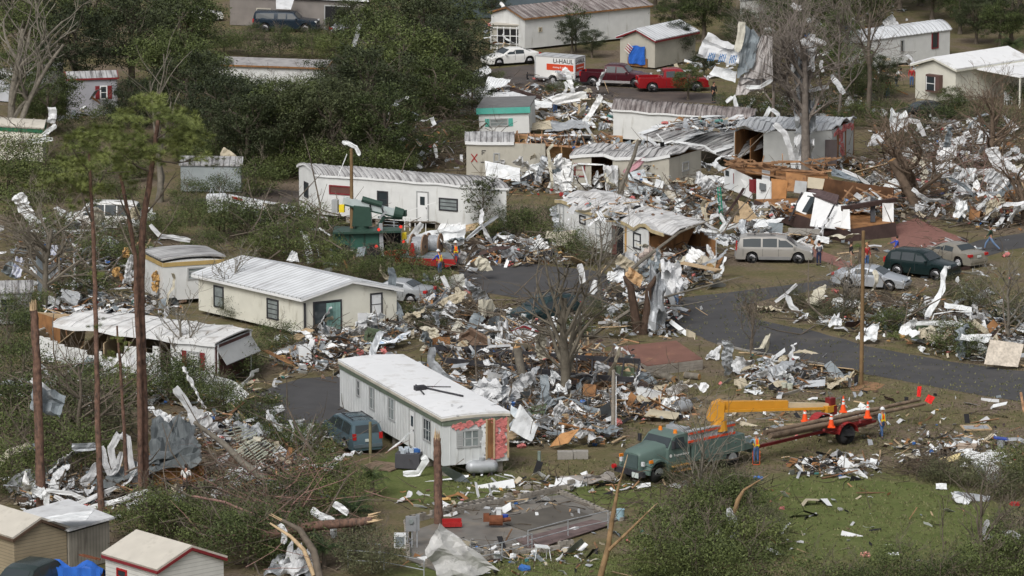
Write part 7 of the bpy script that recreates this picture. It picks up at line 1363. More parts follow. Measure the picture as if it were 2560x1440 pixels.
S('metal_strip', 'white kinked strip below the draped sheet', [(1815, 255), (1835, 240), (1840, 265), (1846, 275)], 345, .3, whclean, twist=.6)
S('metal_strip', 'white peak of bent strip on the slid metal roof', [(1908, 300), (1925, 270), (1945, 285), (1950, 305)], 395, .3, whclean, twist=.6)
S('metal_strip', 'white strip near the top edge caught in the twiggy tree', [(1980, 10), (1990, 18), (2003, 22)], 330, .4, whclean, twist=.3, side=(0, 0, 1))
for i, (pt, m_, lb_) in enumerate([([(1560, 345), (1640, 325), (1720, 300)], whclean, 'long pale trough lying up the slid roof'), ([(1650, 335), (1740, 312), (1800, 292)], whsheet, 'second white trough lying on the slid roof')]): S('roof_trough', lb_, [(x+60, y) for x, y in pt], 385, .6, m_, twist=.1, side=(0, 0, 1))
b = MB(); A_, B_ = V(1700, 352, DR(420)), V(1595, 392, DR(425)); C_s = whclean
C('metal_sheet', 'long flat white sheet over the ridge of the split beige home', [(1690, 345), (1745, 335), (1800, 322), (1740, 335)], 420, whclean, amp=.05, seed=18, dD=2)
# home-front heaps
C('metal_sheet', 'tall white awning panel leaning on the split beige home', [(1560, 500), (1620, 510), (1600, 425), (1575, 440)], 490, whclean, amp=.1, seed=19, dD=.8)
C('metal_sheet', 'broad pale blue white panel fallen before the split beige home', [(1572, 480), (1632, 492), (1610, 422), (1570, 432)], 496, mat('bluewhite_panel', (.60, .66, .70), .5, .06, 2), amp=.06, seed=20, dD=.6)
C('metal_sheet', 'crumpled white sheet left of the broad fallen panel', [(1515, 480), (1545, 490), (1545, 415), (1508, 412)], 492, whsheet, amp=.3, seed=22, dD=.5)
C('metal_sheet', 'square ribbed white sheet hung at the front of the split home', [(1620, 468), (1655, 466), (1655, 436), (1622, 440)], 485, whclean, amp=.08, seed=23, dD=.3, cor=.03)
S('porch_post', 'white bent porch post standing before the split home', [(1430, 455), (1431, 415), (1445, 409), (1510, 412)], 486, .14, whclean, twist=0)
S('porch_post', 'white leaning post right of the bent porch post', [(1455, 415), (1466, 450), (1476, 486)], 486, .13, whclean, twist=0)
S('porch_post', 'thin pale post across the broad fallen panel', [(1572, 430), (1592, 465), (1610, 505)], 498, .13, galv, twist=0)
S('awning_rail', 'long white awning rail over the split home roof', [(1490, 392), (1580, 380), (1680, 352), (1760, 365), (1790, 385)], 470, .16, whclean, twist=.2)
b = MB(); b.tube([V(1596, 350, DR(500)), V(1585, 390, DR(500)), V(1560, 450, DR(500)), V(1545, 492, DR(500))], [.12, .14, .16, .18], 7); tag(b.build('broken_tree', barkpale, None), 'thin grey broken trunk leaning across the split home', 'trunk')
S('fabric_strip', 'pink fabric strip draped beside the thin broken trunk', [(1612, 395), (1590, 415), (1560, 432)], 490, .35, mat('pink_cloth', (.55, .30, .34), .8, .15, 3), twist=.6, side=(0, 0, 1))
C('metal_sheet', 'large white panel fallen on the right of the red X wall', [(1215, 440), (1300, 455), (1300, 420), (1212, 402)], 470, whclean, amp=.12, seed=24, dD=.8)
C('metal_sheet', 'white folded sheet before the burst open wall', [(1300, 450), (1345, 440), (1380, 400), (1330, 410)], 465, whclean, amp=.25, seed=25, dD=.6)
C('metal_sheet', 'white curled ribbed sheet behind the cable reels', [(1020, 612), (1160, 610), (1165, 560), (1035, 585)], 622, whclean, amp=.25, seed=26, dD=.8, cor=.03, nu=14)
S('metal_strip', 'white upright strip leaning on the left of the curled ribbed sheet', [(1016, 605), (1035, 585), (1055, 558)], 622, .45, whclean, twist=.3)
S('metal_strip', 'dark edged gutter rising right of the curled ribbed sheet', [(1165, 600), (1200, 570), (1245, 540)], 620, .25, galv, twist=.4)
C('metal_sheet', 'pale crumpled cloth heap before the crumpled roof home', [(1585, 655), (1660, 665), (1650, 620), (1610, 622)], 690, mat('beige_pink_cloth', (.45, .38, .34), .85, .15, 3), amp=.4, seed=27, dD=.6)
S('metal_strip', 'white arching gutter left of the silver minivan', [(1740, 572), (1790, 582), (1830, 565), (1860, 560)], 600, .3, whclean, twist=.5, side=(0, 0, 1))
S('metal_strip', 'white looping strip beyond the silver minivan', [(1776, 560), (1780, 540), (1800, 536), (1812, 558), (1800, 578)], 600, .25, whclean, twist=.5)
C('metal_sheet', 'slate grey square panel behind the silver minivan', [(1920, 585), (1955, 588), (1958, 558), (1921, 556)], 600, greysheet, amp=.02, seed=28, dD=.3)
C('metal_sheet', 'long white flattened sheet above the slate panel', [(1880, 572), (1940, 560), (1962, 545), (1895, 548)], 596, whclean, amp=.15, seed=29, dD=.6)
C('metal_sheet', 'small tilted white box lid right of the grey steps', [(2040, 602), (2072, 610), (2074, 594), (2042, 588)], 622, whclean, amp=.05, seed=30, dD=.3)
for i, (pt, lb_) in enumerate([([(1996, 600), (2015, 612), (2034, 615)], 'white chair frame piece right of the silver minivan'), ([(1990, 606), (2006, 598), (2020, 592)], 'crossed white frame piece right of the silver minivan')]): S('bent_tubing', lb_, pt, 625, .14, whclean)
b = MB(); Dn = DR(560)
for q in range(9): b.bar(V(1795+q*.9, 470+q*11, Dn), V(1801+q*.9, 470+q*11, Dn), .05)
b.bar(V(1794, 468, Dn), V(1802, 572, Dn), .08); b.bar(V(1801, 468, Dn), V(1809, 572, Dn), .08); tag(b.build('ladder', mat('green_ladder', (.02, .22, .14), .5, .1, 2), None), 'green ladder upright in the heap left of the toppled home', 'ladder')
C('plywood_sheet', 'pale plywood pieces crossing left of the toppled home', [(1850, 545), (1905, 560), (1870, 510), (1845, 500)], 580, woodpale, amp=.05, seed=31, dD=.4)
S('timber', 'broken dark beam leaning on the toppled home wall', [(1812, 540), (1835, 510), (1860, 470)], 560, .2, wooddark, cat='timber', twist=.1)
# split dark trunk in the middle with metal
rr = random.Random(3); b = MB(); base = G(1602, 835)
for (x0, y0, x1, y1, r0, r1) in ((1596, 838, 1575, 712, .34, .22), (1608, 838, 1622, 720, .30, .2), (1575, 712, 1560, 690, .2, .1), (1622, 720, 1640, 690, .2, .1)): A_, B_ = V(x0, y0, base.y), V(x1, y1, base.y); b.tube([A_, A_.lerp(B_, .5)+Vector((rr.gauss(0, .06), 0, 0)), B_], [r0, (r0+r1)/2, r1], 10)
T = thing('split_tree', 'dark brown forked trunk holding torn metal in the middle of the photo', 'tree', tuple(base)); 
o = b.build('trunk', mat('dark_wet_bark', (.07, .045, .032), .8, .3, 4), None); o.parent = T; o.matrix_parent_inverse = Matrix.Translation(-base)
C('torn_sheet', 'tan cardboard like sheet wedged in the dark forked trunk', [(1560, 690), (1600, 720), (1608, 690), (1575, 668)], 834, mat('tan_foam', (.50, .33, .18), .8, .15, 3), amp=.2, seed=32, dD=.3)
C('metal_sheet', 'tall silver sheet wrapped right of the dark forked trunk', [(1620, 830), (1665, 835), (1660, 700), (1625, 660)], 838, galv, amp=.5, seed=33, dD=.6, nu=14, nv=12)
C('metal_sheet', 'crumpled silver white sheet spread right of the forked trunk', [(1655, 730), (1710, 740), (1700, 660), (1650, 650)], 800, whsheet, amp=.5, seed=34, dD=.8, nu=14, nv=12)
C('metal_sheet', 'white torn sheet left of the dark forked trunk', [(1515, 700), (1560, 708), (1560, 675), (1520, 680)], 820, whclean, amp=.25, seed=35, dD=.5)
S('metal_strip', 'silver strip hanging down to the road', [(1650, 700), (1680, 750), (1690, 790)], 812, .35, galv, twist=.6)
S('metal_strip', 'narrow white strip hanging in the bare forked tree', [(1448, 660), (1455, 685), (1456, 710)], 860, .38, whclean, twist=.2)
S('metal_strip', 'short white strip in the bare forked tree', [(1488, 720), (1480, 735), (1488, 700)], 860, .3, whclean, twist=.2)
b = MB(); b.tube([V(1460, 850, DR(850)), V(1600, 760, DR(830)), V(1690, 735, DR(815)), V(1860, 690, DR(800))], [.12, .10, .07, .02], 6); b.tube([V(1600, 760, DR(830)), V(1700, 765, DR(815)), V(1800, 745, DR(800))], [.07, .05, .02], 5); tag(b.build('fallen_branch', barkpale, None), 'long bare branch sweeping right over the road', 'branch')
b = MB(); b.tube([V(1500, 740, DR(740)), V(1600, 655, DR(720)), V(1700, 580, DR(700)), V(1790, 545, DR(690))], [.13, .12, .08, .03], 6); tag(b.build('fallen_branch', barkpale, None), 'long branch slanting across the crumpled roof', 'branch')
# rolled carpet / stumps / logs
def log(lab_, a, b_, r, m=bark, rowa=None, name='log'):
    q = MB(); A_, B_ = (G(*a, r), G(*b_, r)) if rowa is None else (V(*a, DR(rowa)), V(*b_, DR(rowa))); q.tube([A_.lerp(B_, i/4) for i in range(5)], [r, r*1.03, r*.97, r, r*.95], 14); T = thing(name, lab_, 'log', tuple(A_)); o = q.build('bark', m, None, 40); o.parent = T; o.matrix_parent_inverse = Matrix.Translation(-A_)
    q = MB(); d = (B_-A_).normalized(); q.cyl(B_, B_+d*.02, r*.9, 14); q.cyl(A_-d*.02, A_, r*.9, 14); o = q.build('sawn_end', mat('sawn_wood', (.42, .24, .10), .8, .2, 6), None); o.parent = T; o.matrix_parent_inverse = Matrix.Translation(-A_)
log('big sawn log left of the red concrete pad, cut end facing right', (1545, 922), (1600, 945), .27, barkpale); log('shorter sawn log before the red concrete pad', (1640, 935), (1685, 948), .22, barkpale); log('small sawn log at the lower edge of the red pad', (1712, 938), (1748, 942), .2, barkpale)
log('upright pale sawn log leaning among timbers left of the forked tree', (1315, 985), (1292, 868), .26, barkpale, rowa=985); log('reddish tree stump beside the dirt track', (1200, 672), (1185, 650), .35, bark, rowa=676, name='stump'); log('pale round carpet roll before the forked trunk', (2290, 515), (2230, 400), .34, MATS['brown_dead_bark'], rowa=530, name='log')
log('round brown roll beside the corner of the gabled house', (830, 880), (862, 862), .42, mat('round_brown', (.28, .17, .10), .85, .2, 3), name='roll')
# fallen pine over lower left
def fallen(lab_, path, rads, m=barkred, snap=True):
    P = [V(x, y, DR(r_)) for x, y, r_ in path]; T = thing('fallen_tree', lab_, 'trunk', tuple(P[0])); q = MB(); N = []; Rr = []
    for i in range(len(P)-1):
        for j in range(4): N.append(P[i].lerp(P[i+1], j/4)-P[0]); Rr.append(rads[i]+(rads[i+1]-rads[i])*j/4)
    N.append(P[-1]-P[0]); Rr.append(rads[-1]); q.tube(N, Rr, 10); q.build('bark', m, T, 60)
    if snap:
        q = MB(); d = (N[-1]-N[-2]).normalized()
        for i in range(7): e = Vector((rr.gauss(0, 1), rr.gauss(0, 1), rr.gauss(0, 1)))*Rr[-1]*.4; q.tube([N[-1]+e-d*.2, N[-1]+e*1.3+d*rr.uniform(.2, .7)], [Rr[-1]*.4, .01], 5)
        q.build('splintered_end', woodpale, T)
fallen('reddish fallen pine trunk snapped off beside the palm', [(655, 1342, 1420), (780, 1315, 1410), (900, 1305, 1405), (930, 1300, 1405)], [.24, .24, .22, .2])
fallen('long bare limb slanting from the curled strip down to the right', [(485, 1055, 1235), (560, 1110, 1240), (610, 1160, 1245), (665, 1200, 1250)], [.10, .16, .2, .24], barkpale, False)
fallen('arching split trunk with raw orange wood at bottom centre left', [(800, 1450, 1470), (785, 1380, 1460), (750, 1325, 1450), (705, 1300, 1445)], [.2, .19, .15, .08], bark)
fallen('raw orange inner half of the split trunk', [(785, 1440, 1462), (760, 1375, 1452), (725, 1340, 1445), (675, 1308, 1440)], [.12, .11, .09, .05], woodpale, False)
fallen('thin reddish vine limb crossing the lower left thicket', [(480, 1240, 1350), (560, 1255, 1360), (620, 1280, 1370), (700, 1310, 1380)], [.06, .07, .06, .04], mat('pink_twig', (.22, .13, .11)), False)
fallen('thin broken tree with a raw orange scar at lower right of the lawn', [(1500, 1445, 1450), (1520, 1370, 1450), (1530, 1300, 1450), (1545, 1220, 1450), (1560, 1170, 1450)], [.16, .14, .12, .07, .03], mat('scarred_bark', (.26, .17, .09), .9, .35, 2.5))
fallen('side limb of the thin broken tree', [(1522, 1375, 1452), (1570, 1330, 1454), (1620, 1280, 1456)], [.09, .07, .03], MATS['scarred_bark'])
fallen('snapped limb with raw wood in the lower right bush', [(1830, 1300, 1385), (1845, 1250, 1385), (1860, 1225, 1385), (1900, 1200, 1385)], [.1, .12, .07, .03], MATS['scarred_bark'])
# poles and posts
def pole(lab_, x, y, ytop, r, m=polewood, name='utility_pole', r1=None):
    p = G(x, y); t = V(x, ytop, p.y); q = MB(); q.tube([(0, 0, t.z*i/6) for i in range(7)], [r+((r1 or r*.75)-r)*i/6 for i in range(7)], 12); o = q.build(name, m, None, 50, loc=tuple(p)); return tag(o, lab_, 'pole')
pole('lone light brown wooden pole standing at the roadside right of centre', 2153, 962, 577, .13); pole('wooden pole with a white sheet at its top beside the green line truck', 880, 640, 372, .14); pole('grey wooden light post left of the crane truck', 1533, 1088, 925, .13, mat('grey_post', (.27, .24, .20), .8, .2, 3)); 
pole('thin white conduit beside the grey light post', 1540, 1095, 940, .035, whclean, 'conduit'); pole('short grey metal utility box post near the lone wooden pole', 2124, 968, 930, .10, galv, 'post', .10); pole('short green meter post on the lawn', 1348, 1165, 1128, .09, mat('sage_post', (.22, .27, .24), .6, .1, 2), 'post', .09)
pole('thin weathered post in front of the blue grey minivan', 926, 1160, 1055, .08, mat('mossy_post', (.2, .18, .1), .9, .2, 3), 'post', .08); pole('thin grey pipe post on the strewn ground right of the crane truck', 2092, 1165, 1122, .03, galv, 'post')
S('metal_strip', 'white strip draped over the top of the wooden pole by the line truck', [(855, 356), (870, 358), (890, 368), (900, 388)], 640, .28, whclean, twist=.3, side=(0, 0, 1)); S('metal_strip', 'white strips flapping high in the oak near the top', [(900, 60), (892, 90), (884, 118)], 262, .35, whclean, twist=.4); S('metal_strip', 'thin white line leaning on the wooden pole', [(868, 385), (845, 440)], 640, .06, whclean)
S('metal_strip', 'upright white metal piece in the oak shade', [(1085, 360), (1090, 380), (1092, 395)], 430, .25, whclean)
# electrical meter bank, chest, bench etc near foundation
P = G(1028, 1372); T = thing('meter_box', 'grey electric meter box on posts beside the block foundation', 'meter box', tuple(P)); b = MB(); b.box((0, 0, 1.3), (.55, .2, .75)); b.box((.33, .05, 1.35), (.2, .2, .8)); b.build('cabinet', mat('meter_grey', (.24, .25, .26), .5, .1, 2), T)
b = MB()
for x in (-.2, .05, .3): b.tube([(x, 0, 0), (x, 0, 1)], .04, 6)
b.build('conduit', galv, T); b = MB(); b.cyl((0, -.1, 1.45), (0, -.17, 1.45), .13, 12); b.build('dial', glasspale, T)
P = G(995, 1362); b = MB(); b.box((0, 0, .35), (.6, .5, .7)); b.box((0, -.26, .35), (.45, .03, .5), None, 1); place('air_conditioner', b, [whclean, greysheet], 1000, 1368, 'small white air conditioner box left of the meter box', 'air conditioner')
b = MB(); b.box((0, 0, .15), (1.0, .45, .2)); b.box((0, .15, .3), (1.0, .1, .22)); 
for i in range(4): b.box((-.4+.27*i, -.24, .15), (.06, .03, .2))
place('storage_chest', b, [redpaint], 1130, 1322, 'bright red plastic chest on the foundation floor', 'chest', z=.1, rz=.1)
b = MB(); b.tube([(-.35, 0, .35), (.35, 0, .35)], .28, 12); b.tube([(.3, 0, .35), (.75, .05, .4)], .12, 8); b.box((-.5, 0, .5), (.3, .3, .4)); place('red_engine', b, [rust], 1240, 1322, 'rusty red motor standing on the foundation floor', 'motor', z=.1)
b = MB(); b.tube([(0, 0, 0), (0, 0, .32)], .16, 12); place('blue_can', b, [mat('deep_blue_can', (.03, .07, .35), .4, .1, 2)], 1263, 1318, 'small blue can right of the rusty motor', 'can', z=.35)
b = MB(); b.box((0, 0, .25), (.25, .25, .5)); b.box((0, 0, .52), (.32, .32, .05)); place('white_stand', b, [whclean], 1247, 1300, 'narrow white stand behind the rusty motor', 'stand', z=.1)
b = MB(); b.tube([(0, 0, 0), (0, 0, .1), (0, 0, .55)], [.18, .21, .21], 14); b.tube([(0, 0, .55), (0, 0, .58)], [.23, .23], 14); place('blue_bin', b, [mat('pale_blue_plastic', (.28, .42, .48), .5, .1, 2)], 1551, 1300, 'pale blue bin at the right corner of the foundation', 'bin')
for i, (x, y) in enumerate(((1413, 1147), (1451, 1146))):
    b = MB(); b.box((0, 0, .22), (.85, .5, .42)); place('concrete_block', b, [concrete], x, y, ['left', 'right'][i]+' of two pale grey blocks side by side on the lawn', 'block', group='pair of pale blocks')
rb = random.Random(8); lbs = {}
for i, (x, y, rz_) in enumerate([(1410, 1222, .4), (1422, 1228, 1.0), (1400, 1234, .2), (1428, 1218, .7), (1342, 1222, .1), (1318, 1222, .3), (1270, 1242, .5), (1290, 1378, .1), (1315, 1382, .2), (1340, 1384, .1), (1365, 1380, .6), (1390, 1374, .3), (1412, 1378, .9), (1425, 1362, .2), (1285, 1395, .4)]):
    b = MB(); 
    for s in (-1, 1): b.box((0, s*.075, .1), (.4, .04, .2))
    for s in (-1, 0, 1): b.box((s*.18, 0, .1), (.04, .11, .2))
    o = place('hollow_block', b, [block], x, y, None, 'block', 'hollow blocks fallen around the foundation', z=0 if i > 3 else .2*(i % 2), rot=(rb.choice([0, 1.5, 0]), 0, rz_)); later(o, 'hollow concrete block', x, y, 'block', 'hollow blocks fallen around the foundation')
# patio table and plastic bits on lawn
T = thing('plastic_table', 'white plastic table frame toppled on the green lawn before the foundation', 'table', tuple(G(1355, 1400)), .2); b = MB(); b.box((0, 0, .7), (.7, .6, .05), Matrix.Rotation(.15, 3, 'Y')); b.build('tabletop', whclean, T)
for s, q in ((-1, .1), (1, .1), (-1, .5), (1, .5)): b = MB(); b.tube([(s*.3, q-.3, .7), (s*(.42 if q < .3 else .25), q-.35, 0)], .025, 6); b.build('leg', whclean, T)
C('foam_slab', 'cream foam slab propped on boards at the right of the lawn', [(2346, 1162), (2400, 1148), (2402, 1132), (2348, 1146)], 1166, mat('cream_foam', (.62, .52, .28), .8, .08, 2), amp=.03, seed=41, dD=.35, th=.12)
b = MB(); b.box((0, 0, .22), (1.0, .6, .42)); b.box((.0, 0, .45), (1.05, .66, .05)); place('carton', b, [mat('beige_carton', (.42, .34, .27), .8, .1, 3)], 2418, 1132, 'beige cardboard carton among boards at right', 'carton', rz=-.2)
b = MB(); b.tube([(0, 0, 0), (0, 0, .5)], [.2, .24], 12); place('bucket', b, [galv], 2502, 1120, 'grey bucket with a blue tray across its top', 'bucket'); b = MB(); b.box((0, 0, .55), (.8, .5, .06), Matrix.Rotation(.12, 3, 'Y')); place('blue_tray', b, [MATS['deep_blue_can']], 2502, 1120, 'dark blue tray resting on the grey bucket', 'tray')
T = thing('framed_panel', 'wood framed panel lying flat on the grass at right', 'frame', tuple(G(2440, 1072)), .1); b = MB(); b.box((0, 0, .06), (1.5, 1.1, .05)); b.build('panel', galv, T)
for s in (-1, 1): b = MB(); b.box((s*.75, 0, .07), (.1, 1.2, .09)); b.build('frame_side', woodpale, T); b = MB(); b.box((0, s*.55, .07), (1.4, .1, .085)); b.build('frame_side', woodpale, T)
C('patterned_panel', 'pale floral patterned panel leaning in the right hand wreckage', [(2460, 910), (2545, 918), (2560, 860), (2475, 848)], 925, mat('floral_panel', (.58, .52, .44), .8, .22, 7), amp=.05, seed=42, dD=.5)
C('metal_sheet', 'white folded sheet above the floral patterned panel', [(2400, 850), (2470, 855), (2480, 835), (2405, 836)], 905, whclean, amp=.12, seed=43, dD=.5)
S('metal_rail', 'long white rail standing in the roadside wreckage', [(2290, 808), (2350, 808), (2410, 812)], 860, .32, whclean, twist=.1, side=(0, 0, 1)); S('bent_tubing', 'curved white tube frame above the long white rail', [(2330, 800), (2335, 785), (2380, 778), (2425, 780), (2428, 800)], 850, .07, whclean); C('metal_sheet', 'flat white slab standing behind the curved tube frame', [(2360, 768), (2430, 780), (2430, 768), (2362, 756)], 850, whclean, amp=.08, seed=44, dD=.4)
C('metal_sheet', 'white folded bath like piece at the road edge near the lone pole', [(2140, 850), (2190, 852), (2200, 805), (2150, 825)], 862, whclean, amp=.2, seed=45, dD=.6); C('metal_sheet', 'white torn pieces left of the roadside pole', [(2070, 815), (2105, 812), (2098, 785), (2080, 790)], 830, whclean, amp=.25, seed=46, dD=.5)
C('metal_sheet', 'white cushion shaped piece on bare earth right of the pole', [(2272, 778), (2296, 778), (2294, 758), (2276, 760)], 782, whclean, amp=.1, seed=47, dD=.3); S('metal_strip', 'tall slanting white strip behind the roadside wreckage', [(1938, 755), (1965, 735), (1992, 710)], 778, .2, whsheet, twist=.2); S('metal_strip', 'white bent strip below the tall slanting strip', [(1968, 738), (1978, 765), (1995, 780)], 790, .35, whclean, twist=.5)
C('metal_sheet', 'white chair like wreck on the verge right of the red pad', [(1762, 895), (1798, 900), (1802, 862), (1775, 880)], 902, whsheet, amp=.2, seed=48, dD=.4); C('metal_sheet', 'long white cabinet lying on the verge below the kerb', [(1822, 915), (1880, 928), (1890, 912), (1830, 900)], 930, whclean, amp=.08, seed=49, dD=.4, th=.1)
for i, (x, y) in enumerate(((1960, 970), (1975, 972))): b = MB(); b.tube([(0, 0, 0), (0, 0, .3)], [.17, .18], 12); place('jar', b, [mat('pale_jar', (.48, .50, .42), .6, .1, 2)], x, y, ['left', 'right'][i]+' of two pale green tubs on the grass', 'tub')
C('metal_sheet', 'white strip with a black handle lying at lower right', [(2390, 1255), (2420, 1262), (2428, 1250), (2378, 1230)], 1262, whclean, amp=.06, seed=50, dD=.3, th=.05); C('metal_sheet', 'grey corrugated sheet half under the white strip at lower right', [(2380, 1245), (2470, 1258), (2475, 1240), (2385, 1228)], 1255, galv, amp=.1, seed=51, dD=.6, cor=.03); C('metal_sheet', 'small white tag shaped board at lower right of the lawn', [(2340, 1222), (2368, 1224), (2366, 1208), (2340, 1208)], 1226, whclean, amp=.03, seed=52, dD=.2)
S('metal_strip', 'white strip caught in the corner sapling', [(2470, 1300), (2458, 1330), (2465, 1350), (2480, 1335)], 1440, .25, whclean); S('metal_strip', 'white piece at the lower right edge', [(2505, 1335), (2530, 1332), (2550, 1345)], 1420, .3, whclean, side=(0, 0, 1)); C('paper_litter', 'red and white food wrapper lying on the lawn', [(2150, 1392), (2178, 1392), (2174, 1380), (2152, 1380)], 1394, mat('wrapper', (.6, .3, .25), .7, .5, 12), cat='litter', amp=.1, seed=53, dD=.2)
# wreck between trailer home and truck
C('metal_sheet', 'large white folded wall panel right of the trailer home', [(1275, 1075), (1330, 1105), (1345, 1065), (1300, 1010)], 1118, whclean, amp=.08, seed=54, dD=1); C('metal_sheet', 'blue white frame panel behind the folded wall panel', [(1272, 1065), (1300, 1085), (1320, 1040), (1278, 1012)], 1110, mat('bluewhite_panel', (.6, .66, .7)), amp=.05, seed=55, dD=.6)
C('metal_sheet', 'white flapping sheet at the foot of the bare forked tree', [(1375, 955), (1420, 985), (1428, 960), (1378, 922)], 1000, whclean, amp=.25, seed=56, dD=.6); C('cloth_sheet', 'white blue printed tarp draped left of the bare trunks', [(895, 858), (985, 858), (1028, 830), (935, 862)], 880, mat('blue_white_print', (.72, .75, .78), .6, .1, 2, stain=(.06, .25, .5), stain_amt=.0, stain_scale=(2.2, 5, 2)), cat='tarp', amp=.35, seed=57, dD=2.0, nu=14)
C('metal_sheet', 'cream door like panel standing in the brush', [(1125, 830), (1150, 838), (1168, 822), (1145, 795)], 845, mat('cream_sheet', (.6, .58, .5)), amp=.04, seed=58, dD=.5); C('metal_sheet', 'tall twisted silver sheet left of the parked teal SUV', [(1240, 870), (1275, 872), (1270, 800), (1245, 805)], 878, whsheet, amp=.35, seed=59, dD=.4, nu=12, nv=10); C('metal_sheet', 'dull translucent sheet standing in the brush by the track', [(1110, 722), (1165, 715), (1160, 685), (1105, 692)], 728, mat('dull_sheet', (.40, .40, .36), .5, .15, 2), amp=.15, seed=60, dD=.4)
b = MB(); b.prism([(-1.1, 0, 0), (1.1, 0, 0), (1.1, 0, .55), (0, 0, 1.0), (-1.1, 0, .55)], (0, .8, 0)); o = place('gable_piece', b, [whsheet], 1310, 862, 'small white gable end with a red rim lying before the teal SUV', 'gable', z=.1); b = MB(); b.bar((-1.2, -.02, .55), (0, -.02, 1.06), .1, .12); b.bar((1.2, -.02, .55), (0, -.02, 1.06), .1, .12); b.build('rim', maroon, o)
S('metal_strip', 'long curved galvanised trough rising from the chassis wreck', [(1080, 868), (1078, 905), (1110, 940), (1165, 975), (1180, 998)], 990, .45, galv, twist=.9); S('metal_strip', 'white strip standing left of the chassis', [(1105, 690), (1120, 720), (1112, 748)], 760, .3, whclean)
C('cloth_sheet', 'pale crumpled cloth sheet beside the trailer home roof', [(1170, 985), (1240, 1010), (1290, 975), (1210, 940)], 1050, whsheet, amp=.35, seed=61, dD=1.2, nu=12); C('board', 'wide beige board lying behind the crane truck', [(1610, 1040), (1690, 1048), (1700, 1032), (1625, 1022)], 1058, beigesheet, cat='board', amp=.03, seed=62, dD=.9); C('board', 'orange plywood sheet behind the pair of blocks', [(1372, 1118), (1420, 1108), (1450, 1070), (1400, 1085)], 1126, mat('orange_ply', (.42, .22, .09), .7, .2, 2), cat='board', amp=.05, seed=63, dD=.6)
b = MB(); b.box((0, 0, .45), (.9, .5, .9)); b.box((0, -.26, .3), (.7, .03, .25), None, 1); b.box((0, -.26, .65), (.7, .03, .25), None, 1); place('dresser', b, [woodpale, MATS['orange_ply']], 1400, 1075, 'small orange dresser with open drawers in the wreckage', 'dresser', rz=.2); C('metal_sheet', 'white curved sheet draped over the small dresser', [(1385, 1060), (1440, 1052), (1425, 1018), (1395, 1022)], 1072, whsheet, amp=.15, seed=64, dD=.4)
b = MB(); b.tube([(0, 0, 0), (0, 0, .3)], [.28, .3], 16); place('storage_tub', b, [blueplastic], 1275, 1040, 'blue plastic tub heaped in the wreckage behind the trailer home', 'tub', z=.5)
# by the minivan: bin cart, boardwalk
T = thing('bin_cart', 'dark grey bin cart heaped with blue and white bags', 'bin', tuple(G(1022, 1172)), -.2); b = MB(); b.box((0, 0, .5), (1.35, .8, .8)); b.build('tub', mat('charcoal_plastic', (.07, .07, .08), .6, .1, 2), T)
b = MB(); rb = random.Random(2)
for i in range(14): b.box((rb.uniform(-.5, .5), rb.uniform(-.25, .25), .95+rb.uniform(0, .12)), (.25, .2, .2), Matrix.Rotation(rb.uniform(0, 3), 3, 'Z'), rb.choice([0, 1, 1]))
b.build('bags', [blueplastic, mat('pale_bag', (.45, .5, .55), .5, .2, 4)], T)
b = MB()
for i in range(9): b.box((-.9+i*.22, 0, .06), (.2, 1.8, .06))
place('boardwalk', b, [logwood], 958, 1168, 'grey plank walkway between the minivan and the bin cart', 'walkway', rz=-.5); S('metal_strip', 'white kinked gutter leaning on the trailer home foundation', [(1008, 1186), (1045, 1182), (1065, 1150), (1055, 1140)], 1192, .35, whclean, twist=.4); S('metal_strip', 'white downpipe leaning on the trailer home wall', [(970, 1128), (1000, 1105), (1030, 1076)], 1165, .09, whclean)
S('metal_strip', 'white rail lying under the front of the trailer home', [(1060, 1205), (1110, 1198), (1172, 1190)], 1203, .25, whclean, side=(0, 1, 0)); S('metal_strip', 'crumpled white sheet on the lawn left of the snapped trunk', [(985, 1258), (1010, 1245), (1030, 1232)], 1255, .6, whsheet, side=(0, 1, 0)); C('carpet', 'long grey folded carpet strip on the lawn before the crane truck', [(1390, 1215), (1540, 1195), (1535, 1185), (1400, 1190)], 1215, mat('grey_carpet', (.26, .24, .22), .9, .15, 3), cat='carpet', amp=.25, seed=65, dD=.6, nu=16)
# left upper area
S('awning', 'white curled awning standing at the left edge home', [(130, 268), (132, 290), (128, 308)], 402, .65, whsheet, twist=.2); S('awning', 'white trough resting on the pale awning', [(60, 355), (100, 350), (132, 348)], 412, .35, whclean, side=(0, 0, 1), twist=.1); S('awning', 'diagonal white trough below the green band', [(108, 338), (125, 325), (140, 312)], 410, .35, whclean, twist=.1)
S('metal_strip', 'tall blue grey metal strip hanging upright at left', [(98, 628), (100, 680), (103, 725), (108, 762)], 780, .42, mat('blue_metal', (.26, .30, .33), .5, .12, 2), twist=.5); C('plastic_bag', 'white bag with blue print hanging in the twiggy tree', [(28, 685), (50, 695), (62, 650), (40, 640)], 770, mat('printed_bag', (.62, .64, .70), .6, .1, 2, stain=(.12, .16, .5), stain_amt=-.05, stain_scale=(5, 5, 5)), cat='bag', amp=.2, seed=66, dD=.2); C('plastic_bag', 'small white bag with blue print right of the larger bag', [(126, 636), (140, 640), (147, 615), (130, 612)], 770, MATS['printed_bag'], cat='bag', amp=.1, seed=67, dD=.2)
S('metal_strip', 'white strip level under the hanging bags', [(50, 708), (75, 706), (95, 708)], 780, .3, whclean, side=(0, 0, 1), twist=.1); S('metal_strip', 'thin white strip level below the white van', [(155, 578), (190, 577), (228, 575)], 640, .14, whclean, side=(0, 0, 1), twist=.1); S('metal_strip', 'long white kinked gutter behind the yellow trimmed camper', [(375, 562), (400, 590), (440, 595), (475, 602)], 690, .3, whsheet, twist=.4, side=(0, 0, 1))
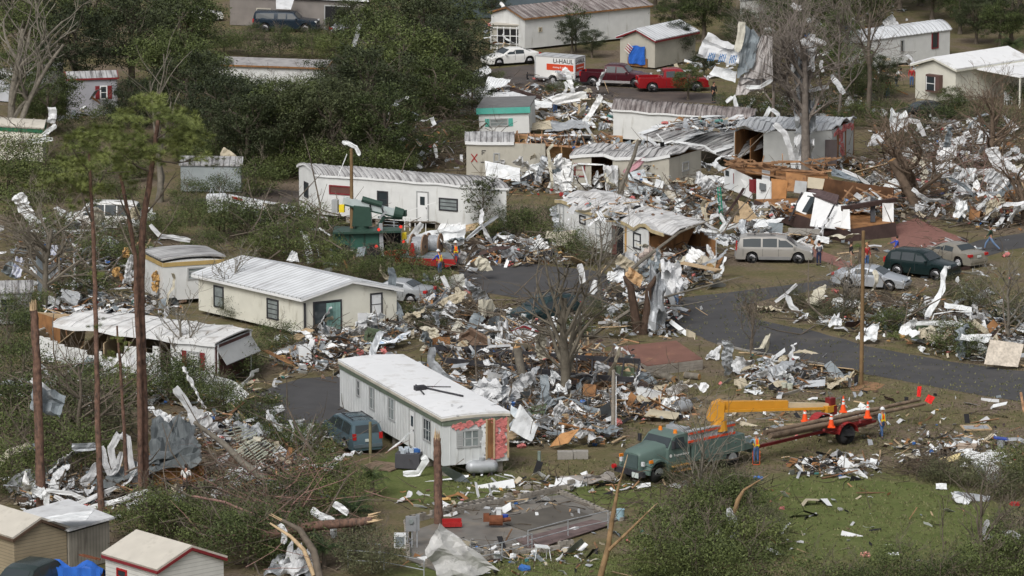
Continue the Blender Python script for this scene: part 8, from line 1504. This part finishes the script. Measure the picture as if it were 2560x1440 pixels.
S('metal_post', 'white upright stub right of the white van', [(376, 518), (375, 535), (374, 550)], 580, .35, whclean, twist=0); S('metal_strip', 'white long sheet leaning right of the white van', [(330, 560), (360, 545), (390, 540)], 585, .5, whclean, side=(0, 0, 1), twist=.2)
for i, (x, y, lb_) in enumerate(((313, 632, 'orange foam scrap high beside the tallest pine'), (388, 690, 'hanging orange foam scrap on the camper home corner'), (290, 680, 'orange foam scrap left of the tallest pine'), (388, 715, 'lower orange foam scrap on the camper home corner'))): C('foam_scrap', lb_, [(x-8, y+9), (x+7, y+10), (x+9, y-9), (x-6, y-8)], 760, orangeins, cat='foam', amp=.3, seed=70+i, dD=.3, th=.08)
C('tarp_bundle', 'white triangular printed sheet on the ridge of the gabled house', [(716, 652), (748, 655), (742, 632), (730, 626)], 800, mat('grey_print', (.55, .56, .56), .7, .4, 9), cat='tarp', amp=.1, seed=75, dD=.3); C('metal_sheet', 'pale louvred board leaning on the broken home wall', [(118, 905), (160, 903), (150, 875), (113, 880)], 925, whsheet, amp=.03, seed=76, dD=.4, cor=.03)
C('fallen_window_wall', 'fallen white window wall with dark openings before the long broken home', [(150, 945), (240, 960), (320, 900), (200, 895)], 965, whsheet, amp=.08, seed=77, dD=2.5); b = MB()
for x0, x1 in ((170, 195), (203, 232)): b.prism([V(x0, 940, DR(962)), V(x1, 944, DR(962)), V(x1+25, 915, DR(962)+1.4), V(x0+25, 912, DR(962)+1.4)], (0, -.06, .06))
tag(b.build('window_opening', dark, None), 'pair of dark openings in the fallen window wall', 'opening')
# blue tarp cover on a frame, bottom left
T = thing('tarp_shelter', 'blue tarp stretched over a pallet load at the bottom left', 'tarp', tuple(G(192, 1478)), -.15); T.scale.z = 1.75; b = MB(); pts = [Vector((-1.35+2.7*i/10, -.7+1.4*j/6, .75+.12*sin(i*1.1)+.05*cos(j*2)-.5*((abs(j-3)/3)**6))) for i in range(11) for j in range(7)]; b.grid(pts, 11, 7, .03)
pts = [Vector((-1.38+2.76*i/12, -.74-.06*sin(i*2.1), .78-.75*j/4)) for i in range(13) for j in range(5)]; b.grid(pts, 13, 5, .02); b.build('tarp_cover', bluetarp, T); b = MB(); b.bar((.2, .5, .98), (1.3, -.4, 1.0), .05); b.bar((0, .6, .96), (1.1, -.3, .99), .05); b.build('batten', rust, T); b = MB(); b.box((0, 0, .3), (2.5, 1.2, .5)); b.build('load', woodbrown, T)
# plastic chair by cream house
T = thing('garden_chair', 'white plastic garden chair beside the cream bay window house', 'chair', tuple(G(2520, 262)), .4); b = MB(); b.box((0, 0, .42), (.5, .5, .04)); b.build('seat', whclean, T); b = MB(); b.box((0, .27, .75), (.5, .04, .62), Matrix.Rotation(-.2, 3, 'X')); b.build('backrest', whclean, T)
for s in (-1, 1):
    for q in (-1, 1): b = MB(); b.box((s*.22, q*.2, .21), (.06, .06, .42)); b.build('leg', whclean, T)
    b = MB(); b.box((s*.25, 0, .62), (.06, .5, .04)); b.build('armrest', whclean, T)
# white crumpled sheets right side
C('metal_sheet', 'large torn white sheet bundle standing in the right hand brush', [(2225, 330), (2270, 325), (2268, 282), (2225, 278)], 400, whclean, amp=.45, seed=80, dD=.5, nu=14, nv=12); S('metal_strip', 'white strip falling right from the torn bundle', [(2268, 300), (2295, 305), (2310, 340)], 400, .35, whsheet, twist=.7, side=(0, 0, 1)); C('metal_sheet', 'white folded roof like sheet left of the torn bundle', [(2168, 365), (2210, 360), (2215, 325), (2180, 340)], 410, whsheet, amp=.2, seed=81, dD=.6)
C('metal_sheet', 'long blue grey sheet right of the torn end wall', [(2080, 440), (2140, 450), (2190, 465), (2075, 415)], 500, mat('blue_metal', (.26, .3, .33)), amp=.2, seed=82, dD=.5); S('metal_strip', 'long thin white strip down to the toppled home', [(2105, 425), (2140, 440), (2175, 462)], 505, .25, whclean, side=(0, 0, 1)); C('metal_sheet', 'grey white angled roof sheets in the right hand brush', [(2345, 370), (2410, 365), (2420, 340), (2365, 345)], 400, whsheet, amp=.25, seed=83, dD=1.0)
for i, (x, y, m_, lb_) in enumerate(((2420, 440, whclean, 'bright white torn sheet in the dead branches'), (2390, 450, whsheet, 'dull white torn sheet left of the bright one in dead branches'), (2400, 520, whclean, 'white upright torn panel in the right hand heap'), (2480, 520, beigesheet, 'pale green grey panel in the right hand heap'), (2520, 500, woodbrown, 'brown leaning board at the right edge'), (2455, 345, whclean, 'small white strip high in the dead brush'))): C('torn_sheet', lb_, [(x-18, y+22), (x+14, y+20), (x+20, y-20), (x-6, y-18)], y+50, m_, amp=.3, seed=90+i, dD=.5)
S('timber', 'red brown timber leaning at the right edge', [(2488, 490), (2505, 535)], 560, .25, mat('red_timber', (.25, .09, .06), .7, .2, 2), cat='timber', twist=0)
C('metal_sheet', 'white fan shaped ribbed sheet at the corner of the flattened home', [(1205, 230), (1262, 215), (1278, 200), (1220, 192)], 300, whclean, amp=.1, seed=97, dD=1.2, cor=.08, nu=18); S('wall_panel', 'long white beam wall lying below the rental trailer', [(1380, 252), (1420, 245), (1466, 238)], 292, .75, whitebright, side=(0, 0, 1), twist=.1, th=.12); S('metal_strip', 'long white sheet sliding toward the person in black', [(1310, 250), (1345, 258), (1380, 262)], 300, .6, whclean, side=(0, .6, .6), twist=.1); S('timber', 'dark brown beam behind the long white beam wall', [(1275, 220), (1310, 232), (1355, 245)], 290, .3, wooddark, cat='timber', side=(0, 0, 1), twist=.1)
C('metal_sheet', 'grey curved ribbed panel right of the teal fronted home', [(1360, 330), (1475, 318), (1465, 300), (1375, 305)], 336, galv, amp=.2, seed=98, dD=1.5, cor=.03, nu=14); C('board', 'round topped beige board beside the teal fronted home', [(1325, 325), (1380, 322), (1375, 300), (1330, 308)], 335, beigesheet, cat='board', amp=.1, seed=99, dD=.8); b = MB(); b.tube([(0, 0, .0), (0, 0, .25), (0, 0, .3)], [.3, .34, .25], 14); place('white_basin', b, [whclean], 1378, 320, 'round white basin on the beige board', 'basin', z=.2); S('metal_strip', 'long white leaning strip left of the rear white home', [(1520, 258), (1545, 275), (1565, 295)], 330, .35, whsheet, side=(0, 0, 1))
C('metal_sheet', 'flat grey sheet roof beside the hidden camper far left', [(0, 960), (130, 972), (160, 955), (20, 945)], 985, galv, amp=.15, seed=100, dD=1.2, cor=.03)
# furniture and appliances thrown about
FR = [('fridge', 'white fridge lying on its side', 'fridge', whclean), ('mattress', 'stained pale mattress', 'mattress', mat('mattress_cloth', (.5, .46, .38), .9, .15, 3)), ('sofa', 'brown torn sofa', 'sofa', MATS['brown_cloth_scrap']), ('cabinet', 'brown kitchen cabinet', 'cabinet', woodbrown), ('armchair', 'dull green armchair', 'armchair', mat('green_upholstery', (.10, .13, .08), .9, .15, 3))]
for i, (x, y) in enumerate([(1450, 480), (1700, 520), (1190, 880), (1480, 1000), (1350, 1060), (1620, 1010), (1750, 690), (2330, 500), (2480, 470), (2300, 860), (760, 900), (470, 1230), (620, 1190), (1100, 880), (1560, 960), (2470, 1200), (1400, 620), (1660, 600), (2440, 560), (930, 870)]):
    nm, lb_, ct, m_ = FR[i % 5]; b = MB(); r_ = random.Random(i)
    if nm in ('fridge', 'cabinet'):
        b.box((0, 0, 0), (.75, .7, 1.6)); b.box((0, -.37, .3), (.7, .04, .85)); b.box((0, -.37, -.45), (.7, .04, .55)); b.box((.28, -.41, .1), (.04, .05, .3)); rot = (r_.uniform(1.1, 1.8), r_.uniform(-.3, .3), r_.uniform(-.9, .9)); z = .5
    elif nm == 'mattress': pts = [Vector((-1+2*q/8, -.7+1.4*w/5, .12*sin(q*.5+i))) for q in range(9) for w in range(6)]; b.grid(pts, 9, 6, .18); rot = (r_.uniform(.3, 1.1), r_.uniform(-.3, .3), r_.uniform(-1, 1)); z = .7
    else:
        L_ = 1.9 if nm == 'sofa' else .9; b.box((0, 0, .25), (L_, .8, .35)); b.box((0, .35, .6), (L_, .2, .55))
        for s_ in (-1, 1): b.box((s_*L_/2, 0, .42), (.18, .82, .5))
        rot = (r_.uniform(-.5, .3), r_.uniform(-.3, .3), r_.uniform(-.9, .9)); z = .25
    o = place(nm, b, [m_], x, y, None, ct, z=z, rot=rot); later(o, lb_, x, y, ct, None)
settle()
